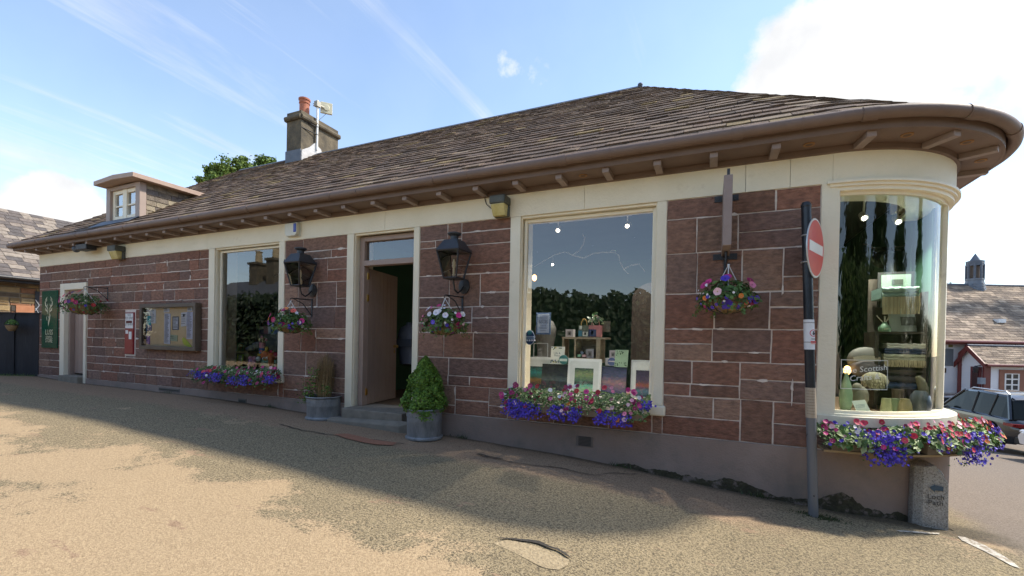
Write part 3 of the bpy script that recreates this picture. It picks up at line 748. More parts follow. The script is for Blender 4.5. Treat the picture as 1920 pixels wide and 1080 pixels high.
fl = MB(); fl.prism([(cx1+.002, cy0+.0, rz(cy0)-.05), (cx1+.002, 3.85, 6.38), (cx1+.002, 4.0, 6.42), (cx1+.002, 3.92, 6.62), (cx1+.002, 3.72, 6.72), (cx1+.002, cy0+.25, rz(cy0)+.45), (cx1+.002, cy0, rz(cy0)+.28)], (.035,0,0)); fl.build('mortar_fillet', M['fillet'], CH)
# dormer
yd = .086; dxl, dxr = -11.62, -10.40; zb = rz(yd)-.12
d = MB()
d.box(dxl, dxl+.15, yd, yd+.12, zb, 4.565); d.box(dxr-.15, dxr, yd, yd+.12, zb, 4.565); d.box(dxl+.15, dxr-.15, yd+.005, yd+.118, 4.49, 4.565)
DM = d.build('dormer', mat('dormer_paint', (.33,.25,.205), (.38,.29,.24), 4, .55), SHOP, bevel=.008)
ck = MB()
for i in range(9):
    z = 3.62+i*.105; y0 = yd+.125; y = y0-random.uniform(0,.15)
    while y < 1.45:
        w = random.uniform(.17,.28); ya, yb = max(y, y0), min(y+w, 1.5); y += w
        if yb-ya < .02 or rz(ya) > z+.12: continue
        k = random.choice([(.17,.155,.125),(.22,.20,.15),(.12,.11,.095),(.28,.26,.19),(.15,.14,.13)])
        for xs, sg in ((dxr-.03, 1), (dxl+.03, -1)):
            ck.hexa([(xs,ya+.003,z),(xs+sg*.02,ya+.003,z),(xs+sg*.02,yb-.003,z),(xs,yb-.003,z),(xs,ya+.003,z+.12),(xs+sg*.006,ya+.003,z+.12),(xs+sg*.006,yb-.003,z+.12),(xs,yb-.003,z+.12)], k)
ck.box(dxl+.03, dxr-.03, yd+.155, 1.5, 3.4, 4.565, (.08,.075,.07)); ck.build('cheek_slates', M['slate'], DM)
wf = MB(); wx0, wx1 = dxl+.151, dxr-.151; wz0, wz1 = 3.86, 4.488; xm = (wx0+wx1)/2
wf.box(wx0, wx0+.09, yd+.05, yd+.11, wz0, wz1); wf.box(wx1-.09, wx1, yd+.05, yd+.11, wz0, wz1); wf.box(xm-.07, xm+.07, yd+.04, yd+.11, wz0, wz1); wf.box(wx0+.09, wx1-.09, yd+.051, yd+.109, wz0, wz0+.10); wf.box(wx0+.09, wx1-.09, yd+.051, yd+.109, wz1-.07, wz1)
for a, b in ((wx0+.09, xm-.07), (xm+.07, wx1-.09)): wf.box(a, b, yd+.055, yd+.10, 4.155, 4.18)
wf.box(wx0, wx1, yd+.02, yd+.13, wz0-.05, wz0)
DW = wf.build('dormer_window', M['creamtrim'], DM)
g = MB(); g.poly([(wx0+.05,yd+.08,wz0),(wx1-.05,yd+.08,wz0),(wx1-.05,yd+.08,wz1),(wx0+.05,yd+.08,wz1)]); 
g.build('dormer_glass', glass_mat('dormer_pane', .30), DM)
g = MB(); g.box(wx0, wx1, yd+.14, yd+.145, wz0, wz1); g.build('dormer_dark_backing', M['dark'], DM)  # near-black sheet behind the glass stands in for an unlit room
dr_ = MB(); yf = -.11
prof = [(-11.66,4.567),(-10.95,4.604),(-10.24,4.572),(-10.24,4.66),(-10.95,4.695),(-11.66,4.652)]
dr_.prism([(x, yf, z) for x, z in prof], (0, 1.50, 0)); dr_.build('dormer_roof', mat('dormer_fascia', (.36,.25,.19), (.43,.31,.24), 5, .6), DM, bevel=.005)
ap = MB(); ap.poly([(dxl-.12, -.17, rz(-.17)+.04), (dxr+.02, -.10, rz(-.10)+.04), (dxr+.02, yd-.004, rz(yd)+.05), (dxl-.12, yd-.004, rz(yd)+.05)]); ap.poly([(dxl-.02, yd-.006, rz(yd)+.05), (dxr, yd-.006, rz(yd)+.05), (dxr, yd-.006, wz0-.03), (dxl-.02+.2, yd-.006, wz0-.03)]); ap.build('lead_apron', M['lead'], DM)
# ---------------------------------------------------------------- inside
fz = zfl-.004
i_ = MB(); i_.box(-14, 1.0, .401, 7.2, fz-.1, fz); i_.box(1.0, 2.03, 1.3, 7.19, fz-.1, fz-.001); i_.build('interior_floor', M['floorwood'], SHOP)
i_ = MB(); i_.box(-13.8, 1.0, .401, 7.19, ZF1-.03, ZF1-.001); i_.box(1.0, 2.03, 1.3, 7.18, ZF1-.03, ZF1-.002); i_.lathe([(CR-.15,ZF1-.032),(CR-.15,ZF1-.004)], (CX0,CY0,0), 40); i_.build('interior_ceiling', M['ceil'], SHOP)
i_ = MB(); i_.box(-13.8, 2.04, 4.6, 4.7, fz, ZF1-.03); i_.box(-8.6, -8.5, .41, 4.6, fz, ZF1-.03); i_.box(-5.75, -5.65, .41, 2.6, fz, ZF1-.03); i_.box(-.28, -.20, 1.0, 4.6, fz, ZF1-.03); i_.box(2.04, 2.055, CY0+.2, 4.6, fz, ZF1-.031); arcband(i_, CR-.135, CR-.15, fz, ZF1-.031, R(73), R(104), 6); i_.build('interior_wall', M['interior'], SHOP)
# ================================================================ PLANTS: helpers
G1 = [(.065,.125,.022), (.085,.16,.03), (.05,.095,.018), (.11,.19,.035), (.075,.14,.035)]
G2 = [(.14,.26,.025), (.10,.20,.02), (.18,.31,.04), (.07,.15,.015)]
G3 = [(.09,.17,.03), (.13,.23,.05), (.26,.33,.13), (.07,.13,.03), (.36,.40,.20)]
VIO = [(.07,.035,.42), (.10,.05,.52), (.13,.08,.60), (.055,.025,.33)]
MAG = [(.42,.015,.13), (.55,.03,.20), (.30,.01,.09)]
RED = [(.55,.02,.05), (.62,.05,.10), (.45,.012,.03)]
PNK = [(.75,.30,.42), (.80,.48,.52), (.7,.2,.32)]
WHT = [(.78,.74,.72), (.70,.66,.70)]
ORG_ = [(.75,.22,.04), (.72,.12,.08)]
PUR = [(.16,.02,.22), (.09,.02,.16)]
def rv():
    while 1:
        v = Vector((random.uniform(-1,1), random.uniform(-1,1), random.uniform(-1,1)))
        if .05 < v.length < 1: return v.normalized()
def leaf(mb, c, n, s, col):
    n = n.normalized(); t = n.cross(rv()); 
    if t.length < .05: return
    t.normalize(); b = n.cross(t); f = random.uniform(.85, 1.15); col = tuple(q*f for q in col)
    mb.mesh([c-t*s*.5, c+b*s*.34+n*s*.06, c+t*s*.55-n*s*.12, c-b*s*.34+n*s*.06], [(0,1,2),(0,2,3)], col)
def bloom(mb, c, n, r, cols, five=True):
    n = n.normalized(); t = n.cross(rv())
    if t.length < .05: return
    t.normalize(); b = n.cross(t); col = random.choice(cols); f = random.uniform(.8,1.15); col = tuple(min(.9, q*f) for q in col)
    if not five:
        mb.mesh([c-t*r, c+b*r, c+t*r, c-b*r], [(0,1,2,3)], col); return
    for i in range(5):
        g = i*1.2566; d = t*math.cos(g)+b*math.sin(g); e = t*math.cos(g+.62)+b*math.sin(g+.62); h = t*math.cos(g-.62)+b*math.sin(g-.62)
        mb.mesh([c-n*r*.15, c+h*r*.93+n*r*.12, c+d*r+n*r*random.uniform(0,.2), c+e*r*.93+n*r*.12], [(0,1,2,3)], col)
    mb.mesh([c+n*r*.12+t*r*.18, c+n*r*.12+b*r*.18, c+n*r*.12-t*r*.18, c+n*r*.12-b*r*.18], [(0,1,2,3)], (.5,.4,.08) if random.random() < .5 else tuple(q*.4 for q in col))
UPV = Vector((0,0,1))
# ================================================================ HANGING BASKETS and their wall brackets
def wall_bracket(px_top, px_bot, px_tip, label):
    a = at(*px_top, -.012); b = at(*px_bot, -.012); b.x = a.x; tip = atx(*px_tip, a.x)
    t = thing('wall_bracket', label, 'bracket', (a.x, -.012, b.z), group='iron brackets for hanging baskets')
    s = MB(); s.box(a.x-.012, a.x+.012, -.014, -.004, b.z-.02, a.z+.02); s.tube([a, tip], .008, 8)
    s.tube([b, a.lerp(b,.5).lerp(tip,.45)+Vector((0,0,-.0)), tip.lerp(a,.06)], .007, 8)
    c = [tip+Vector((0,-.025*math.sin(q), -.025+.025*math.cos(q))) for q in [i*.6 for i in range(8)]]; s.tube(c, .006, 6)
    s.build('iron_bracket', M['black'], t, smooth=True); return tip+Vector((0,-.012,-.045))
def hanging_basket(hook, drop, r, label, palette, seed, rim=None, n=760):
    random.seed(seed); c = hook+Vector((0,0,-drop))      # centre of the rim
    t = thing('hanging_basket', label, 'hanging basket', (c.x, c.y, c.z-r*.62), group='hanging flower baskets')
    b = MB(); b.lathe([(r*.25,-r*.60),(r*.55,-r*.50),(r*.76,-r*.28),(r*.82,0),(r*.74,.0),(r*.5,-.03),(.0,-.02)], c, 20); b.build('basket', M['coir'], t, smooth=True)
    w = MB()
    for k in range(8):
        g = k*math.pi/4; w.tube([c+Vector((math.cos(g)*q*r*1.02, math.sin(g)*q*r*1.02, h*r)) for q, h in ((.25,-.62),(.56,-.52),(.78,-.29),(.83,.01))], .0035, 5)
    w.build('wire_frame', M['black'], t)
    ch = MB()
    for k in range(3):
        g = k*2.094+.5; ch.tube([hook, c+Vector((math.cos(g)*r*.8, math.sin(g)*r*.8, 0))], .0045, 5)
    ch.ball(hook, .012); ch.build('chain', M['chain'], t)
    f = MB()
    for i in range(n):
        d = rv(); d.z = abs(d.z)*.8 if random.random() < .72 else -abs(d.z)*.8
        q = random.uniform(.55,1.08); p = c+Vector((d.x*r*1.2*q, d.y*r*1.2*q, d.z*r*.82*q+.02))
        p.z -= max(0, (Vector((p.x-c.x, p.y-c.y)).length-r*.8))*.7
        leaf(f, p, d+UPV*.5+rv()*.6, random.uniform(.035,.062), random.choice(G1))
    for i in range(7):   # trailing shoots
        g = random.uniform(0,6.28); p = c+Vector((math.cos(g)*r*.9, math.sin(g)*r*.9, -.02))
        for k in range(12):
            p += Vector((math.cos(g)*.008, math.sin(g)*.008, -.012)); leaf(f, p+rv()*.012, rv()+UPV*.3, .03, random.choice(G1))
    f.build('foliage', M['leaf'], t)
    fl = MB()
    for cols, m_, rad, zone in palette:
        for i in range(m_):
            d = rv(); d.y = -abs(d.y) if random.random() < .8 else d.y
            d.z = abs(d.z) if zone == 'top' else (-abs(d.z)*.9 if zone == 'low' else d.z)
            p = c+Vector((d.x*r*1.2, d.y*r*1.2, d.z*r*(.80 if d.z > 0 else .62)+.03)); p.z -= .02 if zone == 'low' else 0
            bloom(fl, p, d+Vector((0,-.4,.1)), rad*random.uniform(.75,1.2), cols)
    fl.build('blossoms', M['petal'], t)
h1 = wall_bracket((201.7,540.5), (201.7,561.5), (160,537.5), 'black iron bracket carrying the basket beside the narrow left door')
h2 = wall_bracket((584.6,562.6), (584.6,592), (546.5,559), 'black iron bracket under the lantern between small window and open door')
h3 = wall_bracket((867,557.6), (867,589.5), (835.5,553), 'black iron bracket under the lantern right of the open door')
def hdrop(h, px, py): return h.z-atx(px, py, h.x).z
hanging_basket(h1, h1.z-at(163,572,h1.y).z, .30, 'hanging basket with deep red and magenta flowers beside the narrow left door', [(RED,9,.035,'any'),(MAG,12,.04,'any'),(PUR,4,.035,'any'),(PNK,2,.035,'top'),(VIO,5,.022,'low')], 11)
hanging_basket(h2, h2.z-at(547,606,h2.y).z, .235, 'hanging basket with white, orange and magenta flowers beside the small display window', [(WHT,10,.024,'any'),(ORG_,5,.036,'top'),(MAG,6,.04,'any'),(PUR,4,.035,'low'),(VIO,16,.018,'low')], 12)
hanging_basket(h3, h3.z-at(835,606,h3.y).z, .235, 'hanging basket with white petunias and pale buds right of the open door', [(WHT,6,.036,'top'),(WHT,18,.014,'any'),(MAG,9,.034,'any'),(VIO,10,.028,'low'),(PNK,8,.016,'any'),(PUR,5,.03,'low')], 13)
h4 = at(1366,497,-.30)
hanging_basket(h4, h4.z-at(1366,560,-.3).z, .225, 'hanging basket with violet and crimson petunias below the projecting sign', [(MAG,7,.04,'any'),(VIO,4,.042,'any'),(VIO,26,.018,'low'),(ORG_,6,.022,'any'),(PNK,2,.035,'top'),(WHT,12,.012,'any')], 14)
# ================================================================ PROJECTING SIGN seen edge on
random.seed(3)
ps0, ps1 = at(1362,373), at(1362,482)
t = thing('projecting_sign', 'brown projecting sign board seen edge-on above a hanging basket', 'sign', (ps0.x, 0, ps1.z))
s = MB(); zb_, zt_ = at(1362,460,-.57).z, at(1362,327.5,-.57).z
s.box(ps0.x-.036, ps0.x+.036, -.57, -.05, zb_, zt_); s.build('board', M['rafter'], t, bevel=.006)
s = MB()
for z in (ps0.z, ps1.z):
    s.box(ps0.x-.11, ps0.x+.11, -.02, -.008, z-.03, z+.03); s.box(ps0.x-.014, ps0.x+.014, -.30, -.02, z-.014, z+.012)
    for q in (-.08,.08): s.lathe([(.012,-.028),(.012,-.02)], (ps0.x+q,0,z), 8, axis=(0,1,0))
s.box(ps0.x-.012, ps0.x+.012, -.022, -.008, ps1.z-.22, ps0.z)
s.tube([(ps0.x,-.30,ps1.z),(ps0.x,-.30,h4.z+.02)], .01, 8); s.tube([(h4.x,-.30,h4.z+.02),(h4.x,-.30,h4.z-.01)], .008, 6)
s.box(ps0.x-.012, ps0.x+.012, -.55, -.53, zt_, zt_+.06)
s.build('bracket', M['black'], t)
# ================================================================ WALL LANTERNS
def wall_lantern(px_body, px_mount, label, seed):
    mnt = at(*px_mount, -.02); x = mnt.x; c = atx(*px_body, x)     # c: middle of the glass body
    t = thing('wall_lantern', label, 'lantern', (x, c.y, c.z-.2), group='black coach lanterns on the shop wall')
    a, b, h = .152, .088, .165
    f = MB()
    top = [Vector((x+sx*a, c.y+sy*a, c.z+h)) for sx, sy in ((-1,-1),(1,-1),(1,1),(-1,1))]; bot = [Vector((x+sx*b, c.y+sy*b, c.z-h)) for sx, sy in ((-1,-1),(1,-1),(1,1),(-1,1))]
    for i in range(4):
        f.tube([bot[i], top[i]], .011, 6); f.tube([bot[i], bot[(i+1)%4]], .012, 6); f.tube([top[i], top[(i+1)%4]], .014, 6); f.tube([top[i], top[i]+Vector((0,0,.045))], [.008,.003], 6)
    f.box(x-b, x+b, c.y-b, c.y+b, c.z-h-.012, c.z-h)
    f.build('frame', M['black'], t)
    r = MB(); a2 = .092; z0, z1 = c.z+h+.008, c.z+h+.135
    p0 = [(x+sx*(a+.01), c.y+sy*(a+.01), z0) for sx, sy in ((-1,-1),(1,-1),(1,1),(-1,1))]; p1 = [(x+sx*a2, c.y+sy*a2, z1) for sx, sy in ((-1,-1),(1,-1),(1,1),(-1,1))]
    r.hexa(p0+p1); r.lathe([(.05,z1),(.05,z1+.05),(.06,z1+.055),(.085,z1+.075),(.085,z1+.09),(.03,z1+.105),(.0,z1+.107)], (x, c.y, 0), 16)
    r.build('roof', mat('lantern_roof', (.018,.02,.026), (.04,.045,.055), 10, .4), t, bevel=.004)
    g = MB()
    for i in range(4):
        j = (i+1)%4; cc = Vector((x, c.y, c.z)); q = [bot[i], bot[j], top[j], top[i]]; g.poly([p+(cc-p).normalized()*.012 for p in q])
    g.build('panes', mat_lantern_glass, t)
    l = MB(); l.tube([(x,c.y,c.z-h),(x,c.y,c.z-.03)], .012, 8); l.lathe([(.018,-.03),(.02,.03),(.008,.07),(.0,.072)], (x,c.y,c.z), 12); l.build('bulb', mat_bulb, t, smooth=True)
    m_ = MB(); m_.lathe([(.078,0),(.078,.02),(.05,.032),(.0,.034)], (x, -.006, mnt.z), 18, axis=(0,-1,0), sx=1.25)
    P = [Vector((x,-.03,mnt.z)), Vector((x,-.09,mnt.z-.06)), Vector((x,c.y*.62,mnt.z-.10)), Vector((x,c.y*.9,mnt.z-.07)), Vector((x,c.y,mnt.z+.02)), Vector((x,c.y,c.z-h))]
    m_.tube(P, .011, 8); m_.build('bracket', M['black'], t, smooth=True)
mat_lantern_glass = glass_mat('lantern_glass', .04, (.92,.90,.87)); mat_bulb = mat('bulb', (.7,.62,.42), rough=.3)
wall_lantern((563,515), (586,545), 'black coach lantern mounted between the small display window and the open door', 1)
wall_lantern((851,497), (870,537), 'black coach lantern mounted between the open door and the large window', 2)
# ================================================================ LIGHTS AND BOXES UP UNDER THE EAVES
def floodlight(px, w, h, label, rounded):
    c = at(*px, -.09); t = thing('floodlight', label, 'floodlight', (c.x, -.014, c.z-h/2), group='weathered floodlights on the cream frieze')
    s = MB(); s.box(c.x-w/2-.012, c.x+w/2+.012, -.20, -.016, c.z+h*.08, c.z+h*.5); s.box(c.x-w/2-.006, c.x+w/2+.006, -.07, -.016, c.z-h*.5, c.z+h*.08); s.build('housing', mat('floodlight_housing', (.06,.065,.055), (.10,.105,.09), 9, .6), t, bevel=.014)
    g = MB(); g.hexa([(c.x-w/2+.01,-.13,c.z-h*.5),(c.x+w/2-.01,-.13,c.z-h*.5),(c.x+w/2-.01,-.072,c.z-h*.5),(c.x-w/2+.01,-.072,c.z-h*.5),(c.x-w/2,-.185,c.z+h*.078),(c.x+w/2,-.185,c.z+h*.078),(c.x+w/2,-.072,c.z+h*.078),(c.x-w/2,-.072,c.z+h*.078)])
    g.build('lens', mat('yellowed_lens', (.42,.34,.09), (.58,.50,.22), 9, .25, c3=(.30,.24,.08), s3=12, t3=(.55,.7), coat=.5), t, bevel=.008)
floodlight((220,474), .26, .26, 'black floodlight with yellowed lens on the frieze left of the noticeboard', False)
floodlight((938.5,388), .185, .235, 'green capped floodlight with yellowed lens above the pier left of large window', True)
w_ = tag(recentre((lambda s: (s.tube([at(908,369,-.02), at(912,383,-.02), at(921,391,-.03)], .005, 6), s.build('cable', M['black']))[1])(MB())), 'thin black cable looping from the soffit to the green capped floodlight', 'cable')
t = thing('security_lamp', 'small black security lamp hung under the eaves near the left corner', 'lamp', (at(158,464,-.2).x, -.2, at(158,470,-.2).z))
c = at(160,463,-.2); s = MB(); s.box(c.x-.20, c.x+.22, -.28, -.10, c.z-.07, c.z+.05); s.box(c.x-.02, c.x+.02, -.21, -.17, c.z+.05, 3.372); s.build('housing', M['black'], t, bevel=.02)
s = MB(); s.ball((c.x-.36,-.2,c.z-.02), .07, .07, .07); s.tube([(c.x-.36,-.2,c.z+.03),(c.x-.36,-.2,3.372)], .015, 6); s.build('sensor', M['lead'], t, smooth=True)
p0, p1 = at(535,419,-.07), at(559,442,-.07)
t = thing('alarm_box', 'white alarm box with a blue lens above the small display window', 'alarm box', (p0.x, -.016, p1.z))
s = MB(); s.box(p0.x, p1.x, -.03, -.0155, p1.z, p0.z); s.prism([(p0.x+.01,-.03,p1.z+.05),(p0.x+.05,-.03,p1.z+.005),(p1.x-.05,-.03,p1.z+.005),(p1.x-.01,-.03,p1.z+.05),(p1.x-.01,-.03,p0.z-.01),(p0.x+.01,-.03,p0.z-.01)], (0,-.06,0)); s.build('case', mat('alarm_case', (.62,.60,.50), (.68,.66,.56), 5, .4), t, bevel=.012)
s = MB(); s.box(p1.x-.085, p1.x-.02, -.096, -.03, p1.z+.055, p0.z-.02); s.build('blue_lens', mat('blue_lens', (.02,.035,.30), rough=.2), t, bevel=.01)
# ================================================================ GREEN SHOP SIGN
sx0, sx1 = at(78,600,-.03).x, at(107,600,-.03).x; sz1, sz0 = at(92,545,-.03).z, at(92,652.5,-.03).z
t = thing('shop_sign', 'tall dark green sign with a gold stag head left of the narrow door', 'sign', (sx0, -.012, sz0))
s = MB(); s.box(sx0, sx1, -.03, -.010, sz0, sz1); s.build('panel', mat('green_sign', (.004,.075,.045), (.006,.10,.055), 2, .22, coat=.4), t, bevel=.004)
def sg(x, y): return Vector((sx0+(x-70)/265*(sx1-sx0), -.032, sz1-(y-48)/962*(sz1-sz0)))
def ribbon(mb, pts, ws):
    P = [sg(*p) for p in pts]; L_, R_ = [], []
    for i, p in enumerate(P):
        d = (P[min(i+1,len(P)-1)]-P[max(i-1,0)]).normalized(); n = Vector((-d.z,0,d.x))*ws[i]; L_.append(p+n); R_.append(p-n)
    for i in range(len(P)-1): mb.poly([L_[i], L_[i+1], R_[i+1], R_[i]])
gold = mat('gold_leaf', (.78,.68,.46), (.86,.77,.55), 5, .45)
s = MB()
for mir in (0, 1):
    X_ = lambda x: x if not mir else 388-x
    ribbon(s, [(X_(166),150),(X_(145),195),(X_(132),240),(X_(140),290),(X_(165),325),(X_(178),360)], [.004,.012,.017,.018,.014,.010])
    ribbon(s, [(X_(134),232),(X_(140),205),(X_(138),185)], [.013,.009,.003]); ribbon(s, [(X_(150),232),(X_(160),205),(X_(158),190)], [.006,.010,.003]); ribbon(s, [(X_(160),318),(X_(172),290),(X_(176),262)], [.006,.010,.002])
    ribbon(s, [(X_(138),335),(X_(146),370),(X_(172),400)], [.006,.022,.006])
    ribbon(s, [(X_(178),362),(X_(176),400),(X_(184),440)], [.010,.014,.006])
ribbon(s, [(206,415),(216,465),(206,520),(194,580),(188,640)], [.012,.016,.026,.022,.003]); ribbon(s, [(158,480),(160,520),(172,555)], [.004,.010,.003]); ribbon(s, [(182,470),(196,500),(208,492)], [.003,.010,.004])
s.build('stag_emblem', gold, t)
s = MB(); kx = (sx1-sx0); mid = (sx0+sx1)/2
hh_ = (sz1-sz0)/962
for body, base, cap, wd in (('LUSS',785,85,125), ('GENERAL',838,32,112), ('STORE',915,68,118)):
    tm = MB(); text_mb(tm, body, 1, (0,0,0), (1,0,0), (0,0,1)); xs_ = [v[0] for v in tm.v]; ch = max(v[2] for v in tm.v)
    fu = wd/265*kx/(max(xs_)-min(xs_)); fv = cap*hh_/ch; s.mesh([(mid+v[0]*fu, -.0325, sg(0,base).z+v[2]*fv) for v in tm.v], tm.f)
s.build('lettering', gold, t)
# ================================================================ POST BOX
x0, x1, z0, z1 = pbh[0]+.03, pbh[1]-.03, pbh[2]+.03, pbh[3]-.03
t = thing('post_box', 'narrow red post box with a white enamel plate built into the wall', 'post box', (x0, 0, z0))
s = MB(); s.box(x0-.028, x1+.028, -.004, .003, z0-.028, z1+.028); s.build('surround', M['mortar'], t)
s = MB(); s.box(x0, x1, -.022, -.004, z0, z1); s.box(x0+.012, x1-.012, -.03, -.022, z0+.012, lerp(z0,z1,.58)); s.build('case', mat('red_paint', (.23,.005,.012), (.28,.008,.016), 3, .4), t, bevel=.004)
s = MB(); s.box(x0+.02, x1-.02, -.0265, -.0225, lerp(z0,z1,.62), z1-.02); pt = s.build('enamel_plate', M['white'], t)
dk = mat('ink', (.02,.02,.022), rough=.6)
s = MB(); w_ = x1-x0; zz = lambda f: lerp(z0,z1,f); xm = (x0+x1)/2
text_mb(s, 'POST OFFICE', w_*.155, (xm,-.0272,zz(.835)), (1,0,0), (0,0,1.4)); text_mb(s, 'LETTER BOX', w_*.16, (xm,-.0272,zz(.69)), (1,0,0), (0,0,1.3)); text_mb(s, 'V R', w_*.24, (xm,-.0272,zz(.905)), (1,0,0), (0,0,1)); s.build('lettering', dk, pt)
s = MB(); s.box(x0+.05, x1-.05, -.0285, -.0268, zz(.745), zz(.80)); s.build('slot', mat('slot', (.10,.004,.006), rough=.6), t)
s = MB(); s.box(x0+.045, x0+.13, -.032, -.0302, zz(.49), zz(.575)); s.box(x0+.16, x1-.055, -.032, -.0302, zz(.36), zz(.54)); s.build('collection_plate', M['white'], t)
# ================================================================ NOTICEBOARD and the papers in it
def nb(x, y, yy=-.035): return at(220+x/6.75, 540+y/6.75, yy)
A_, B_ = nb(278,212,-.12), nb(978,795,-.12); nx0, nx1, nz1, nz0 = A_.x, B_.x, nb(600,196,-.12).z, nb(600,785,-.12).z
t = thing('noticeboard', 'glazed brown noticeboard full of pinned papers on the sandstone wall', 'noticeboard', (nx0, -.01, nz0))
s = MB(); fw = .07
s.box(nx0, nx1, -.12, -.008, nz0, nz0+fw); s.box(nx0, nx1, -.12, -.008, nz1-fw, nz1); s.box(nx0, nx0+fw, -.12, -.008, nz0+fw, nz1-fw); s.box(nx1-fw, nx1, -.12, -.008, nz0+fw, nz1-fw); s.build('frame', mat('noticeboard_frame', (.085,.06,.04), (.13,.095,.065), 5, .55), t, bevel=.006)
s = MB(); s.box(nx0+fw, nx1-fw, -.030, -.010, nz0+fw, nz1-fw); s.build('backing', mat('pinboard', (.60,.46,.28), (.68,.54,.35), 6, .9), t)
s = MB(); s.poly([(nx0+fw,-.10,nz0+fw),(nx1-fw,-.10,nz0+fw),(nx1-fw,-.10,nz1-fw),(nx0+fw,-.10,nz1-fw)]); s.build('pane', glass_mat('noticeboard_glass', -.03), t)
PW, PB_, PC = (.66,.68,.74), (.05,.20,.42), (.05,.42,.50)
notices = [((330,255,405,290), PW, 'small pale slip at the top left of the noticeboard', 2), ((410,232,580,262), (.72,.72,.68), 'wide white strip pinned along the top edge of the noticeboard', 1), ((343,303,410,345), (.70,.70,.62), 'cream card with one line of print below the top left slip', 2), ((412,272,486,450), PW, 'tilted white sheet near the top left of the noticeboard', 9),
 ((338,352,383,462), (.55,.74,.72), 'pale mint leaflet beside the turquoise leaflet', 4), ((385,352,426,462), PC, 'turquoise leaflet in the left part of the noticeboard', 3), ((588,248,660,310), PW, 'small white sheet heading the long middle list', 3), ((597,320,668,705), (.66,.70,.84), 'long white list hanging down the middle of the noticeboard', 26),
 ((705,362,776,530), (.62,.66,.76), 'white sheet with a dark blue border right of the long list', 8), ((808,312,878,488), PW, 'white poster with a dark square code-like picture near the right side', 5), ((880,300,955,645), (.64,.66,.82), 'tall lilac sheet along the right edge of the noticeboard', 20), ((888,246,952,292), PW, 'small printed slip at the top right corner of the noticeboard', 3),
 ((310,470,370,545), PB_, 'blue brochure on top at the left edge of the noticeboard', 2), ((375,470,432,545), (.16,.16,.30), 'dark purple brochure beside the top blue brochure', 2), ((305,548,366,642), (.06,.26,.50), 'lower blue brochure at the left edge of the noticeboard', 3), ((370,600,412,705), (.28,.16,.42), 'violet leaflet at the bottom left of the noticeboard', 2), ((326,655,362,690), (.72,.66,.62), 'small pinkish card at the bottom left of the noticeboard', 1), ((662,590,760,668), (.36,.44,.34), 'faded green sheet low right of the long list', 2)]
for (a, b, c, d), col, lab, lines in notices:
    p, q = nb(a,b), nb(c,d); s = MB(); yy = -.0335-random.random()*.003
    x0, x1, z0, z1 = p.x, q.x, min(p.z,q.z), max(p.z,q.z)
    tl = random.uniform(-.012,.012)
    s.hexa([(x0,yy-.0014,z0),(x1,yy-.0014-.004,z0+tl),(x1,-.0305,z0+tl),(x0,-.0305,z0),(x0,yy-.0014,z1),(x1,yy-.0014,z1+tl),(x1,-.0305,z1+tl),(x0,-.0305,z1)], col)
    dkc = tuple(v*.35 for v in col)
    for k in range(lines):
        z = lerp(z1, z0, (k+.9)/(lines+1.4)); s.box(x0+(x1-x0)*.12, lerp(x0,x1,random.uniform(.55,.9)), yy-.0085, yy-.0080, z-.006, z+.004, dkc)
    if 'dark blue border' in lab:
        for e in ((x0,x0+.012,z0,z1),(x1-.012,x1,z0,z1),(x0,x1,z0,z0+.012),(x0,x1,z1-.012,z1)): s.box(e[0],e[1],yy-.009,yy-.0085,e[2],e[3],(.03,.05,.12))
    if 'square' in lab: s.box(lerp(x0,x1,.4),lerp(x0,x1,.7),yy-.009,yy-.0085,lerp(z0,z1,.72),lerp(z0,z1,.9),(.05,.05,.07))
    tag(recentre(s.build('notice', M['paint'])), lab, 'notice', 'papers pinned in the noticeboard')
s = MB(); P = [nb(*q, -.034) for q in ((822,640),(840,625),(870,650),(905,690),(945,740),(940,762),(900,745),(850,720),(830,690))]; s.prism(P, (0,-.004,0), (.50,.60,.10)); tag(recentre(s.build('notice', M['paint'])), 'lime green leaf-shaped paper at the bottom right of the noticeboard', 'notice', 'papers pinned in the noticeboard')
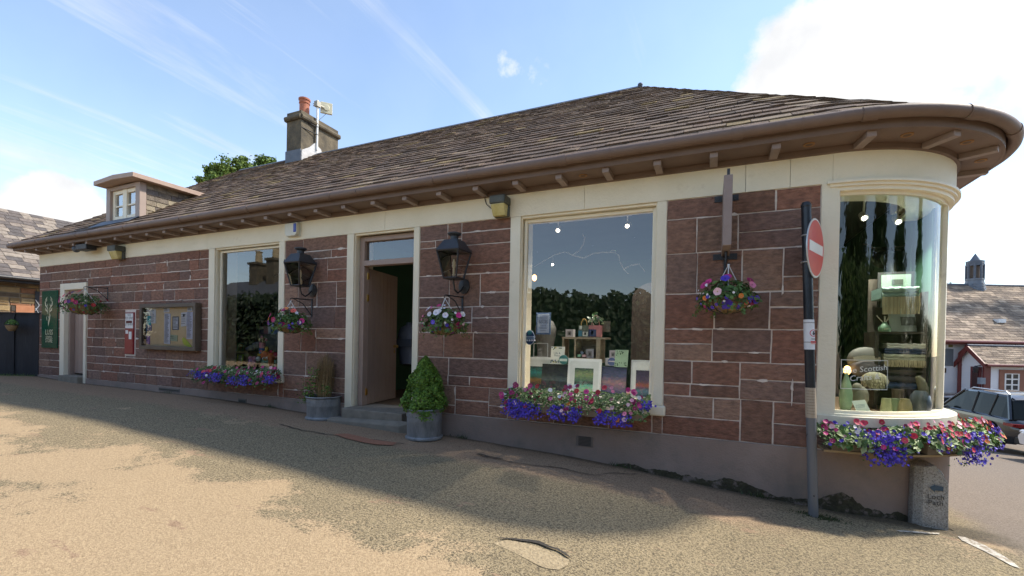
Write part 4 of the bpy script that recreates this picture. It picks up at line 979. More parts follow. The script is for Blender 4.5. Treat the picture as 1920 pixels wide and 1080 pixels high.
# ================================================================ WINDOW BOXES
def lobelia(fl, f, c, spread, drop, n, cols=VIO):
    for i in range(n):
        g = random.gauss(0,1); q = random.random()
        p = c+Vector((g*spread*.45, -random.random()*.07-.02*q, -q*drop+random.uniform(0,.04)))
        bloom(fl, p, Vector((random.uniform(-.6,.6),-1,random.uniform(-.2,.7))), random.uniform(.009,.0145), cols, five=random.random() < .35)
    for i in range(n//4):
        q = random.random(); leaf(f, c+Vector((random.gauss(0,1)*spread*.42, -.01-random.random()*.04, -q*drop+.03)), rv()+Vector((0,-1,0)), .018, random.choice(G1))
def window_box(pa, pb, pc, y0, label, seed, sections, ends, D, hfol=.16):
    """pa..pb top edge left/right, pc bottom; y0 wall side"""
    random.seed(seed); a, b, c = at(*pa, -.24), at(*pb, -.24), at(*pc, -.24); zt, zb2 = (a.z+b.z)/2, c.z
    t = thing('window_box', label, 'window box', ((a.x+b.x)/2, -.15, zb2))
    x0, x1 = a.x, b.x; n = sections
    s = MB()
    for i in range(n):
        u0, u1 = lerp(x0,x1,i/n)+.004, lerp(x0,x1,(i+1)/n)-.004
        s.hexa([(u0,-.23,zb2),(u1,-.23,zb2),(u1,-.075,zb2),(u0,-.075,zb2),(u0,-.25,zt),(u1,-.25,zt),(u1,-.06,zt),(u0,-.06,zt)])
    s.build('trough', mat('trough_%d' % seed, (.30,.235,.18), (.36,.29,.225), 4, .6), t, bevel=.008)
    s = MB()
    for q in ([.1,.5,.9] if n > 1 else [.2,.8]):
        x = lerp(x0,x1,q); s.box(x-.018, x+.018, -.256, -.2515, zb2-.03, zt-.02); s.box(x-.018, x+.018, -.254, -.004, zb2-.03, zb2-.002)
    s.build('bracket', M['brown'], t)
    f, fl = MB(), MB(); Lx = x1-x0; xa, xb = at(*ends[0], -.2).x, at(*ends[1], -.2).x
    for i in range(int(1500*Lx/1.2)):
        x = random.uniform(xa, xb); k = .72+.35*noise.noise(Vector((x*5, seed, 0)))+.2; hh = hfol*min(1.05,k)
        y = random.uniform(-.34,-.06); z = zt-.04+hh*random.random()**.7-max(0,(-.25-y))*.6
        if abs(y+.16) > .1: z -= random.random()*.03
        leaf(f, Vector((x,y,z)), Vector((random.uniform(-.5,.5), -.7, .8)), random.uniform(.03,.055), random.choice(G1+G1+G3[:1]))
    for cols, m_, rad in D['bloom']:
        cl = [random.uniform(xa,xb) for _ in range(max(3, m_//4))]
        for i in range(m_):
            x = random.choice(cl)+random.gauss(0,.04); x = min(max(x,xa),xb); y = random.uniform(-.36,-.1); z = zt-.02+hfol*random.uniform(.25,1.12)-max(0,(-.22-y))*.9
            bloom(fl, Vector((x,y,z)), Vector((random.uniform(-.5,.5),-1,.6)), rad*random.uniform(.8,1.2), cols)
    for (px, py, sp, dr, nn) in D['lob']:
        c_ = at(px, py, -.29); lobelia(fl, f, c_, sp, dr, nn)
    f.build('foliage', M['leaf'], t); fl.build('blossoms', M['petal'], t)
window_box((388,707), (491,719), (440,717.5), 0, 'brown window box of dark pink and blue flowers under the small display window', 21, 1, ((370,700),(515,715)), dict(bloom=[(MAG,46,.030),(RED,14,.03),(PNK,10,.024),(WHT,5,.022)], lob=[(380,699,.26,.10,190),(410,702,.17,.13,170),(440,708,.12,.12,70),(463,706,.17,.15,150),(509,706,.15,.10,100)]), .25)
window_box((985,757), (1205,771), (1093,781), 0, 'long taupe window box of pink and violet flowers under the large window', 22, 2, ((950,745),(1218,765)), dict(bloom=[(MAG,62,.027),(RED,22,.027),(PNK,26,.024),(WHT,16,.022),(ORG_,4,.028)], lob=[(982,757,.22,.17,330),(962,753,.12,.16,120),(1048,763,.13,.15,150),(1078,768,.09,.15,90),(1130,773,.09,.13,80),(1163,778,.13,.13,110),(1212,757,.07,.07,45)]), .22)
# ================================================================ TROUGHS ON THE CURVED CORNER
s = MB(); arcband(s, CR+.235, CR+.021, .594, .611, R(0), R(78), 30); s.box(CX0-.06, CX0, -.235, -.021, .594, .611); s.build('planter_shelf', mat('pale_board', (.34,.24,.13), (.46,.34,.20), 5, .7, stretch=(1,1,5)), SHOP)
def corner_trough(adeg, label, seed, half, lobs, blooms, pal=G3):
    random.seed(seed); a = R(adeg); c = cp(a, CR+.155, .612); tx = Vector((math.cos(a), math.sin(a), 0)); nn = Vector((math.sin(a), -math.cos(a), 0))
    t = thing('flower_trough', label, 'planter', (c.x, c.y, .612), group='flower troughs round the curved corner window')
    s = MB(); q = lambda u, v, z: c+tx*u+nn*v+Vector((0,0,z))
    s.hexa([q(-half+.03,.07,0), q(half-.03,.07,0), q(half-.03,-.07,0), q(-half+.03,-.07,0), q(-half,.09,.15), q(half,.09,.15), q(half,-.09,.15), q(-half,-.09,.15)])
    s.hexa([q(-half-.01,.10,.15), q(half+.01,.10,.15), q(half+.01,-.10,.15), q(-half-.01,-.10,.15), q(-half-.01,.10,.17), q(half+.01,.10,.17), q(half+.01,-.10,.17), q(-half-.01,-.10,.17)])
    s.build('trough', mat('plastic_trough_%d' % seed, (.13,.105,.08), (.17,.14,.105), 4, .55), t, bevel=.006)
    f, fl = MB(), MB()
    for i in range(1000):
        u = random.uniform(-half-.08, half+.08); k = .8+.5*noise.noise(Vector((u*6, seed, 0))); v = random.uniform(-.13,.20); z = .12+.10*k*random.random()**.6-max(0,v-.1)*.9
        big = noise.noise(Vector((u*4, seed+9, 0))) > .0
        leaf(f, q(u,v,z), nn*.9+UPV*.8+rv()*.6, random.uniform(.05,.075) if big else random.uniform(.025,.04), random.choice(pal if big else G1))
    for cols, m_, rad in blooms:
        cl = [random.uniform(-half-.05,half+.05) for _ in range(max(2, m_//6))]
        for i in range(m_):
            u = random.choice(cl)+random.gauss(0,.045); v = random.uniform(-.1,.22); z = .15+.12*random.random()-max(0,v-.1)*.8
            bloom(fl, q(u,v,z), nn+UPV*.5+rv()*.4, rad*random.uniform(.8,1.25), cols)
    for u0, sp, dr, m_ in lobs:
        for i in range(m_):
            h = random.random(); p = q(u0+random.gauss(0,1)*sp*.45, .10+random.random()*.09+.03*h, .17-dr*h+random.uniform(0,.05))
            bloom(fl, p, nn+rv()*.5+UPV*.3, random.uniform(.009,.0145), VIO, five=random.random() < .4)
        for i in range(m_//3):
            h = random.random(); leaf(f, q(u0+random.gauss(0,1)*sp*.5, .10+random.random()*.07, .16-dr*h), nn+rv()*.7, .02, random.choice(G1))
    f.build('foliage', M['leaf'], t); fl.build('blossoms', M['petal'], t)
corner_trough(9.5, 'flower trough with trailing violet lobelia under the left half of the curved window', 31, .28, [(.13,.16,.25,380),(-.02,.1,.12,40)], [(MAG,16,.022),(RED,16,.023),(PNK,8,.019),(WHT,5,.016),(VIO,20,.015)])
corner_trough(38, 'flower trough with crimson begonias under the right half of the curved window', 32, .27, [(.15,.16,.25,360),(-.2,.07,.14,60)], [(RED,34,.024),(MAG,16,.022),(PNK,8,.019),(ORG_,4,.022),(VIO,18,.014)])
corner_trough(63, 'flower trough with orange begonias at the far right of the curved window', 33, .20, [(.10,.18,.20,300)], [(ORG_,22,.024),(RED,26,.024),(PNK,10,.02)], G2+G3)
# ================================================================ ZINC TUBS
def zinc_tub(gp, r, h, label, kind, seed):
    random.seed(seed); b = gpt(*gp); b.y += r*.55; b.z = gz(b.x, b.y-r)-.005
    t = thing('potted_shrub', label, 'potted plant', b)
    s = MB(); s.lathe([(r*.98,0),(r*1.02,.01),(r*1.02,.028),(r*.93,.045),(r*.93,h*.55),(r*.945,h*.58),(r*.945,h*.61),(r*.94,h*.9),(r*.99,h*.93),(r*1.02,h*.97),(r*1.0,h),(r*.95,h*.985),(r*.93,h*.9),(0,h*.9)], b, 36)
    for k in range(26):
        g = -2.4+k*.066; s.ball(b+Vector((math.sin(g*.9+.6)*r*.945, -math.cos(g*.9+.6)*r*.945, h*(.79+.05*math.sin(k*1.7)))), .008, .006, .008+.008*abs(math.sin(k)), 6)
    s.build('tub', M['zinc'], t, smooth=True)
    s = MB(); s.lathe([(r*.92,h*.905),(0,h*.915)], b, 20); s.build('soil', M['soil'], t)
    f = MB(); z0 = b.z+h*.92
    if kind == 'box':
        H = .66; rr = r*1.22
        for i in range(8500):
            v = random.random(); g = random.uniform(0,6.283); prof = (.95+.25*v)*(1-v)**.72*1.12 if v > .12 else .72+1.7*v
            prof = min(1.0, prof); q = prof*rr*random.uniform(.62,1.0)**.5*(1+.34*noise.noise(Vector((math.cos(g)*2.2, math.sin(g)*2.2, v*6+seed)))+.12*noise.noise(Vector((math.cos(g)*6, math.sin(g)*6, v*14))))
            p = Vector((b.x+math.cos(g)*q+.0*v, b.y+math.sin(g)*q, z0+.02+v*H-.05*(1-v)*(q/rr)))
            leaf(f, p, Vector((math.cos(g), math.sin(g), .6))+rv()*.9, random.uniform(.020,.040), random.choice(G2))
        for i in range(200):  # a spill over the right rim
            u = random.random(); p = b+Vector((r*.55+random.gauss(0,.05), -r*.78+random.gauss(0,.04), h*.98-u*.12)); leaf(f, p, rv()+Vector((.3,-1,.3)), .028, random.choice(G2))
        st_ = MB(); st_.tube([b+Vector((0,0,h*.88)), b+Vector((0.01,0,h+.4))], [.02,.008], 7); st_.build('stem', M['bark'], t)
        f.build('foliage', M['leaf'], t)
    else:
        tw = MB()
        for i in range(230):
            g = random.uniform(0,6.283); q = random.random()**.5*r*.75; p0 = b+Vector((math.cos(g)*q*.5, math.sin(g)*q*.5, h*.9)); H = random.uniform(.38,.72)*(1-.3*q/r); sp = .55
            p2 = b+Vector((math.cos(g)*q*sp*1.2+.02, math.sin(g)*q*sp*1.2, h*.9+H)); pm = p0.lerp(p2,.5)+rv()*.02
            tw.tube([p0, pm, p2], [.0045,.0035,.0015], 4, random.choice([(.27,.18,.075),(.34,.23,.11),(.20,.13,.055),(.38,.27,.13)]), cap=False)
            for k in range(3):
                m0 = pm.lerp(p2, random.random()); tw.tube([m0, m0+Vector((random.uniform(-.05,.05), random.uniform(-.05,.05), random.uniform(.03,.09)))], [.0022,.001], 3, (.20,.135,.06), cap=False)
        tw.build('dry_twigs', mat('dry_twig', (.85,.85,.85), (1.15,1.1,1.05), 15, .8, attr=True), t)
        for cx_, cy_, cz_, sp, n in ((-.62*r,-.4*r,.16,.07,170),(-.86*r,-.5*r,.06,.045,90),(-.25*r,-.5*r,.36,.045,70),(.72*r,-.5*r,.16,.035,50),(-.5*r,-.3*r,.26,.05,60),(-.95*r,-.65*r,-.03,.03,40)):
            for i in range(n): leaf(f, b+Vector((cx_,cy_,h*.9+cz_))+Vector((random.gauss(0,sp),random.gauss(0,sp),random.gauss(0,sp))), rv()+UPV*.5+Vector((0,-.4,0)), random.uniform(.02,.038), random.choice(G2+G1))
        f.build('foliage', M['leaf'], t)
zinc_tub((593,786), .25, .335, 'round zinc tub with a brown dried-out shrub left of the open door', 'dry', 41)
zinc_tub((784,823.5), .232, .385, 'zinc tub with a clipped bright green cone shrub beside the doorstep', 'box', 42)
# ================================================================ NO ENTRY SIGN ON ITS POLE
random.seed(5)
def pole_mat():
    m = mat('peeling_black_post', (.010,.012,.016), (.022,.026,.034), 6, .32, .15, 40)
    nt = m.node_tree; N = nt.nodes; L = nt.links; b = N['Principled BSDF']; tc = N.new('ShaderNodeTexCoord'); sp = N.new('ShaderNodeSeparateXYZ'); L.new(tc.outputs['Object'], sp.inputs[0])
    nz = N.new('ShaderNodeTexNoise'); nz.inputs['Scale'].default_value = 9; nz.inputs['Detail'].default_value = 5; mp = N.new('ShaderNodeMapping'); mp.inputs['Scale'].default_value = (1,1,.6); L.new(tc.outputs['Object'], mp.inputs[0]); L.new(mp.outputs[0], nz.inputs['Vector'])
    mr = N.new('ShaderNodeMapRange'); mr.inputs[1].default_value = .55; mr.inputs[2].default_value = 1.35; mr.inputs[3].default_value = .30; mr.inputs[4].default_value = -.12; L.new(sp.outputs[2], mr.inputs[0])
    ad = N.new('ShaderNodeMath'); ad.operation = 'ADD'; L.new(nz.outputs[0], ad.inputs[0]); L.new(mr.outputs[0], ad.inputs[1])
    r2 = N.new('ShaderNodeMapRange'); r2.inputs[1].default_value = .575; r2.inputs[2].default_value = .59; L.new(ad.outputs[0], r2.inputs[0])
    src = b.inputs['Base Color'].links[0].from_socket; mx = N.new('ShaderNodeMix'); mx.data_type = 'RGBA'; L.new(r2.outputs[0], mx.inputs[0]); L.new(src, mx.inputs[6]); mx.inputs[7].default_value = (.15,.155,.165,1); L.new(mx.outputs[2], b.inputs['Base Color'])
    return m
pb = gpt(1525.5,968); pt_ = at(1511.5,389,pb.y+.02); pb.z -= .05
t = thing('no_entry_sign', 'round red no entry sign on a peeling black pole at the shop corner', 'road sign', pb)
ax = (pt_-pb).normalized(); rp = .0395
s = MB(); s.tube([pb, pb+ax*.4, pb.lerp(pt_,.5), pt_], [rp,rp,rp,rp], 20); s.lathe([(rp,0),(rp*1.08,.005),(rp*1.08,.02),(rp*.8,.045),(0,.055)], pt_, 20, axis=ax); s.build('post', pole_mat(), t, smooth=True)
def on_pole(py): 
    f = (968-py)/(968-389); return pb.lerp(pt_, f)
def wrap(name, py0, py1, col, r, a0, a1, m_=None):
    s = MB(); A, B = on_pole(py1), on_pole(py0); n = 16; vs = []
    for i in range(n+1):
        g = lerp(a0,a1,i/n); d = Vector((math.sin(g), -math.cos(g), 0))*r; vs += [A+d, B+d]
    s.mesh(vs, [(2*i, 2*i+2, 2*i+3, 2*i+1) for i in range(n)], col); return s
s = wrap('label', 597, 652, (.72,.73,.75), rp+.0025, R(-140), R(120))
for py in (603, 638.5):
    P = [on_pole(py)+Vector((math.sin(g),-math.cos(g),0))*(rp+.004) for g in [R(-140+i*20) for i in range(14)]]; s.tube(P, .0022, 4, (.03,.03,.03))
cc = on_pole(622)
for i in range(16):   # red prohibition ring printed on the label
    def rp_(g, rr): 
        a = R(42)+math.cos(g)*rr/rp; return cc+Vector((math.sin(a),-math.cos(a),0))*(rp+.0032)+ax*(math.sin(g)*rr)
    g0, g1 = i*.3927, (i+1)*.3927; s.poly([rp_(g0,.026), rp_(g1,.026), rp_(g1,.032), rp_(g0,.032)], (.60,.05,.12))
for (da, dz, w, h, col) in ((42,.0,.008,.018,(.04,.04,.05)),(44,-.004,.014,.006,(.04,.04,.05)),(40,-.052,.026,.003,(.05,.05,.05)),(36,-.078,.028,.008,(.65,.10,.10)),(36,-.093,.024,.004,(.75,.35,.32))):
    a = R(da); d = Vector((math.sin(a),-math.cos(a),0)); tg = Vector((math.cos(a),math.sin(a),0)); c = cc+d*(rp+.0036)+ax*dz; s.poly([c-tg*w-ax*h, c+tg*w-ax*h, c+tg*w+ax*h, c-tg*w+ax*h], col)
s.build('notice_label', M['paint'], t)
s = wrap('label', 722, 777, (.42,.34,.25), rp+.0025, R(-150), R(130))
for k in range(9):
    c = on_pole(728+k*5.2); a = R(-20); 
    for j in range(5):
        a = R(-45+j*18); d = Vector((math.sin(a),-math.cos(a),0)); tg = Vector((math.cos(a),math.sin(a),0)); c2 = c+d*(rp+.0036); s.poly([c2-tg*.006-ax*.0022, c2+tg*.006-ax*.0022, c2+tg*.006+ax*.0022, c2-tg*.006+ax*.0022], (.22,.17,.12))
s.build('faded_label', M['paint'], t)
nrm = Vector((.915,-.405,0)).normalized(); tgt = Vector((-nrm.y, nrm.x, 0)); dc = on_pole(466)+nrm*(rp+.028); rD = .262
dc = on_pole(466)+Vector((.045,0,0))+nrm*.02
s = MB(); s.lathe([(rD,-.006),(rD,.0)], dc, 48, axis=nrm); pl_ = s.build('sign_plate', M['steel'], t)
s = MB(); s.lathe([(rD*.985,.001),(0,.0012)], dc, 48, axis=nrm); s.build('white_rim', mat('reflective_white', (.80,.78,.72), rough=.4), pl_)
s = MB(); s.lathe([(rD*.935,.003),(0,.0032)], dc, 48, axis=nrm); s.build('red_face', mat('reflective_red', (.60,.045,.03), (.66,.06,.04), 4, .4), pl_)
s = MB(); s.obox(dc+nrm*.005, tgt, nrm, (0,0,1), rD*.78, .001, rD*.17); s.build('white_bar', mat('reflective_bar', (.80,.78,.72), rough=.4), pl_)
s = MB(); 
for dz in (.12,-.12): s.tube([on_pole(466)+Vector((math.sin(g)*(rp+.006),-math.cos(g)*(rp+.006),dz)) for g in [i*.5 for i in range(14)]], .006, 5); s.obox(on_pole(466)+Vector((.03,0,dz))+nrm*.01, nrm, tgt, (0,0,1), .02, .03, .012)
s.build('clamp', M['steel'], t)
# ================================================================ STONE MARKER
b = gpt(1741,986); b.y += .06; b.z = gz(b.x, b.y)-.03
t = thing('stone_marker', 'speckled granite path marker with a blue arrow against the rounded corner', 'path marker', b)
mn = Vector((.10,-.995,0)).normalized(); mt = Vector((-mn.y, mn.x, 0)); hw, hd, H = .118, .10, .585
def q(u, v, z): return b+mt*u+mn*v+Vector((0,0,z))
s = MB()
bot = [q(-hw,hd*.45,0), q(-hw+.05,hd,0), q(hw,hd,0), q(hw,-hd,0), q(-hw,-hd,0)]
def topz(u): return H if u < .02 else H-(u-.02)*1.55
top = [q(-hw+.008,hd*.45-.01,H-.035), q(-hw+.055,hd-.012,H-.03), q(.02,hd-.012,H-.01), q(hw-.006,hd-.008,topz(hw)), q(hw-.006,-hd+.008,topz(hw)), q(.02,-hd+.01,H), q(-hw+.008,-hd+.01,H-.01)]
s.mesh(bot+top, [(4,3,2,1,0), (0,1,6,5), (1,2,8,7,6), (2,3,9,8), (3,4,11,10,9), (4,0,5,11), (5,6,7,10,11), (7,8,9,10)])
s.build('stone', mat('granite', (.24,.22,.19), (.55,.52,.46), 75, .8, .5, 80, c3=(.10,.09,.08), s3=95, t3=(.55,.62)), t, bevel=.008)
fn = (q(hw,0,topz(hw))-q(.02,0,H)).cross(q(0,-1,0)-q(0,0,0)).normalized(); fn = fn if fn.z > 0 else -fn
s = MB(); s.lathe([(.036,0),(.036,.004),(0,.0045)], (q(.02,.045,H)+q(hw,.045,topz(hw)))*.5+fn*.001, 24, axis=fn); s.build('white_disc', M['white'], t)
s = MB(); c = q(.025,hd+.001,H-.205)
s.prism([c+mt*u+Vector((0,0,z)) for u, z in ((-.05,0),(-.012,.034),(-.012,.018),(.045,.02),(.045,-.02),(-.012,-.018),(-.012,-.034))], mn*.003); s.build('arrow', mat('blue_arrow', (.05,.085,.12), (.07,.11,.145), 20, .7), t)
s = MB(); text_mb(s, 'Loch', .062, q(.02,hd+.0015,H-.30), mt, (0,0,1)); text_mb(s, 'Path', .062, q(.02,hd+.0015,H-.352), mt, (0,0,1)); s.build('lettering', mat('dark_lettering', (.035,.033,.03), (.08,.075,.07), 60, .8), t)
# ================================================================ BEHIND THE GLASS
random.seed(9)
def proj(v):
    d = Vector(v)-CAM; z = d.dot(FWD); return PCX+FPX*d.dot(RIGHT)/z, PCY-FPX*d.dot(UP)/z
def goods(name, label, cat, mb, m_=None, group=None, bevel=0, smooth=False):
    return tag(recentre(mb.build(name, m_ or M['paint'], bevel=bevel, smooth=smooth)), label, cat, group)
def card(f, rect, y, th, col, extra=None, lean=0.0):
    """upright slab whose front face covers rect at depth y"""
    (a, b, c, d) = rect; p, q = f(a,(b+d)/2,y), f(c,(b+d)/2,y); zt = f((a+c)/2,b,y).z; zb = f((a+c)/2,d,y).z
    s = MB(); s.hexa([(p.x,y,zb),(q.x,y,zb),(q.x,y+th,zb),(p.x,y+th,zb),(p.x,y+lean,zt),(q.x,y+lean,zt),(q.x,y+lean+th,zt),(p.x,y+lean+th,zt)], col)
    return s, (p.x, q.x, zb, zt)
def inset(s, box, y, fr, col, off=-.002):
    x0, x1, z0, z1 = box; u0, v0, u1, v1 = fr
    s.box(lerp(x0,x1,u0), lerp(x0,x1,u1), y+off-.0015, y+off, lerp(z1,z0,v1), lerp(z1,z0,v0), col)
def picture(f, rect, y, frame_col, bands, label, mat_w=.14, lean=.06, mount=True):
    a, b, c, d = rect; s, bx = card(f, rect, y, .03, frame_col, lean=lean); x0, x1, z0, z1 = bx
    def P(u, v, o): return Vector((lerp(x0,x1,u), y+lean*(1-v)-o, lerp(z1,z0,v)))
    def quad(u0,v0,u1,v1,o,col): s.poly([P(u0,v1,o),P(u1,v1,o),P(u1,v0,o),P(u0,v0,o)], col)
    w = (x1-x0); h = (z1-z0); iu, iv = .075, .075*w/h
    if mount: quad(iu, iv, 1-iu, 1-iv, .003, (.50,.56,.58))
    u0, v0, u1, v1 = (.22,.24,.78,.86) if mount else (0.0,0.0,1,1)
    if not mount: u0, v0, u1, v1 = .01,.01,.99,.99
    n = 26
    for i in range(n):
        t = (i+.5)/n; k = interp(t, [(q, j) for j, (q, _) in enumerate(bands)]); j = min(int(k), len(bands)-2); fr = k-j
        for m_ in range(10):
            jit = max(0, min(1, fr+random.uniform(-.25,.25))); colr = tuple(lerp(bands[j][1][e], bands[j+1][1][e], jit)*random.uniform(.85,1.15) for e in range(3))
            ua, ub = lerp(u0,u1,m_/10), lerp(u0,u1,(m_+1)/10); quad(ua, lerp(v0,v1,i/n), ub, lerp(v0,v1,(i+1)/n), .005, colr)
    return goods('framed_picture' if mount else 'canvas_print', label, 'picture', s, group='pictures propped in the large window')
def plat(x0, x1, z, y0, y1, name, label):
    s = MB(); s.box(x0, x1, y0, y1, fz+.001, z, None); return goods(name, label, 'display stand', s, M['wood'])
# ---------------------------------------------------------------- large window
z2 = lambda x, y, yy: at(1040+x/6, 560+y/6, yy)
z3 = lambda x, y, yy: at(970+x/6, 560+y/6, yy)
zfloor2 = z_w2s+.02
plat(W2[1]+.02, W2[2]-.02, z_w2s+.005, .42, 1.5, 'display_plinth', 'low display plinth inside the large shop window')
SEA = [(0,(.02,.06,.05)),(.25,(.16,.22,.10)),(.5,(.05,.12,.08)),(.62,(.01,.03,.03)),(.7,(.10,.35,.28)),(1,(.30,.36,.20))]
DUSK = [(0,(.015,.03,.08)),(.3,(.06,.07,.14)),(.5,(.25,.16,.18)),(.7,(.12,.10,.18)),(.85,(.02,.04,.10)),(1,(.16,.18,.26))]
picture(z2, (135,678,512,1120), .46, (.60,.66,.68), SEA, 'white framed green seascape propped in the middle of the large window')
picture(z3, (60,660,372,1090), .62, (.58,.64,.66), [(0,(.01,.03,.04)),(.25,(.02,.22,.22)),(.45,(.03,.10,.09)),(.55,(.25,.15,.05)),(.7,(.10,.06,.03)),(.78,(.01,.05,.07)),(1,(.10,.25,.28))], 'white framed teal and ochre landscape at the left of the large window')
picture(z2, (850,695,1120,1170), .50, (.42,.48,.52), [(0,(.02,.02,.05)),(.4,(.05,.04,.09)),(.58,(.26,.08,.05)),(.68,(.05,.06,.10)),(.8,(.06,.16,.22)),(1,(.02,.05,.10))], 'grey framed red sunset seascape at the right of the large window')
picture(z2, (508,770,800,1120), .52, (.03,.04,.08), DUSK, 'unframed canvas of a pink dusk sky in the large window', mount=False)
picture(z3, (262,738,560,1060), .54, (.01,.015,.02), [(0,(.006,.012,.02)),(.4,(.01,.02,.03)),(.55,(.05,.08,.09)),(.62,(.008,.016,.024)),(1,(.02,.03,.05))], 'unframed dark navy canvas behind the flowers in the large window', mount=False)
# poster and sticker on the pane
s, bx = card(z3, (213,157,376,402), .112, .003, (.10,.17,.30)); inset(s, bx, .112, (.10,.07,.90,.93), (.62,.67,.74))
x0, x1, z0, z1 = bx; xm = (x0+x1)/2; w = x1-x0
text_mb(s, 'EASTER', w*.175, (xm,.1075,lerp(z1,z0,.44)), (1,0,0), (0,0,1.15), col=(.06,.08,.18)); text_mb(s, 'WEEKENDS', w*.125, (xm,.1075,lerp(z1,z0,.50)), (1,0,0), (0,0,1), col=(.06,.08,.18))
for k, (u, v) in enumerate(((.25,.20),(.22,.28),(.30,.57),(.22,.66),(.25,.72),(.3,.82))): inset(s, bx, .112, (u, v, 1-u, v+.018), (.25,.28,.36), -.0042)
goods('poster', 'blue bordered white poster stuck inside the large window pane', 'poster', s)
s = MB(); a, b = z3(83,437,.112), z3(194,437,.112); cz = z3(140,437,.112); ry = (z3(140,353,.112).z-z3(140,522,.112).z)/2
for k, (f_, col, o) in enumerate(((1,(.45,.50,.58),0),(.92,(.01,.045,.13),.0015))): s.prism([(cz.x+math.cos(g)*(b.x-a.x)/2*f_, .112-o, cz.z+math.sin(g)*ry*f_) for g in [i*math.pi/14 for i in range(28)]], (0,-.0015,0), col)
for k in range(5): s.box(cz.x-.075+k*.032, cz.x-.053+k*.032, .107, .1085, cz.z-.045, cz.z-.025, (.7,.72,.76))
s.box(cz.x-.075, cz.x+.075, .107, .1085, cz.z+.0, cz.z+.018, (.35,.42,.52)); s.box(cz.x-.06, cz.x+.06, .107, .1085, cz.z-.02, cz.z-.008, (.25,.34,.44)); s.ball((cz.x,.107,cz.z+.06), .03, .002, .028, 10, (.02,.18,.22))
goods('window_sticker', 'dark blue oval sticker with five white stars on the large pane', 'sticker', s)
s = MB(); p, q = z3(180,655,.3), z3(345,500,.3)
for A in ((p.x,p.x+.008,p.z,q.z),(q.x-.008,q.x,p.z,q.z),(p.x,q.x,p.z,p.z+.008),(p.x,q.x,q.z-.008,q.z)): s.box(A[0],A[1],.3,.305,A[2],A[3],(.30,.32,.33))
for k in range(6): s.box(lerp(p.x,q.x,.3),lerp(p.x,q.x,.62),.301,.303,lerp(p.z,q.z,.12+k*.1),lerp(p.z,q.z,.145+k*.1),(.30,.31,.32))
goods('clear_sign_holder', 'clear sign holder with faint lines above the teal landscape', 'sign holder', s)
s, bx = card(z3, (372,540,524,735), .5, .01, (.62,.66,.62), lean=.03)
for k in range(26):
    u, v = (random.random(), random.choice((random.uniform(.02,.2), random.uniform(.8,.98)))); inset(s, bx, .5, (u*.9, v*.93, u*.9+.09, v*.93+.06), random.choice([(.08,.16,.10),(.05,.10,.24),(.45,.42,.08),(.12,.20,.16)]))
x0, x1, z0, z1 = bx; text_mb(s, 'Lilly &', (x1-x0)*.2, ((x0+x1)/2,.494,lerp(z1,z0,.42)), (1,0,0), (0,0,1), col=(.05,.10,.14)); text_mb(s, 'Flora', (x1-x0)*.2, ((x0+x1)/2,.494,lerp(z1,z0,.56)), (1,0,0), (0,0,1), col=(.05,.10,.14))
goods('greeting_card', 'white floral greeting card standing left of the wooden crate', 'card', s)
s = MB(); c = z3(517,686,.46); s.lathe([(.058,-.02),(.058,0),(0,.001)], c, 24, (.02,.14,.15), axis=(0,-1,0)); s.box(c.x-.05, c.x+.05, c.y-.003, c.y-.001, c.z-.02, c.z+.012, (.42,.52,.50)); goods('round_tin', 'round teal tin with a pale band beside the floral card', 'tin', s)
s, bx = card(z2, (673,577,820,768), .55, .012, (.26,.40,.28), lean=.05)
for k in range(22): u, v = random.random()*.9, random.choice((random.uniform(.02,.3), random.uniform(.7,.95))); inset(s, bx, .55, (u, v, u+.07, v+.05), (.03,.08,.05), -.05*(1-v)*-1-.004 if 0 else -.004)
goods('greeting_card', 'pale green patterned card right of the wooden crate', 'card', s)
for rect, y, col, lab in (((616,583,695,668),.66,(.36,.34,.36),'grey gift box behind the pale green card'), ((570,670,680,756),.60,(.36,.38,.38),'grey gift box low beside the pale green card'), ((122,345,210,432),.80,(.40,.39,.39),'grey gift box on the left end of the wooden crate'), ((350,566,440,668),.85,(.36,.36,.38),'grey gift box with a tag inside the wooden crate')):
    s, bx = card(z2, rect, y, .09, col); inset(s, bx, y, (.25,.25,.75,.8), (.20,.18,.18)); inset(s, bx, y, (.4,.4,.62,.7), (.05,.05,.05), -.004); goods('gift_box', lab, 'box', s, group='gift boxes in the large window')
s = MB(); c = z2(642,708,.575); s.lathe([(.05,-.006),(.05,.0),(0,.001)], c, 20, (.06,.10,.24), axis=(0,-1,0)); s.box(c.x-.04,c.x+.04,c.y-.003,c.y-.001,c.z-.004,c.z+.01,(.45,.42,.48)); goods('coaster', 'round blue coaster leaning on the grey gift box', 'coaster', s)
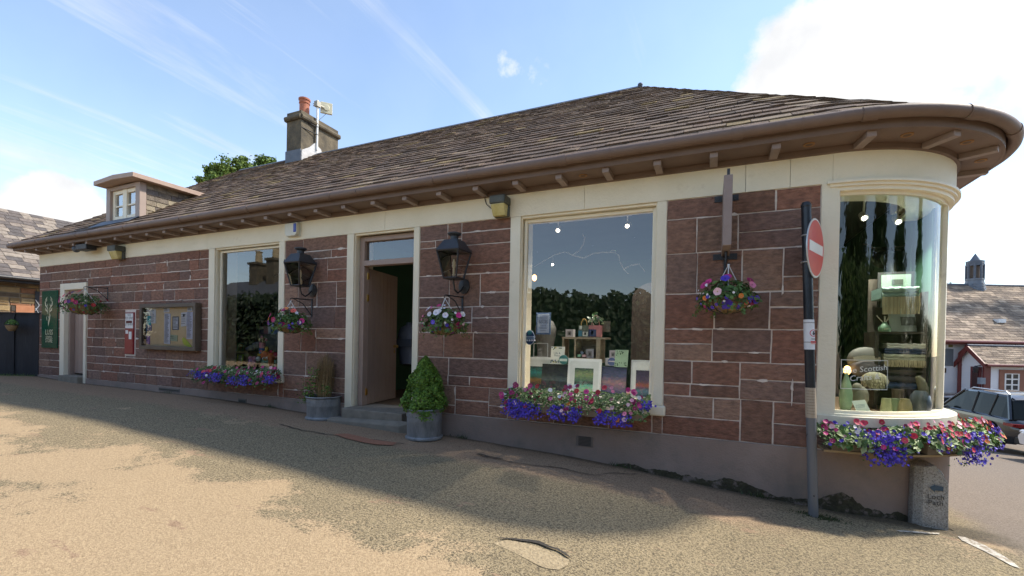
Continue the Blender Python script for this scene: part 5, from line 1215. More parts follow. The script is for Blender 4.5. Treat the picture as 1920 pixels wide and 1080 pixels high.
# crate shelf with bottles
p, q = z2(215,672,.78), z2(515,435,.78); s = MB(); th = .025
xl, xr, zb2, zt2 = p.x, q.x, p.z-.05, q.z
for A in ((xl,xl+th,zb2,zt2-th),(xr-th*2.2,xr,zb2,zt2-th),(xl-.17,xr+.08,zt2-th,zt2)): s.box(A[0],A[1],.78,1.05,A[2],A[3])
s.box(xl-.17, xl-.15, .80, 1.05, zb2, zt2-th); s.box(xl, xr, 1.05, 1.07, zb2, zt2)
zsh = z2(360,668,.85).z; s.box(xl+th, xr-th*2.2, .78, 1.05, zsh-th, zsh)
goods('wooden_crate', 'upright wooden crate used as a shelf in the large window', 'crate', s, mat('pale_crate', (.20,.17,.12), (.32,.28,.20), 6, .8, stretch=(1,1,5)))
for (x, y0, y1, lc, lab) in ((307,548,660,(.30,.42,.58),'dark bottle with a blue label inside the wooden crate'), (278,598,664,(.22,.46,.30),'short dark bottle with a green label inside the wooden crate'), (333,600,664,(.55,.36,.38),'short dark bottle with a pink label inside the wooden crate')):
    yy = .86 if 'blue' in lab else .82; c = z2(x,y1,yy); c.z = zsh; H = z2(x,y0,yy).z-zsh; s = MB()
    s.lathe([(.028,0),(.030,.01),(.030,H*.62),(.012,H*.78),(.012,H)], c, 14, (.02,.014,.012)); s.lathe([(.0308,H*.18),(.0308,H*.58)], c, 14, lc); goods('bottle', lab, 'bottle', s, group='bottles in the wooden crate')
# gift bags on the crate
def gift_bag(f, rect, y, col, hcol, handle_top, label, extra=()):
    s, bx = card(f, rect, y, .07, col); x0, x1, z0, z1 = bx; zt = f((rect[0]+rect[2])/2, handle_top, y).z; xm = (x0+x1)/2; w = (x1-x0)*.3
    s.tube([(xm+w*math.cos(g), y+.03, z1+(zt-z1)*math.sin(g)) for g in [i*math.pi/10 for i in range(11)]], .006, 5, hcol)
    for fr, c2 in extra: inset(s, bx, y, fr, c2)
    return goods('gift_bag', label, 'gift bag', s, group='gift bags in the shop windows')
gift_bag(z2, (382,300,522,430), .82, (.42,.17,.18), (.36,.20,.18), 185, 'dusty pink gift bag with a tall handle on the wooden crate', (((.0,.35,.62,.98),(.03,.05,.14)),((.2,.45,.4,.8),(.06,.02,.05))))
s = MB()
for i in range(40): bloom(s, z2(random.gauss(470,45), random.gauss(245,28), .85), rv()+Vector((0,-1,0)), .02, [(.30,.42,.28),(.38,.46,.36),(.12,.24,.10)])
goods('flower_spray', 'spray of pale green flowers rising from the pink gift bag', 'flowers', s)
gift_bag(z2, (268,300,378,430), .80, (.10,.13,.10), (.45,.30,.08), 225, 'small dark gift set with a gold handle beside the pink gift bag', (((.0,.45,.4,.95),(.03,.16,.24)),((.45,.55,.95,.95),(.50,.55,.52)),((.1,.05,.35,.35),(.5,.55,.52)),((.6,.62,.8,.85),(.03,.05,.05))))
s, bx = card(z2, (545,250,622,372), .95, .02, (.12,.12,.09)); goods('hamper_box', 'dim olive box behind the pink gift bag', 'box', s)
# arched wooden panel added in place of a shed mirrored in the pane, dress form
p, q = at(1181,745,1.25), at(1250,545,1.25); s = MB(); n = 10; x0, x1 = p.x, p.x+.62; zt = at(1200,560,1.25).z
pts = [(x0,1.25,fz+.002),(x1,1.25,fz+.002)]+[(lerp(x1,x0,.5)+.31*math.cos(g), 1.25, zt+.22*math.sin(g)) for g in [i*math.pi/12 for i in range(13)]]
s.prism(pts, (0,.30,0)); 
shed_panel = goods('arched_reflection_panel', 'tall arched wooden panel standing in for a mirrored shed in the large window', 'cupboard', s, mat('old_board', (.055,.038,.028), (.10,.075,.055), 5, .75, .2, 30, stretch=(2,1,.5)))
s = MB(); c = at(1022,650,1.4); s.lathe([(.12,-.62),(.15,-.45),(.13,-.2),(.12,-.05),(.165,.18),(.17,.28),(.12,.38),(.05,.42),(.05,.50),(0,.51)], c, 18, sy=.7, col=(.12,.12,.11)); s.tube([c+Vector((0,0,-.62)), Vector((c.x,c.y,fz))], .02, 8, (.08,.05,.03)); goods('dress_form', 'grey dress form standing dimly behind the blue bordered poster', 'mannequin', s, smooth=True)
# pale crooked branches
def twig(pp, y, r, label):
    s = MB()
    for pts in pp:
        P = [at(px, py, y+.05*math.sin(i*1.3)) for i, (px, py) in enumerate(pts)]; s.tube(P, [r*(1-.6*i/len(P)) for i in range(len(P))], 6)
    return tag(recentre(s.build('hanging_branch', mat_branch)), label, 'branch')
mat_branch = mat('peeled_branch', (.42,.41,.39), (.55,.54,.51), 10, .7)
twig([[(1096,484),(1075,479),(1058,472),(1040,478),(1018,490),(1002,500)], [(1072,479),(1086,470),(1094,458),(1096,446),(1092,438)], [(1094,484),(1112,475),(1130,473),(1150,473),(1160,478),(1163,492),(1170,506),(1178,513)], [(1140,473),(1148,469),(1154,470)], [(1170,504),(1185,497),(1198,495),(1205,503),(1209,510)]], 2.0, .012, 'pale crooked branch hanging high inside the large window')
twig([[(524,513),(505,521),(486,513),(476,518),(471,530),(474,545),(466,556),(455,566),(447,566)]], 1.6, .02, 'pale crooked branch hanging inside the small display window')
# spotlights
def spot(px, py, y, label, watts=0, d=(0,-.35,-1)):
    c = at(px, py, y); t = thing('ceiling_spotlight', label, 'spotlight', (c.x, c.y, c.z), group='lit spotlights inside the shop'); aim = Vector(d).normalized(); d = Vector((.05,-.95,-.75)).normalized()
    s = MB(); s.lathe([(.035,-.10),(.038,0),(.03,0)], c, 12, axis=d); s.tube([c-d*.05, Vector((c.x,c.y,ZF1-.03))], .01, 6); s.build('housing', M['white'], t)
    s = MB(); s.lathe([(.022,.002),(0,.003)], c, 12, axis=d); s.build('lamp_face', mat_lamp, t)
    if watts:
        ld = bpy.data.lights.new('spot_lamp', 'SPOT'); ld.energy = watts; ld.color = (1,.95,.86); ld.spot_size = R(100); ld.spot_blend = .8; ld.shadow_soft_size = .04
        lo = bpy.data.objects.new('spot_lamp', ld); COL.objects.link(lo); lo.parent = t; lo.location = d*.04; lo.rotation_euler = (-aim).to_track_quat('Z','Y').to_euler()
mat_lamp = mat('lamp_face', (1,.95,.85), emit=((1,.9,.75), 10))
for px, py, y, lab in ((1046,432,1.2,'lit spotlight hanging at the upper left of the large window'), (1176,424,1.2,'lit spotlight hanging at the upper right of the large window'), (1008,453,3.2,'lit ceiling spotlight at the left edge of the large window'), (1036,496,3.6,'lowest lit ceiling spotlight in the large window'), (1112,447,3.0,'faint ceiling spotlight near the middle of the large window'), (1190,441,2.6,'small lit ceiling spotlight at the right of the large window'),
        (468,480,1.5,'lit spotlight in the small display window'), (1621,409,1.0,'lit spotlight at the left of the curved window'), (1685,416,1.05,'lit spotlight at the middle of the curved window')): spot(px, py, y, lab, (45 if px > 1650 else 75) if px > 1500 else 150 if px < 600 else 85 if y < 2 else 20, (0,.12,-1) if px > 1500 else (0,-.2,-1))
s = MB(); a, b = at(1030,418,1.2), at(1185,398,1.2); s.box(a.x, b.x, 1.18, 1.22, ZF1-.06, ZF1-.031); goods('lighting_track', 'white ceiling track carrying the spotlights of the large window', 'track', s, M['white'])
c = at(1002,521,2.2); s = MB(); s.ball(c, .04, .04, .055, 10)
goods('pendant_bulb', 'warm glowing pendant bulb at the left edge of the large window', 'bulb', s, mat('warm_bulb', (1,.6,.25), emit=((1,.50,.14), 4)))
# ---------------------------------------------------------------- small display window
z1 = lambda x, y, yy: at(405+x/8.31, 570+y/8.31, yy)
plat(W1[1]+.02, W1[2]-.02, z_w1s+.005, .42, 1.4, 'display_plinth', 'low display plinth inside the small shop window')
GRN = [(0,(.02,.06,.05)),(.4,(.05,.14,.11)),(.6,(.02,.05,.04)),(1,(.10,.22,.16))]
for rect, lab in (((140,125,380,470),'lower grey framed green picture at the left of the small window'), ((140,-260,380,75),'upper grey framed green picture at the left of the small window')): picture(z1, rect, 1.3, (.30,.31,.27), GRN, lab, lean=0)
gift_bag(z1, (140,640,245,806), .5, (.04,.30,.30), (.10,.3,.3), 560, 'teal gift bag with animal prints at the left of the small window', (((.25,.1,.8,.55),(.55,.58,.55)),((.2,.6,.9,.95),(.18,.42,.16)),((.4,.25,.55,.4),(.05,.05,.06))))
s, bx = card(z1, (215,598,345,735), .7, .12, (.03,.36,.28)); x0, x1, z0, z1_ = bx
s.lathe([(.065,0),(.065,.004),(0,.005)], (lerp(x0,x1,.68), .7, lerp(z0,z1_,.32)), 20, (.01,.22,.48), axis=(0,-1,0)); goods('toy_box', 'teal toy box with a blue circle in the small window', 'box', s)
s, bx = card(z1, (245,738,500,960), .58, .30, (.17,.12,.07)); inset(s, bx, .58, (.18,.14,.62,.98), (.03,.022,.015)); inset(s, bx, .58, (.0,.0,1,.12), (.34,.25,.14)); goods('display_crate', 'wooden crate table holding toys in the small window', 'crate', s)
s, bx = card(z1, (305,785,402,960), .50, .01, (.30,.55,.03), lean=.03)
for k in range(4): inset(s, bx, .5, (.5,.1+k*.18,1,.2+k*.18), (.55,.62,.55))
goods('picture_book', 'lime green book leaning in front of the crate table', 'book', s)
s, bx = card(z1, (530,410,640,600), 1.2, .10, (.36,.24,.12)); goods('kraft_box', 'tall brown card box at the back of the small window', 'box', s)
s, bx = card(z1, (662,468,955,760), 1.0, .3, (.16,.17,.15)); inset(s, bx, 1.0, (.0,.31,1,.33), (.09,.09,.08)); inset(s, bx, 1.0, (.0,.62,1,.64), (.09,.09,.08)); goods('slatted_box', 'grey boarded box behind the toys in the small window', 'box', s)
gift_bag(z1, (672,345,808,466), 1.05, (.42,.22,.25), (.42,.25,.25), 258, 'pink gift bag on the grey boarded box in the small window', (((.05,.35,.55,.98),(.10,.10,.16)),((.15,.05,.5,.3),(.55,.55,.55))))
s, bx = card(z1, (812,300,886,460), 1.05, .02, (.58,.64,.68)); goods('white_card', 'white card standing beside the pink gift bag', 'card', s)
s, bx = card(z1, (848,360,962,470), 1.03, .02, (.10,.18,.36)); goods('blue_card', 'blue card leaning in front of the white card', 'card', s)
s = MB(); c = z1(722,770,.66); H = z1(722,600,.66).z-c.z; s.lathe([(.055,0),(.055,H*.48)], c, 18, (.02,.14,.42)); s.lathe([(.052,H*.481),(.058,H)], c, 18, (.62,.22,.26)); goods('flower_pot', 'pink and blue pot of pink tulips in the small window', 'flower pot', s)
s = MB()
for i in range(9): 
    p = c+Vector((random.gauss(0,.05), random.gauss(0,.02), H+random.uniform(.02,.10))); s.ball(p, .022, .022, .03, 8, random.choice([(.62,.22,.28),(.66,.30,.34),(.60,.55,.30)])); s.tube([c+Vector((0,0,H*.9)), p], .004, 4, (.06,.16,.03))
goods('tulips', 'bunch of small pink felt tulips above the two-tone pot', 'flowers', s)
def plush(name, label, parts, cat='soft toy'):
    s = MB()
    for (x, y, yy, rx, rz_, col) in parts:
        c = z1(x,y,yy); r = rx/8.31/FPX*8.6; r2 = rz_/8.31/FPX*8.6; s.ball(c, r, min(r,r2)*.9, r2, 12, col)
    return goods(name, label, cat, s, smooth=True, group='soft toys in the small window')
OR_, PK_, GY_, YE_ = (.66,.16,.035), (.60,.24,.32), (.20,.20,.20), (.62,.42,.05)
plush('soft_toy', 'orange plush bird with yellow feet lying on the mint crate', [(780,800,.56,90,70,OR_),(870,830,.54,60,70,OR_),(860,900,.50,42,80,OR_),(930,800,.58,60,50,(.45,.03,.05)),(705,735,.54,24,22,(.5,.03,.12)),(790,705,.54,28,40,YE_),(675,790,.53,35,20,YE_),(745,850,.49,24,24,(.75,.7,.6)),(795,845,.49,24,24,(.75,.7,.6)),(745,858,.475,12,12,(.6,.35,.02)),(770,870,.475,20,12,YE_),(865,745,.56,36,26,(.42,.02,.07))])
plush('soft_toy', 'pink plush rabbit sitting in front of the mint crate', [(600,860,.47,42,46,PK_),(540,845,.48,42,34,PK_),(555,900,.47,46,60,(.52,.26,.42)),(530,940,.46,40,36,(.50,.28,.46)),(600,930,.46,32,44,PK_),(660,855,.48,38,38,(.62,.64,.62))])
plush('soft_toy', 'grey knitted plush elephant lying on the crate table', [(560,680,.62,70,46,GY_),(630,640,.64,60,50,(.24,.24,.235)),(500,700,.60,50,34,(.18,.18,.18)),(600,625,.60,46,22,(.22,.22,.22)),(660,620,.63,28,34,GY_)])
plush('soft_toy', 'dark green plush tree behind the grey elephant', [(520,520,.9,80,44,(.02,.08,.015)),(460,560,.9,70,60,(.025,.09,.02)),(500,620,.9,50,60,(.02,.07,.015)),(450,650,.8,50,40,(.05,.17,.03)),(550,500,.9,50,40,(.02,.08,.02))])
plush('soft_toy', 'small orange and white plush beside the teal toy box', [(385,655,.66,32,36,(.55,.12,.03)),(425,570,.72,34,40,(.36,.36,.33)),(205,545,.7,26,46,(.55,.58,.30))])
p, q = z1(690,1030,.52), z1(948,866,.52); s = MB()
for k in range(3):
    z = lerp(p.z,q.z,.02+k*.34); s.box(p.x, q.x, .52, .54, z, z+(q.z-p.z)*.26, (.34,.55,.36)); s.box(q.x-.02,q.x,.52,.8,z,z+(q.z-p.z)*.26,(.34,.55,.36))
for x in (p.x, q.x-.04): s.box(x, x+.04, .541, .58, p.z, q.z, (.28,.48,.30))
s.box(p.x, q.x, .54, .8, p.z, p.z+.02, (.10,.10,.08)); goods('mint_crate', 'mint green slatted crate at the right of the small window', 'crate', s)
# ---------------------------------------------------------------- curved window
zb = lambda x, y, yy: at(1550+x/4.152, 540+y/4.152, yy)
zc_ = lambda x, y, yy: at(1550+x/4.909, 340+y/4.909, yy)
s = MB(); s.lathe([(.98,zbs-.02),(0,zbs-.018)], (1.0,1.245,0), 40); s.lathe([(0,zbs-.06),(.98,zbs-.06)], (1.0,1.245,0), 40); goods('display_board', 'low round display board inside the curved window', 'display stand', s, M['wood'])
s = MB(); yb = 1.5
zs_ = [zb(600,342,.92).z]
p, q = zb(440,342,.92), zb(800,342,.92); q.x = min(q.x, 1.87)
s.box(p.x-.05, min(q.x+.12,1.98), .87, 1.25, zs_[0]-.02, zs_[0]); zmid = zb(600,640,.92).z; s.box(p.x-.05, min(q.x+.12,1.98), .87, 1.25, zmid-.02, zmid); s.box(min(q.x+.12,1.98), min(q.x+.15,2.01), .87, 1.25, zbs-.02, zc_(870,1020,.92).z); s.box(p.x-.08, p.x-.05, .87, 1.25, zbs-.02, zs_[0]); s.box(p.x-.05, min(q.x+.12,1.98), 1.25, 1.27, zbs-.02, zs_[0]+.6)
goods('shelf_unit', 'dark wooden shelf unit stacked with blankets in the curved window', 'shelves', s, mat('dark_shelf', (.03,.022,.016), (.06,.045,.032), 5, .6))
def blanket(rect, y, th, col, label, fringe=None, stripes=None, fold=3):
    a, b, c, d = rect; p, q = zb(a,(b+d)/2,y), zb(c,(b+d)/2,y); zt, z0 = zb((a+c)/2,b,y).z, zb((a+c)/2,d,y).z; s = MB(); H = zt-z0
    for k in range(fold):
        za, zb_ = lerp(z0,zt,k/fold), lerp(z0,zt,(k+1)/fold); n = 10; r = (zb_-za)/2; zc = (za+zb_)/2; m_ = 14; vs = []
        for i in range(m_+1):
            x = lerp(p.x,q.x,i/m_); wv = .004*math.sin(i*1.9+k)
            for j in range(n+1):
                g = -math.pi/2+math.pi*j/n; vs.append((x, y+r-r*math.cos(g)*1.0, zc+r*math.sin(g)*.98+wv))
            vs.append((x, y+th, za+wv)) if 0 else None
        kk = n+1; cl = col if not stripes else None
        for i in range(m_):
            for j in range(n):
                cc = col if not stripes else (stripes if (i+j) % 2 else col); s.mesh([vs[i*kk+j], vs[(i+1)*kk+j], vs[(i+1)*kk+j+1], vs[i*kk+j+1]], [(0,1,2,3)], cc)
        s.box(p.x, q.x, y+r, y+th, za+.001, zb_-.001, tuple(v*.9 for v in col))
    if fringe:
        fz_, f1 = fringe; z1_ = zb((a+c)/2, f1, y).z
        for i in range(46):
            x = lerp(p.x,q.x,(i+.5)/46); s.tube([(x,y-.006,fz_ if not isinstance(fz_, str) else z0+.01),(x+random.uniform(-.004,.004),y-.014,lerp(z0,z1_,.5)),(x+random.uniform(-.006,.006),y-.008,z1_)], .0042, 4, random.choice([(.42,.37,.24),(.50,.45,.30),(.36,.31,.20)]))
    return goods('blanket', label, 'blanket', s, group='folded blankets in the curved window', smooth=False)
TE = (.17,.27,.235)
blanket((435,-12,725,75), .84, .36, TE, 'sea green blanket with a long cream fringe on the top shelf', ('z', 205), (.25,.36,.31), 2)
blanket((470,432,772,472), .86, .36, (.52,.53,.48), 'thin white blanket on top of the middle stack', None, None, 2)
blanket((455,472,778,516), .85, .36, (.015,.035,.10), 'navy blanket under the thin white blanket', None, None, 2)
blanket((445,516,770,570), .83, .36, (.26,.28,.20), 'checked grey and cream blanket with a shaggy fringe', ('z', 616), (.50,.50,.40), 2)
blanket((475,625,700,735), .88, .34, (.055,.05,.06), 'charcoal blanket in the lower stack of the curved window', None, None, 2)
blanket((470,738,702,786), .88, .34, (.02,.05,.14), 'dark blue blanket at the bottom of the lower stack', None, None, 1)
s = MB(); p, q = zb(490,338,1.06), zb(786,150,1.06); s.hexa([(p.x,1.03,p.z),(q.x,1.03,p.z),(q.x,1.05,p.z),(p.x,1.05,p.z),(p.x,1.13,q.z),(q.x,1.13,q.z),(q.x,1.15,q.z),(p.x,1.15,q.z)], (.44,.52,.48))
s.poly([(lerp(p.x,q.x,.30),1.045,lerp(p.z,q.z,.25)),(lerp(p.x,q.x,.78),1.045,lerp(p.z,q.z,.25)),(lerp(p.x,q.x,.78),1.08,lerp(p.z,q.z,.62)),(lerp(p.x,q.x,.30),1.08,lerp(p.z,q.z,.62))], (.12,.13,.11)); goods('mounted_print', 'pale mounted print of a cottage leaning behind the reed diffuser', 'picture', s)
s = MB(); p, q = zc_(465,960,1.22), zc_(803,830,1.22); s.box(p.x,q.x,1.20,1.22,zs_[0]+.28,q.z,(.02,.02,.02)); s.box(p.x+.03,q.x-.03,1.194,1.20,zs_[0]+.28,q.z-.03,(.20,.27,.22)); s.box(p.x+.12,q.x-.1,1.19,1.194,p.z+.0,p.z+.06,(.05,.06,.05)); goods('framed_print', 'dark framed pale print above the sea green blanket', 'picture', s)
s = MB(); c = zb(450,338,.88); c.z = zs_[0]+.0; s.lathe([(.052,0),(.056,.015),(.05,.05),(.028,.075),(.02,.085),(.02,.10),(.014,.10)], c, 20, (.12,.22,.13)); s.box(c.x-.018,c.x+.018,c.y-.0565,c.y-.05,.02+c.z,.04+c.z,(.35,.45,.30))
for dx in (-.07,-.01,.012,.03,.05): s.tube([c+Vector((0,0,.08)), c+Vector((dx,random.uniform(-.02,.02),.165))], .0035, 5, (.52,.48,.38))
goods('reed_diffuser', 'green reed diffuser bottle on the top shelf of the curved window', 'diffuser', s, smooth=True)
s = MB(); c = zb(300,560,.95); s.ball(c, .165, .07, .14, 18, (.21,.20,.175)); s.ball(c+Vector((.0,-.03,-.09)), .155, .07, .10, 16, (.13,.11,.115)); s.ball(c+Vector((.1,-.05,-.01)), .03, .03, .03, 8, (.10,.13,.16))
for i in range(30): x = c.x-.12+i*.0078; s.tube([(x,c.y-.075,c.z+.03+.02*math.sin(i*.1)),(x+.003,c.y-.085,c.z-.01)], .0035, 4, (.50,.46,.36))
goods('fringed_cushion', 'grey tweed cushion with a cream fringe in the curved window', 'cushion', s, smooth=True)
s = MB(); c = zb(370,715,.80); s.ball(c, .115, .07, .085, 16, (.36,.33,.22))
for i in range(160): 
    d = rv(); d.y = -abs(d.y); p = c+Vector((d.x*.115,d.y*.07,d.z*.085)); s.tube([p, p+Vector((random.uniform(-.005,.005),-.012,-.03))], .004, 4, random.choice([(.48,.45,.30),(.40,.37,.24),(.54,.50,.36)]))
goods('shaggy_throw', 'shaggy cream throw draped under the tweed cushion', 'blanket', s)
s = MB(); c = zb(262,845,.62); s.ball(c, .075, .06, .11, 14, (.22,.205,.15)); s.ball(c+Vector((-.03,0,.08)), .05, .045, .06, 12, (.19,.175,.13)); goods('knitted_bird', 'brown knitted bird shape behind the small white card', 'ornament', s, smooth=True)
def vase(px, y0, y1, yy, r, col, label, prof=None, name='vase'):
    c = zb(px,y1,yy); H = zb(px,y0,yy).z-c.z; c.z = max(c.z, zbs-.015); s = MB()
    prof = prof or [(.85,0),(1,.08),(1,.5),(.8,.75),(.55,.95),(.6,1.0),(.4,1.0)]
    s.lathe([(a*r, b*H) for a, b in prof], c, 18, col); return goods(name, label, 'vase' if name == 'vase' else 'pot', s, mat_pot, smooth=True)
mat_pot = mat('glazed_pot', (.75,.78,.7), (1.2,1.15,1.1), 9, .35, attr=True, coat=.3)
vase(145, 690, 980, .50, .058, (.22,.34,.24), 'tall tapering green glazed bottle vase at the left of the curved window', [(.75,0),(.95,.15),(1,.4),(.8,.65),(.5,.82),(.28,.95),(.32,1.0),(.2,1.0)])
vase(462, 865, 985, .42, .046, (.34,.36,.22), 'left pale green stoneware pot behind the curved glass', [(1,0),(1.05,.05),(.82,.95),(.8,1),(.7,1)], 'stoneware_pot')
vase(530, 870, 985, .50, .040, (.22,.30,.19), 'middle green stoneware pot behind the curved glass', [(1,0),(1.05,.05),(.9,.95),(.9,1),(.8,1)], 'stoneware_pot')
vase(608, 862, 985, .46, .060, (.27,.23,.12), 'wide brown stoneware pot behind the curved glass', [(1,0),(1.05,.05),(.82,.7),(.6,.95),(.65,1),(.55,1)], 'stoneware_pot')
vase(553, 788, 865, .62, .05, (.06,.04,.03), 'dark brown cup behind the stoneware pots', [(.8,0),(.9,.1),(1,1),(.9,1)], 'stoneware_pot')
vase(725, 800, 980, .55, .085, (.05,.07,.09), 'large dark glass vase at the right of the curved window', [(.6,0),(.95,.2),(1,.5),(.85,.8),(.5,1.0),(.45,1.0)])
s = MB(); P = [zb(*q, .6) for q in ((705,690),(730,720),(752,780),(768,850),(782,920),(790,985))]; s.tube(P, [.02,.035,.04,.032,.028,.03], 10, (.13,.12,.07)); goods('driftwood', 'leaning driftwood piece at the right of the curved window', 'driftwood', s, smooth=True)
s = MB(); A = [zb(*q, .40) for q in ((195,880),(298,870),(345,962),(240,975))]; s.prism(A, (0,.004,0), (.50,.60,.62)); B = [lerp(A[0],A[3],.35), lerp(A[1],A[2],.35)]
for k in range(3): s.poly([B[0].lerp(B[1],.15)+Vector((0,-.002,-.012*k)), B[0].lerp(B[1],.85)+Vector((0,-.002,-.012*k)), B[0].lerp(B[1],.85)+Vector((0,-.002,-.012*k-.004)), B[0].lerp(B[1],.15)+Vector((0,-.002,-.012*k-.004))], (.16,.24,.32))
goods('price_card', 'tilted white card lying low in the curved window', 'card', s)
c = zb(160,640,.85); s = MB(); s.ball(c, .035, .035, .05, 12); goods('filament_bulb', 'glowing filament bulb at the left of the curved window', 'bulb', s, mat('filament', (1,.6,.25), emit=((1,.55,.18), 3)), smooth=True)
# stag head
s = MB(); c = zc_(555,690,1.6); s.lathe([(.0,-.02),(.035,-.015),(.045,.05),(.07,.15),(.085,.22),(.05,.28),(0,.29)], c+Vector((.02,-.12,-.22)), 14, (.012,.014,.007), axis=(-.05,.38,.92)); s.lathe([(.10,0),(.13,.06),(.10,.10)], c+Vector((0,.03,0)), 14, (.010,.010,.006), axis=(0,1,0))
for sg_ in (-1,1):
    b0 = c+Vector((sg_*.06,-.02,.10)); s.tube([b0, b0+Vector((sg_*.08,-.02,.0)), b0+Vector((sg_*.14,-.03,.04)), b0+Vector((sg_*.17,-.03,.12))], [.010,.009,.007,.003], 7, (.09,.085,.07)); s.tube([b0+Vector((sg_*.13,-.03,.035)), b0+Vector((sg_*.19,-.04,.05))], [.006,.003], 6, (.09,.085,.07)); s.ball(c+Vector((sg_*.10,-.05,.06)), .045, .015, .02, 8, (.014,.014,.008))
goods('stag_head', 'dark mounted stag head with pale antlers inside the curved window', 'ornament', s, smooth=True)
# lettering applied to the curved pane
def bay_a(px, z):
    lo, hi = 0.0, R(68)
    for _ in range(40):
        md = (lo+hi)/2
        if proj(cp(md, CR-.068, z))[0] < px: lo = md
        else: hi = md
    return lo
s = MB(); zt_, zb_ = zb(290,560,-.0).z, zb(290,790,0).z
def bz(py, a):   # height on the pane that shows at image row py
    lo, hi = zbs, zbt
    for _ in range(40):
        md = (lo+hi)/2
        if proj(cp(a, CR-.068, md))[1] > py: lo = md
        else: hi = md
    return lo
a0, a1 = bay_a(1550+110/4.152, 1.2), bay_a(1550+470/4.152, 1.2); am = (a0+a1)/2; zt_, zb_ = bz(540+560/4.152, am), bz(540+790/4.152, am); rr = CR-.066
for za, zb2_ in ((zt_-.006,zt_),(zb_,zb_+.006)):
    for i in range(12): aa, ab = lerp(a0,a1,i/12), lerp(a0,a1,(i+1)/12); s.poly([cp(aa,rr,za),cp(ab,rr,za),cp(ab,rr,zb2_),cp(aa,rr,zb2_)])
for aa in (a0, a1): s.poly([cp(aa-.002,rr,zb_),cp(aa+.002,rr,zb_),cp(aa+.002,rr,zt_),cp(aa-.002,rr,zt_)])
for body, zf, sz in (('Fine Scottish', .60, .075), ('Crafts &', .32, .075)):
    tmp = MB(); text_mb(tmp, body, sz, (0,0,0), (1,0,.12), (0,0,1)); n0 = len(s.v)
    s.mesh([cp(am+p[0]/rr*1.0, rr, lerp(zb_,zt_,zf)+p[2]) for p in tmp.v], tmp.f)
tag(recentre(s.build('window_lettering', mat('etched_lettering', (.62,.66,.62), rough=.7))), 'pale lettering in a thin rectangle on the curved pane', 'lettering')
# ---------------------------------------------------------------- seen through the open door
s = MB(); y0 = 3.2; xa, xb = at(742,600,y0).x-.3, at(775,600,y0).x+.2
s.box(xa-.02, xb+.02, y0+.28, y0+.3, fz+.002, 2.35)
for k in range(6): s.box(xa, xb, y0, y0+.28, fz+.10+k*.34, fz+.125+k*.34)
for x in (xa-.02, xb): s.box(x, x+.02, y0, y0+.28, fz+.002, 2.35)
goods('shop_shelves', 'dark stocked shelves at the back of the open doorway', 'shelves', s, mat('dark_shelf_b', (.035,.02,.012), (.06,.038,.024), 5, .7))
s = MB()
for k in range(5):
    x = xa+.02
    while x < xb-.06:
        w = random.uniform(.04,.12); h = random.uniform(.10,.26); s.box(x, x+w-.006, y0+.04, y0+.2, fz+.127+k*.34, fz+.127+k*.34+h, random.choice([(.16,.08,.05),(.22,.14,.08),(.08,.10,.09),(.24,.20,.15),(.12,.05,.04),(.06,.07,.10)])); x += w
struct(goods('shelf_stock', 'small goods crowded on the shelves beyond the open door', 'goods', s), 'stuff')
c = at(766,640,1.6); s = MB(); s.lathe([(.10,-.42),(.16,-.40),(.20,-.1),(.22,.1),(.16,.24),(.06,.30),(.05,.34)], c, 16, (.16,.19,.26), sy=.7); s.box(c.x-.2,c.x+.2,c.y-.2,c.y-.15,c.z-.1,c.z+.04,(.10,.12,.16)); goods('hanging_jacket', 'dim blue-grey jacket hanging just inside the open doorway', 'jacket', s, smooth=True)
# ================================================================ TREES
def tree(name, base, crowns, nleaf, ls, cols, label, group=None, trunk_r=.22, seed=1):
    random.seed(seed); base = Vector(base); t = thing(name, label, 'tree', base, group=group)
    f, w = MB(), MB(); top = Vector(crowns[0][0])
    w.tube([base-Vector((0,0,.3)), base.lerp(top,.3)+rv()*.1, base.lerp(top,.65)+rv()*.15, top], [trunk_r,trunk_r*.75,trunk_r*.45,trunk_r*.15], 9)
    for c, rx, ry, rz_ in crowns:
        c = Vector(c); w.tube([base.lerp(top,.45), base.lerp(top,.5).lerp(c,.6)+rv()*.2, c], [trunk_r*.45,trunk_r*.25,trunk_r*.08], 6)
        clumps = []
        for k in range(44):
            d = rv(); q = random.uniform(.3,1.0); clumps.append((c+Vector((d.x*rx*q, d.y*ry*q, d.z*rz_*q)), random.uniform(.16,.34)*min(rx,rz_), random.choice(cols)))
        for p, r, cl in clumps:
            w.tube([c.lerp(p,.2), p], [trunk_r*.09,trunk_r*.03], 4)
            for i in range(nleaf//44):
                d = rv(); leaf(f, p+Vector((random.gauss(0,r*.75),random.gauss(0,r*.75),random.gauss(0,r*.6))), d+UPV*.5+rv()*.5, ls*random.uniform(.7,1.3), cl if random.random() < .7 else random.choice(cols))
    w.build('trunk', M['bark'], t); f.build('crown', M['leaf'], t); return t
TG = [(.10,.17,.02), (.14,.21,.03), (.07,.12,.018), (.17,.24,.04)]
def gpos(px, depth):
    p = atd(px, 655, depth); return Vector((p.x, p.y, gz(p.x, p.y)))
b = gpos(470, 24)
def cr(px, py, dp, rx, rz_): return (atd(px,py,dp), rx, rx, rz_)
tree('broadleaf_tree', b, [cr(462,322,24,1.3,.75), cr(412,324,24,.75,.5), cr(500,318,24.5,.75,.6), cr(440,345,24,1.4,.9), cr(400,345,24,.7,.5)], 3800, .135, TG, 'leafy green tree showing above the roof between dormer and chimney', seed=4)
b = gpos(1783, 34); tree('garden_tree', b, [cr(1783,560,34,1.5,1.1)], 1500, .26, [(.14,.16,.03),(.20,.19,.04),(.09,.11,.02)], 'yellow-green tree top just showing over the white cottage roof', seed=5)
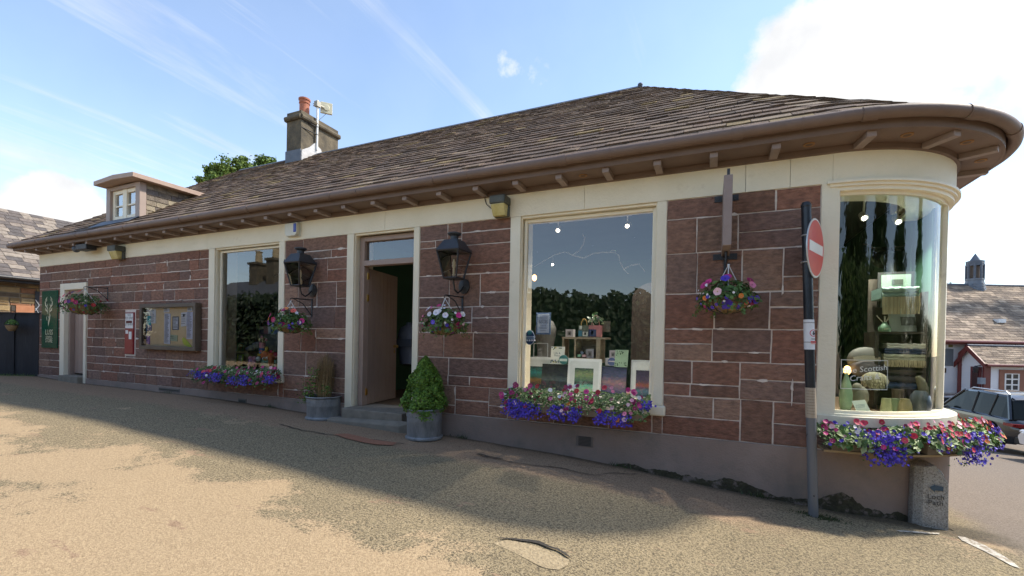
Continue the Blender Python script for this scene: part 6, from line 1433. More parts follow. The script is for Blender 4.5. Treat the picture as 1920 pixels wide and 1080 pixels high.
# ================================================================ OLD STONE COTTAGE AND FENCE AT THE LEFT
def rubble_panel(mb, O, U, wd, h, n, cols, holes=()):
    z = 0
    while z < h-.02:
        c = min(random.uniform(.08,.20), h-z); x = 0
        while x < wd:
            w = min(random.uniform(.2,.65), wd-x)
            if w > .03:
                k = random.choice(cols); e = n*(.012+random.random()*.02); g = .012
                P = [O+U*(x+g)+UPV*(z+g+random.uniform(0,.01)), O+U*(x+w-g)+UPV*(z+g), O+U*(x+w-g)+UPV*(z+c-g), O+U*(x+g)+UPV*(z+c-g-random.uniform(0,.01))]
                Q = [p.lerp(sum(P,Vector())/4,.06)+e for p in P]; mb.mesh(P+Q, [(4,5,6,7)]+[(i,(i+1)%4,4+(i+1)%4,4+i) for i in range(4)], k)
            x += w
        z += c
random.seed(17)
yA, yB = -4.2, 4.6; Xw = -20.0; g0 = .3; ze = atd(40,519,atd(40,519,1).x and 14).z
ze = atx(36,520,Xw+.45).z
t = thing('stone_cottage', 'old rubble stone cottage with a weathered slate roof behind the black fence', 'cottage', (Xw, 0, g0))
s = MB(); s.box(Xw-6, Xw-.001, yA, yB, g0-.3, ze); s.build('wall', mat('lime_mortar', (.20,.155,.10), (.28,.22,.15), 9, .95), t)
s = MB(); rubble_panel(s, Vector((Xw,yA,g0)), Vector((0,1,0)), yB-yA, ze-g0, Vector((1,0,0)), [(.22,.15,.07),(.16,.11,.06),(.07,.06,.05),(.30,.21,.10),(.12,.09,.06),(.26,.13,.07),(.34,.25,.13)]); s.build('rubble_facing', mat('rubble', (.8,.78,.75), (1.2,1.15,1.1), 7, .95, .8, 40, attr=True), t)
s = MB(); p, q = atx(30,572,Xw+.04), atx(64,609,Xw+.04); s.box(Xw-.02, Xw+.05, p.y, q.y, min(p.z,q.z)-.6, p.z, (.42,.19,.10)); s.build('red_sandstone_block', mat('red_stone', (.9,.85,.8), (1.1,1.1,1.1), 6, .9, .5, 40, attr=True), t)
p, q = atx(66,546,Xw+.04), atx(80,600,Xw+.04); s = MB(); s.box(Xw-.05, Xw+.045, p.y, q.y, q.z-.5, p.z, (.03,.03,.032)); wn = s.build('window', M['paint'], t)
s = MB(); zz_ = lerp(p.z,q.z,.45)
for k in range(4):
    za = lerp(p.z,q.z,.3+k*.3)
    for (y0,y1) in ((p.y,q.y),(q.y,p.y)): s.tube([(Xw+.06,y0,za),(Xw+.06,y1,za-.35)], .011, 6)
s.build('lattice', M['steel'], wn)
rf = MB(); EA, EB = Vector((Xw+.45,yA-.3,ze)), Vector((Xw+.45,yB+.25,ze)); H = 2.7; rx_ = -3.6
RA, RB = EA+Vector((rx_,0,H)), EB+Vector((rx_-.0,0,H)); nn = (EB-EA).cross(RA-EA).normalized(); nn = nn if nn.z > 0 else -nn
NRr = 19
for r in range(NRr):
    t0, t1 = r/NRr, min(1,(r+1.6)/NRr); y = EA.y-random.uniform(0,.3)
    while y < EB.y:
        w = random.uniform(.26,.44); ya, yb_ = max(y,EA.y), min(y+w,EB.y); y += w
        if yb_-ya < .03: continue
        P = lambda yy, tt_: Vector((lerp(EA.x,RA.x,tt_), yy, lerp(EA.z,RA.z,tt_)))
        k = random.choice([(.15,.135,.12),(.20,.18,.15),(.12,.11,.10),(.25,.23,.19),(.10,.095,.09)]); slate(rf, P(ya+.006,t0), P(yb_-.006,t0), P(ya+.006,t1), P(yb_-.006,t1), nn, .022, .003, k)
rf.poly([EA,EB,RB,RA],(.1,.1,.1)); rf.poly([RA,RB,RB+Vector((rx_,0,-H)),RA+Vector((rx_,0,-H))],(.2,.19,.18))
RF = rf.build('roof', M['slate'], t)
s = MB(); s.tube([EB+Vector((0,.0,.03)), RB+Vector((0,.0,.05))], .06, 8); s.build('verge_flashing', M['lead'], RF)
s = MB(); s.poly([(Xw-.001,yB,ze-.02),(Xw-6,yB,ze-.02),(Xw+.4+rx_,yB,ze+H-.1)]); s.build('gable', mat('gable_stone', (.16,.12,.08), (.28,.21,.13), 5, .95, .5, 20), t)
s = MB(); s.tube([EA+Vector((.05,0,-.03)), EB+Vector((.05,0,-.03))], .06, 10); s.box(Xw+.02, Xw+.42, yA-.2, yB+.2, ze-.16, ze-.06); s.build('gutter', M['black'], t)
# fence boards: one thing, each board a part
fa = atd(74,703,10.35); fdir = -_r.copy(); t = thing('board_fence', 'tall black vertical board fence beside the left end of the shop', 'fence', (fa.x, fa.y, gz(fa.x,fa.y)))
fm = mat('black_stain', (.012,.013,.017), (.03,.032,.038), 5, .75, .3, 30, stretch=(1,1,.2), c3=(.05,.05,.055), s3=3, t3=(.6,.8))
pos = Vector((fa.x, fa.y, 0)); fn = Vector((_f.x,_f.y,0)).normalized(); i = 0; ztop = atd(36,588,10.35).z
while i < 22:
    w = .285; c = pos+fdir*(w*(i+.5)); g = gz(c.x,c.y); c.z = (g-.05+ztop)/2+random.uniform(-.006,.006); s = MB(); s.obox(c+fn*(.012 if i % 2 else -.012), fdir, fn, (0,0,1), w/2+.014 if i % 2 else w/2-.004, .011, (ztop-g+.05)/2); s.build('board', fm, t); i += 1
s = MB(); s.obox(pos+fdir*3+Vector((0,0,ztop+.012)), fdir, fn, (0,0,1), 3.1, .045, .014); s.build('capping', fm, t)
c = atd(22,610,10.15); t = thing('wall_planter', 'small brown planter with green leaves hung on the black fence', 'planter', (c.x, c.y, c.z-.1))
s = MB(); s.lathe([(.07,-.13),(.13,-.08),(.17,.0),(.15,0),(.0,-.02)], c, 16, sy=.6); s.build('basket', M['coir'], t)
f = MB()
for i in range(220): d = rv(); leaf(f, c+Vector((d.x*.19, d.y*.09, .02+abs(d.z)*.11)), d+UPV, .045, random.choice(G2+G1))
f.build('foliage', M['leaf'], t)
s = MB(); s.tube([c, c+Vector((0,.05,.3))], .008, 5); s.build('hook', M['black'], t)
f = MB()
for i in range(900):
    u = random.uniform(0,4.5); p = pos+fdir*u-fn*random.uniform(.02,.22); h = random.uniform(.02,.09); g = gz(p.x,p.y); d = rv()*.03; f.mesh([(p.x-.004,p.y,g),(p.x+.004,p.y,g),(p.x+d.x,p.y+d.y,g+h)], [(0,1,2)], random.choice(G2))
struct(f.build('grass', M['leaf']), 'stuff')
# ================================================================ CHIMNEY AERIAL
mx_, my_ = -9.70, 3.76
t = thing('roof_aerial', 'pale pole aerial with a square dish strapped to the chimney', 'aerial', (mx_, my_, 6.55))
s = MB(); ztp = atx(592,186,mx_).z; s.tube([(mx_,my_,6.55),(mx_,my_,ztp)], .028, 10); s.build('mast', M['white'], t, smooth=True)
c = Vector((mx_+.02,my_+.28,ztp-.08)); s = MB(); dn_ = Vector((.75,-.66,0)).normalized(); dt_ = Vector((-dn_.y,dn_.x,0)); s.obox(c, dt_, dn_, (0,0,1), .15, .03, .15); s.lathe([(.085,.03),(.08,.05),(0,.052)], c, 18, axis=dn_); s.build('dish', mat('cream_plastic', (.60,.55,.38), (.66,.61,.44), 4, .5), t, bevel=.012)
s = MB(); s.box(mx_-.05,mx_+.06,my_-.07,my_+.06,ztp-.18,ztp-.04); s.tube([(mx_,my_,ztp-.11), c-dn_*.03], .03, 8); s.tube([(mx_-.10,my_-.06,ztp-.10),(mx_,my_,ztp-.10)], .012, 6); s.tube([(mx_-.10,my_-.06,ztp-.15),(mx_,my_,ztp-.15)], .012, 6); s.build('clamp', mat('clamp_metal', (.30,.28,.22), (.40,.37,.30), 8, .5, metal=.4), t)
s = MB()
for z in (6.95, 7.15): s.tube([(mx_,my_-.04,z),(mx_-.06,my_-.45,z+.02)], .012, 6); s.tube([(mx_-.03,my_-.03,z),(mx_+.035,my_-.03,z),(mx_+.035,my_+.03,z),(mx_-.03,my_+.03,z)], .008, 5)
s.tube([(mx_,my_,ztp-.55),(mx_+.0,my_+.12,ztp-.42),c+Vector((0,0,-.14))], .006, 5); s.build('strap', M['black'], t)
# ================================================================ WHITE COTTAGE WITH A LEAD CUPOLA (right distance)
random.seed(23)
RH = Vector((_r.x,_r.y,0)).normalized(); DH = Vector((-RH.y, RH.x, 0))
def cu(px, depth): return (px-960)/FPX*depth       # sideways metres at that depth
def cpnt(u, v, z): p = Vector((CAM.x,CAM.y,0))+RH*u+DH*v; p.z = z; return p
def cz(px, py, v): return atd(px, py, v).z
V0, VR = 19.4, 22.6
u0, u1 = cu(1690,V0), cu(2200,V0); zg = cpnt(cu(1800,V0),V0,0); zg = gz(zg.x, zg.y)
zev, zrd = cz(1800,640,V0-.3), cz(1860,536,VR)
t = thing('white_cottage', 'white cottage with dark red trim, mossy roof and small lead cupola', 'cottage', cpnt(cu(1850,V0),V0,zg))
def hb(mb, ua, ub, va, vb, za, zb2, col=None): mb.hexa([cpnt(ua,va,za),cpnt(ub,va,za),cpnt(ub,vb,za),cpnt(ua,vb,za),cpnt(ua,va,zb2),cpnt(ub,va,zb2),cpnt(ub,vb,zb2),cpnt(ua,vb,zb2)], col)
wht = mat('white_render', (.74,.75,.78), (.80,.81,.83), 2, .8, .1, 30); redp = mat('oxblood_paint', (.13,.022,.018), (.17,.03,.025), 4, .5)
s = MB(); hb(s, u0, u1, V0, V0+6.4, zg-.4, zev); s.build('wall', wht, t)
def slope(mb, ua, ub, va, vb, za, zb2, nr, cols, wd=.34):
    A, B, C_, D_ = cpnt(ua,va,za), cpnt(ub,va,za), cpnt(ub,vb,zb2), cpnt(ua,vb,zb2); n = (B-A).cross(D_-A).normalized(); n = n if n.z > 0 else -n
    for r in range(nr):
        t0, t1 = r/nr, min(1,(r+1.6)/nr); u = ua-random.uniform(0,.3)
        while u < ub:
            w = wd*random.uniform(.6,1.4); a, b_ = max(u,ua), min(u+w,ub); u += w
            if b_-a < .03: continue
            k = random.choice(cols); f_ = random.uniform(.8,1.2); P = lambda uu, tt_: cpnt(uu, lerp(va,vb,tt_), lerp(za,zb2,tt_)); slate(mb, P(a+.006,t0), P(b_-.006,t0), P(a+.006,t1), P(b_-.006,t1), n, .02, .003, tuple(q*f_ for q in k))
    mb.poly([A,B,C_,D_], (.2,.17,.13))
WC = [(.25,.205,.15),(.32,.265,.19),(.20,.165,.12),(.38,.32,.235),(.165,.135,.10)]
s = MB(); slope(s, u0, u1, V0-.35, VR, zev, zrd, 24, WC); s.poly([cpnt(u0,VR,zrd),cpnt(u1,VR,zrd),cpnt(u1,VR+3.5,zev),cpnt(u0,VR+3.5,zev)], (.25,.2,.15)); RF = s.build('roof', M['slate'], t)
s = MB(); s.tube([cpnt(u0,VR,zrd+.02), cpnt(u1,VR,zrd+.02)], .06, 8); s.build('ridge_flashing', M['lead'], RF)
s = MB(); vv = 20.2; zz_ = lerp(zev,zrd,(vv-V0+.35)/(VR-V0+.35)); hb(s, cu(1864,vv), cu(1878,vv), vv-.15, vv+.1, zz_-.05, zz_+.12); s.build('roof_vent', M['white'], RF)
s = MB(); s.tube([cpnt(u0,V0-.42,zev-.02), cpnt(u1,V0-.42,zev-.02)], .07, 8); hb(s, u0, u1, V0-.34, V0-.02, zev-.14, zev-.04); ud = cu(1802,V0-.15); s.tube([cpnt(ud+.15,V0-.35,zev-.06), cpnt(ud+.05,V0-.3,zev-.3), cpnt(ud,V0-.12,zev-.5), cpnt(ud,V0-.12,zg)], .075, 8); zj = cz(1810,679,V0); s.tube([cpnt(cu(1826,V0),V0-.15,zj+.1), cpnt(cu(1818,V0),V0-.15,zj), cpnt(ud,V0-.15,zj-.12)], .06, 8); s.build('gutter', redp, t)
s = MB(); hb(s, cu(1769,V0), cu(1786.5,V0), V0-.03, V0-.001, cz(1778,686,V0), cz(1778,654,V0), (.16,.18,.20)); s.build('window', M['paint'], t)
s = MB(); hb(s, cu(1778,V0), cu(1785,V0), V0-.03, V0-.001, cz(1780,651,V0), cz(1780,646.5,V0), (.20,.19,.07)); hb(s, cu(1769,V0), cu(1774,V0), V0-.03, V0-.001, cz(1772,699,V0), cz(1772,690,V0), (.10,.06,.02)); s.build('vent_plate', M['paint'], t)
# porch
VP, VQ = 18.3, V0-.001; PR = 18.85; zpe = cz(1850,683,VP-.15); zpr = cz(1870,649.5,PR); upl = cu(1846,VP)
s = MB(); hb(s, upl, cu(2100,VP), VP, VQ, zg-.4, zpe); s.mesh([cpnt(upl,VP,zpe), cpnt(upl,VQ,zpe), cpnt(upl,PR,zpr-.05)], [(0,1,2)]); PO = s.build('porch', wht, t)
s = MB(); slope(s, upl-.14, cu(2100,VP), VP-.18, PR, zpe, zpr, 9, WC); slope(s, upl-.14, cu(2100,VP), V0-.02, PR, zpe, zpr, 3, WC); s.build('porch_roof', M['slate'], PO)
s = MB(); s.tube([cpnt(upl-.15,PR,zpr+.03), cpnt(cu(2100,VP),PR,zpr+.03)], .04, 8); s.build('porch_ridge', M['lead'], PO)
s = MB()
for (va, vb) in ((VP-.2,PR),(V0-.03,PR)):
    s.hexa([cpnt(upl-.19,va,zpe-.18),cpnt(upl-.135,va,zpe-.18),cpnt(upl-.135,vb,zpr-.2),cpnt(upl-.19,vb,zpr-.2),cpnt(upl-.19,va,zpe+.02),cpnt(upl-.135,va,zpe+.02),cpnt(upl-.135,vb,zpr+.03),cpnt(upl-.19,vb,zpr+.03)])
s.tube([cpnt(upl-.12,VP-.23,zpe-.04), cpnt(cu(2100,VP),VP-.23,zpe-.04)], .055, 8)
hb(s, upl-.02, cu(1857.5,VP), VP-.03, VP+.05, zg-.3, zpe-.1); s.build('porch_trim', redp, PO)
s = MB(); ux = upl-.012
va, vb = 18.38, 18.80; s.hexa([cpnt(ux-.03,va,zg),cpnt(upl-.001,va,zg),cpnt(upl-.001,vb,zg),cpnt(ux-.03,vb,zg),cpnt(ux-.03,va,zpe-.12),cpnt(upl-.001,va,zpe-.12),cpnt(upl-.001,vb,zpe-.12),cpnt(ux-.03,vb,zpe-.12)]); dd = s.build('porch_door', redp, PO)
s = MB(); va, vb = 18.47, 18.72; s.hexa([cpnt(ux-.05,va,zg),cpnt(ux-.031,va,zg),cpnt(ux-.031,vb,zg),cpnt(ux-.05,vb,zg),cpnt(ux-.05,va,zpe-.3),cpnt(ux-.031,va,zpe-.3),cpnt(ux-.031,vb,zpe-.3),cpnt(ux-.05,vb,zpe-.3)]); s.build('door_leaf', mat('dark_red_leaf', (.05,.012,.01), rough=.5), dd)
s = MB(); ha, hb_ = cu(1874,VP), cu(1921,VP); za_, zb2 = cz(1897,736,VP), cz(1897,693.5,VP)
for A in ((ha,ha+.20,za_-.2,zb2),(hb_-.2,hb_,za_-.2,zb2),(ha+.2,hb_-.2,zb2-.15,zb2)): hb(s, A[0], A[1], VP-.035, VP-.001, A[2], A[3])
s.build('window_surround', mat('sandstone_trim', (.24,.10,.06), (.30,.13,.08), 5, .7), PO)
s = MB(); ia, ib, iz0, iz1 = cu(1884,VP), cu(1912,VP), cz(1897,733,VP), cz(1897,699.5,VP); hb(s, ia, ib, VP-.012, VP-.001, iz0, iz1, (.02,.03,.04)); wn = s.build('window', mat('dark_pane', (.9,.9,.9), rough=.05, attr=True), PO)
s = MB()
for k in range(3): u = lerp(ia,ib-.06,k/2); hb(s, u, u+.06, VP-.03, VP-.013, iz0, iz1)
for k in range(4): z = lerp(iz0,iz1-.05,k/3); hb(s, ia+.06, ib-.06, VP-.028, VP-.0135, z, z+.05)
s.build('glazing_bars', M['white'], wn)
s = MB(); hb(s, cu(1834,VP), cu(1844,VP), VP-.12, VP-.0, cz(1840,720,VP), cz(1840,708,VP), (.22,.25,.29)); s.build('letterbox', M['paint'], PO)
s = MB(); c = cpnt(upl-.22,18.42,zpe-.20); s.lathe([(.05,-.16),(.10,.02),(.10,.04),(.03,.12),(0,.13)], c, 10); s.tube([c+Vector((0,0,.1)), cpnt(upl,18.44,zpe-.06)], .02, 6); s.build('porch_lamp', M['black'], PO)
# cupola
cc = cpnt(cu(1823.5,VR),VR,0); kpx = VR/FPX*.70; zA = lambda py: cz(1823,py,VR)
s = MB(); N8 = 8
def ring(r, z): return [Vector((cc.x+r*math.cos(g), cc.y+r*math.sin(g), z)) for g in [math.pi/8+i*math.pi/4 for i in range(8)]]
def frust(mb, r0, z0, r1, z1): mb.mesh(ring(r0,z0)+ring(r1,z1), [(i,(i+1)%8,8+(i+1)%8,8+i) for i in range(8)]+[tuple(range(8,16)), tuple(range(7,-1,-1))])
frust(s, 25*kpx, zA(556), 17.5*kpx, zA(525)); frust(s, 19*kpx, zA(526), 19*kpx, zA(523)); 
for k in range(5):
    z = lerp(zA(552), zA(528), k/5)
    rr_ = lerp(24.5,18,k/5)*kpx*1.02
    for i in range(8):
        g0 = math.pi/8+i*math.pi/4; g1 = g0+math.pi/4; A_, B_ = Vector((cc.x+rr_*math.cos(g0),cc.y+rr_*math.sin(g0),z)), Vector((cc.x+rr_*math.cos(g1),cc.y+rr_*math.sin(g1),z)); md = A_.lerp(B_,.5)+Vector((0,0,-.1)); s.tube([A_,md,B_], .018, 4)
CU = s.build('cupola', mat('dull_lead', (.13,.145,.17), (.21,.23,.26), 5, .6, metal=.15), t)
s = MB()
for p in ring(16.5*kpx, zA(524)): s.tube([p, Vector((p.x,p.y,zA(497)))], .05, 7)
for i in range(8):
    A_, B_ = ring(16.5*kpx, zA(503))[i], ring(16.5*kpx, zA(503))[(i+1)%8]; P = [A_.lerp(B_,.5+.5*math.cos(g))+Vector((0,0,.24*math.sin(g))) for g in [j*math.pi/8 for j in range(9)]]; s.tube(P, .035, 5)
s.build('arcade', M['lead'], CU)
s = MB(); frust(s, 11*kpx, zA(524), 11*kpx, zA(498)); s.build('louvre_core', mat('louvre', (.12,.09,.07), (.17,.13,.10), 6, .8), CU)
s = MB(); frust(s, 18*kpx, zA(499), 18*kpx, zA(491)); frust(s, 18.5*kpx, zA(491), 18.5*kpx, zA(490)); s.mesh(ring(12*kpx,zA(490))+[Vector((cc.x,cc.y,zA(475)))], [(i,(i+1)%8,8) for i in range(8)]); s.build('cupola_cap', M['lead'], CU)
# a tree out of frame on the right throws its shade over that roof
c1 = cpnt(cu(1880,21),21,zev+1.6)+SUN*8.5; c2 = cpnt(cu(1800,21),21,zev+1.5)+SUN*9.0; c3 = cpnt(cu(1905,20.6),20.6,zev+1.0)+SUN*9
tb = Vector((c1.x+1.2,c1.y+.6,0)); tb.z = gz(tb.x,tb.y)
tree('shade_tree', tb, [(c1,.45,.45,1.3),(c2,.35,.35,1.1),(c3,.4,.4,.7),(c1+Vector((2.4,.4,.5)),1.2,1.2,1.4)], 1500, .2, TG, 'broadleaf tree beside the white cottage shading its roof', seed=77)
# ================================================================ CARS
def car(loc, rot, L, Wd, H, paint, label, est=True, seed=1):
    t = thing('parked_car', label, 'car', loc, rot, group='cars parked beyond the corner'); w = Wd/2
    def loft(mb, st, closed=True):
        k = len(st[0]); vs = [p for s_ in st for p in s_]; fs = [(i*k+j, (i+1)*k+j, (i+1)*k+j+1, i*k+j+1) for i in range(len(st)-1) for j in range(k-1)]
        fs += [tuple(range(k)), tuple(range((len(st)-1)*k+k-1, (len(st)-1)*k-1, -1))]; mb.mesh(vs, fs)
    zb_ = H*.60
    S = [(0,.80,.40,.90),(.03,.90,.30,.98),(.10,.97,.26,1.0),(.30,1.0,.24,1.0),(.62,1.0,.24,.98),(.74,.99,.25,.95),(.86,.95,.27,.90),(.95,.86,.31,.80),(.99,.72,.36,.68)]
    body = MB(); st = []
    for f_, a, zl, zt in S:
        y = f_*L; a *= w; z1 = zb_*zt; st.append([(-a*.9,y,zl),(-a,y,zl+.14),(-a*1.0,y,lerp(zl,z1,.62)),(-a*.96,y,z1-.05),(-a*.86,y,z1),(0,y,z1+.03),(a*.86,y,z1),(a*.96,y,z1-.05),(a,y,lerp(zl,z1,.62)),(a,y,zl+.14),(a*.9,y,zl)])
    loft(body, st); B = body.build('body', paint, t, local=True, smooth=True)
    gl = MB(); st = []
    G = [(.035,.84,.66,0.02),(.10,.84,.68,.80),(.14,.85,.69,.97),(.35,.86,.70,1.0),(.52,.86,.69,.97),(.60,.86,.68,.80),(.74,.84,.80,0.02)]
    for f_, a, b_, h in G:
        y = f_*L; z0 = zb_-.02; z1 = lerp(zb_, H-.06, h); bb = lerp(a, b_, h); st.append([(-a*w,y,z0),(-bb*w,y,z1),(0,y,z1+.025*h),(bb*w,y,z1),(a*w,y,z0)])
    loft(gl, st); gl.build('windows', mat_carglass, t, local=True)
    rf = MB(); st = []
    for f_, b_, z1 in ((.10,.66,lerp(zb_,H-.06,.86)),(.14,.71,lerp(zb_,H,.93)),(.35,.72,H),(.50,.71,H-.02),(.545,.69,lerp(zb_,H,.90))): y = f_*L; st.append([(-b_*w,y,z1-.06),(-b_*w*.96,y,z1-.01),(0,y,z1+.03),(b_*w*.96,y,z1-.01),(b_*w,y,z1-.06)])
    loft(rf, st); rf.build('roof', paint, t, local=True, smooth=True)
    for sg_ in (-1,1):
        for f0, f1, r in ((.055,.13,.045),(.40,.40,.028),(.735,.54,.03),(.24,.225,.022)): pil = MB(); pil.tube([(sg_*.86*w,f0*L,zb_-.03),(sg_*.70*w,f1*L,H-.05)], r, 6); pil.build('window_pillar', mat_trim if r < .03 else paint, t, local=True)
    if est:
        for sg_ in (-1,1):
            r_ = MB(); r_.tube([(sg_*.66*w,.14*L,H-.03),(sg_*.66*w,.17*L,H+.045),(sg_*.66*w,.47*L,H+.04),(sg_*.66*w,.50*L,H-.02)], .018, 6); r_.build('roof_rail', M['steel'], t, local=True)
    for sg_ in (-1,1):
        for f_ in (.185,.80):
            wl = MB(); wl.lathe([(.24,-.10),(.35,-.10),(.365,-.06),(.365,.06),(.35,.10),(.24,.10)], (sg_*(w-.10), f_*L, .365), 26, axis=(sg_,0,0)); ty = wl.build('wheel', mat_tyre, t, local=True, smooth=True)
            rm = MB(); rm.lathe([(.245,.055),(.23,.075),(.20,.05),(.05,.07),(0,.075)], (sg_*(w-.10), f_*L, .365), 26, axis=(sg_,0,0)); rm.build('rim', mat_rim, ty, local=True)
            ar = MB(); ar.lathe([(.44,.0),(.385,.0)], (sg_*(w+.006), f_*L, .375), 26, axis=(sg_,0,0)); ar.build('wheel_arch', mat_trim, t, local=True)
        tl = MB(); tl.box(sg_*w*.55, sg_*w*.90, -.025, .08, zb_*.80, zb_*.89); tl.box(sg_*w*.90, sg_*w*.965, .0, .36, zb_*.81, zb_*.885); tl.build('tail_light', mat_tail, t, local=True)
        hl = MB(); hl.ball((sg_*w*.72,L*.955,zb_*.70), .16,.12,.06,10); hl.build('headlight', mat_lampglass, t, local=True, smooth=True)
        mr = MB(); mr.ball((sg_*(w+.10),.66*L,zb_+.06), .11,.06,.075,10); mr.build('door_mirror', paint, t, local=True, smooth=True)
        hd = MB()
        for f_ in (.32,.52): hd.tube([(sg_*(w+.012),f_*L,zb_*.78),(sg_*(w+.012),f_*L+.2,zb_*.79)], .016, 6)
        hd.build('door_handle', mat_rim, t, local=True)
    bp = MB(); bp.box(-w*.86, w*.86, -.05, .12, .34, .52); bp.build('bumper', mat_trim, t, local=True, bevel=.02)
    lb = MB(); lb.box(-w*.54, w*.54, -.022, .01, zb_*.845, zb_*.86); lb.build('light_bar', mat_tail, t, local=True)
    for sg_ in (-1,1): ch = MB(); ch.tube([(sg_*w*.80,-.055,.40),(sg_*w*.40,-.06,.40),(sg_*w*.36,-.06,.47),(sg_*w*.80,-.05,.50),(sg_*w*.80,-.055,.40)], .014, 6); ch.build('exhaust_trim', mat_rim, t, local=True); return t
mat_carglass = mat('car_glass', (.012,.016,.016), rough=.06, spec=.12); mat_tyre = mat('tyre', (.014,.014,.014), (.024,.024,.024), 20, .85); mat_rim = mat('chrome', (.60,.61,.63), rough=.15, metal=1); mat_trim = mat('black_trim', (.014,.015,.016), rough=.5)
mat_tail = mat('tail_red', (.20,.008,.010), rough=.3); mat_lampglass = mat('lamp_glass', (.45,.47,.50), rough=.1, coat=1)
def gl(x, y): return Vector((x, y, gz(x, y)))
car(gl(8.02,10.75), R(4), 4.7, 1.88, 1.58, mat('slate_grey_paint', (.016,.020,.027), (.020,.025,.032), 3, .25, metal=.3, coat=1), 'dark grey estate car with silver roof rails behind the corner flowers')
car(gl(6.80,9.0)+Vector((4.15,0,0)), R(92), 4.3, 1.8, 1.5, mat('white_car_paint', (.62,.62,.62), rough=.25, coat=1), 'white car just entering the right edge of the photo', est=False)
car(gl(9.3,18.6)+Vector((-.7,-1.2,0)), R(-8), 4.2, 1.75, 1.47, mat('black_car_paint', (.02,.02,.023), rough=.25, coat=1), 'black car with red tail lights half hidden behind the grey estate')
# ================================================================ OPPOSITE SIDE OF THE STREET (mirrored in the shop windows)
random.seed(31)
f = MB(); w_ = MB()
for i in range(26000):
    x = random.uniform(-26,3.5); top = 2.95+.4*noise.noise(Vector((x*.5,1,0)))+.45*noise.noise(Vector((x*1.7,4,0))); z = top*random.random()**.75; y = -8.6+random.uniform(-.8,.8)*(1-.3*z/top)
    leaf(f, Vector((x,y,gz(x,y)+z)), Vector((random.uniform(-.5,.5),.9,.5))+rv()*.5, random.uniform(.14,.26), random.choice([(.02,.036,.009),(.03,.05,.012),(.014,.026,.007)]))
for i in range(28): x = -26+i*1.05; w_.tube([(x,-8.6,gz(x,-8.6)-.1),(x+random.uniform(-.3,.3),-8.6,2.4)], [.07,.03], 6)
for i in range(3500): x = random.uniform(-26,3.5); leaf(f, Vector((x,-8.7+random.uniform(-.25,.25),gz(x,-8.6)+2.7*random.random())), Vector((random.uniform(-.3,.3),1,.2)), .5, (.008,.014,.005))
t = thing('hedge', 'tall dark hedge across the street mirrored in the large window', 'hedge', (-11,-8.6,0)); f.build('foliage', M['leaf'], t); w_.build('stems', M['bark'], t)
f = MB(); w_ = MB()
for i in range(24000):
    q = random.random()**.8; A_, B_ = (Vector((5.5,-10.5,0)), Vector((19,-4,0))) if i % 5 < 2 else (Vector((19,-4,0)), Vector((23.5,14.5,0))); p = A_.lerp(B_,q); top = 4.6+.9*noise.noise(Vector((q*9,3,0)))+.8*noise.noise(Vector((q*31,5,0))); z = top*random.random()**.75
    p += Vector((.44,-.9,0))*random.uniform(-1,1); leaf(f, Vector((p.x,p.y,gz(p.x,p.y)+z)), Vector((-.4,.9,.5))+rv()*.5, random.uniform(.2,.36), random.choice(TG[:3]))
for i in range(24): p = Vector((5.5,-10.5,0)).lerp(Vector((19,-4,0)),(i+.5)/12) if i < 12 else Vector((19,-4,0)).lerp(Vector((23.5,14.5,0)),(i-11.5)/12); w_.tube([(p.x,p.y,gz(p.x,p.y)-.1),(p.x,p.y,gz(p.x,p.y)+4.2)], [.09,.03], 6)
t = thing('hedge', 'tall leafy hedge along the side road mirrored in the curved window', 'hedge', (18,-4,-.8)); f.build('foliage', M['leaf'], t); w_.build('stems', M['bark'], t)
hx, hy = -31, -15.5; t = thing('gabled_house', 'slate roofed house with two tall chimneys mirrored in the small window', 'house', (hx,hy,.5))
s = MB(); s.box(hx-6, hx+6, hy-7, hy, -.5, 3.2); s.build('wall', mat('house_stone', (.13,.115,.10), (.19,.17,.15), 3, .9), t)
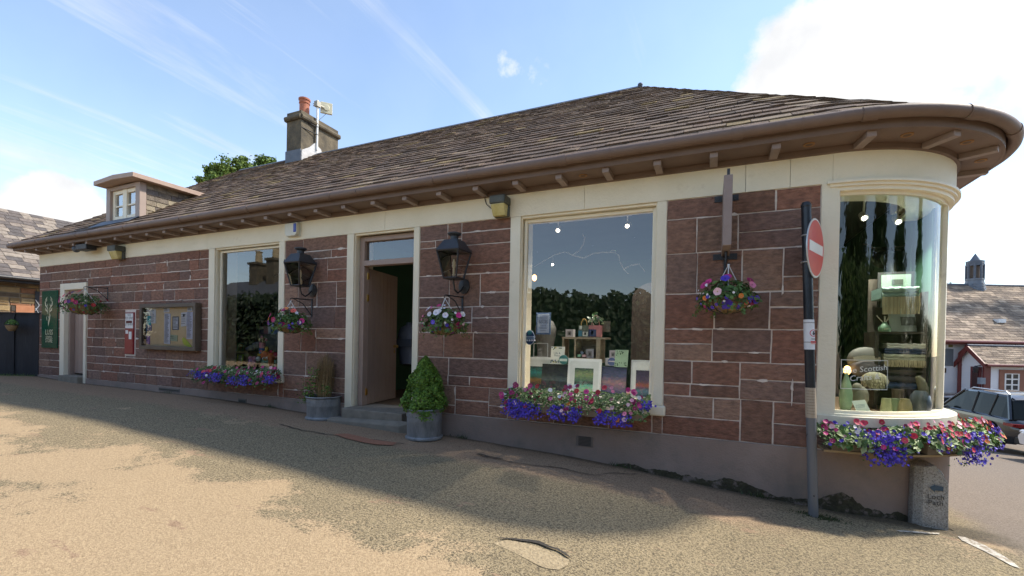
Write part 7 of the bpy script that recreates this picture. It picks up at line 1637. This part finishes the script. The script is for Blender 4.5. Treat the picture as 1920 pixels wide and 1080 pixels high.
s = MB(); s.prism([(hx-6.4,hy+.4,3.1),(hx+6.4,hy+.4,3.1),(hx+5.2,hy-3.5,5.9),(hx-5.2,hy-3.5,5.9)], (0,-.02,.12)); s.prism([(hx-6.4,hy-7.4,3.1),(hx+6.4,hy-7.4,3.1),(hx+5.2,hy-3.5,5.9),(hx-5.2,hy-3.5,5.9)], (0,.02,.12)); s.build('roof', mat('house_slate', (.07,.07,.075), (.11,.11,.115), 6, .6), t)
for cpx, cpy in ((481,497),(513,489)):
    q_ = at(cpx, cpy, 3.5-hy); x, zt = q_.x, q_.z
    s = MB(); s.box(x-.42, x+.42, hy-4.0, hy-3.0, 5.0, zt); s.box(x-.52, x+.52, hy-4.1, hy-2.9, zt, zt+.18); c_ = s.build('chimney', M['chim'], t)
    s = MB(); s.lathe([(.27,zt+.18),(.22,zt+1.0),(.28,zt+1.05),(.24,zt+1.1)], (x,hy-3.5,0), 12)
    s.build('chimney_pot', mat('buff_pot', (.42,.32,.18), rough=.8), c_)
for k, (x, y, h) in enumerate(((9,-12,15),(16,-10,13),(22,-5,16),(5,-20,14),(26,4,12),(13.5,-16,17))):
    tree('tall_conifer', (x,y,gz(x,y)), [((x,y,gz(x,y)+h*q),2.9*(1.2-q),2.9*(1.2-q),h*.17) for q in (.16,.32,.48,.64,.80,.93)], 1300, .5, [(.06,.10,.02),(.085,.13,.03),(.045,.08,.018)], ['tall dark conifer beyond the street mirrored in the curved window']*6 and 'tall dark conifer beyond the street mirrored in the curved window', group='conifers mirrored in the curved window', seed=60+k, trunk_r=.3)
# moss and weeds round the foot of the pole and along the wall
random.seed(91); f = MB()
for i in range(420):
    if i < 260: x, y = pb.x+random.gauss(.06,.10), pb.y+random.gauss(-.01,.035)
    else: x = random.choice((-6.4,-5.2,-2.9,-.9,.45,-9.1))+random.gauss(0,.07); y = -.035-random.random()*.04
    g = gz(x,y)+.004; h = random.uniform(.006,.022) if i < 260 else random.uniform(.015,.07); d = rv()*h*.7; f.mesh([(x-.005,y,g),(x+.005,y,g),(x+d.x,y+d.y-.004,g+h)], [(0,1,2)], random.choice([(.05,.07,.02),(.035,.05,.015),(.08,.10,.03)]))
struct(f.build('weeds', M['leaf']), 'stuff')
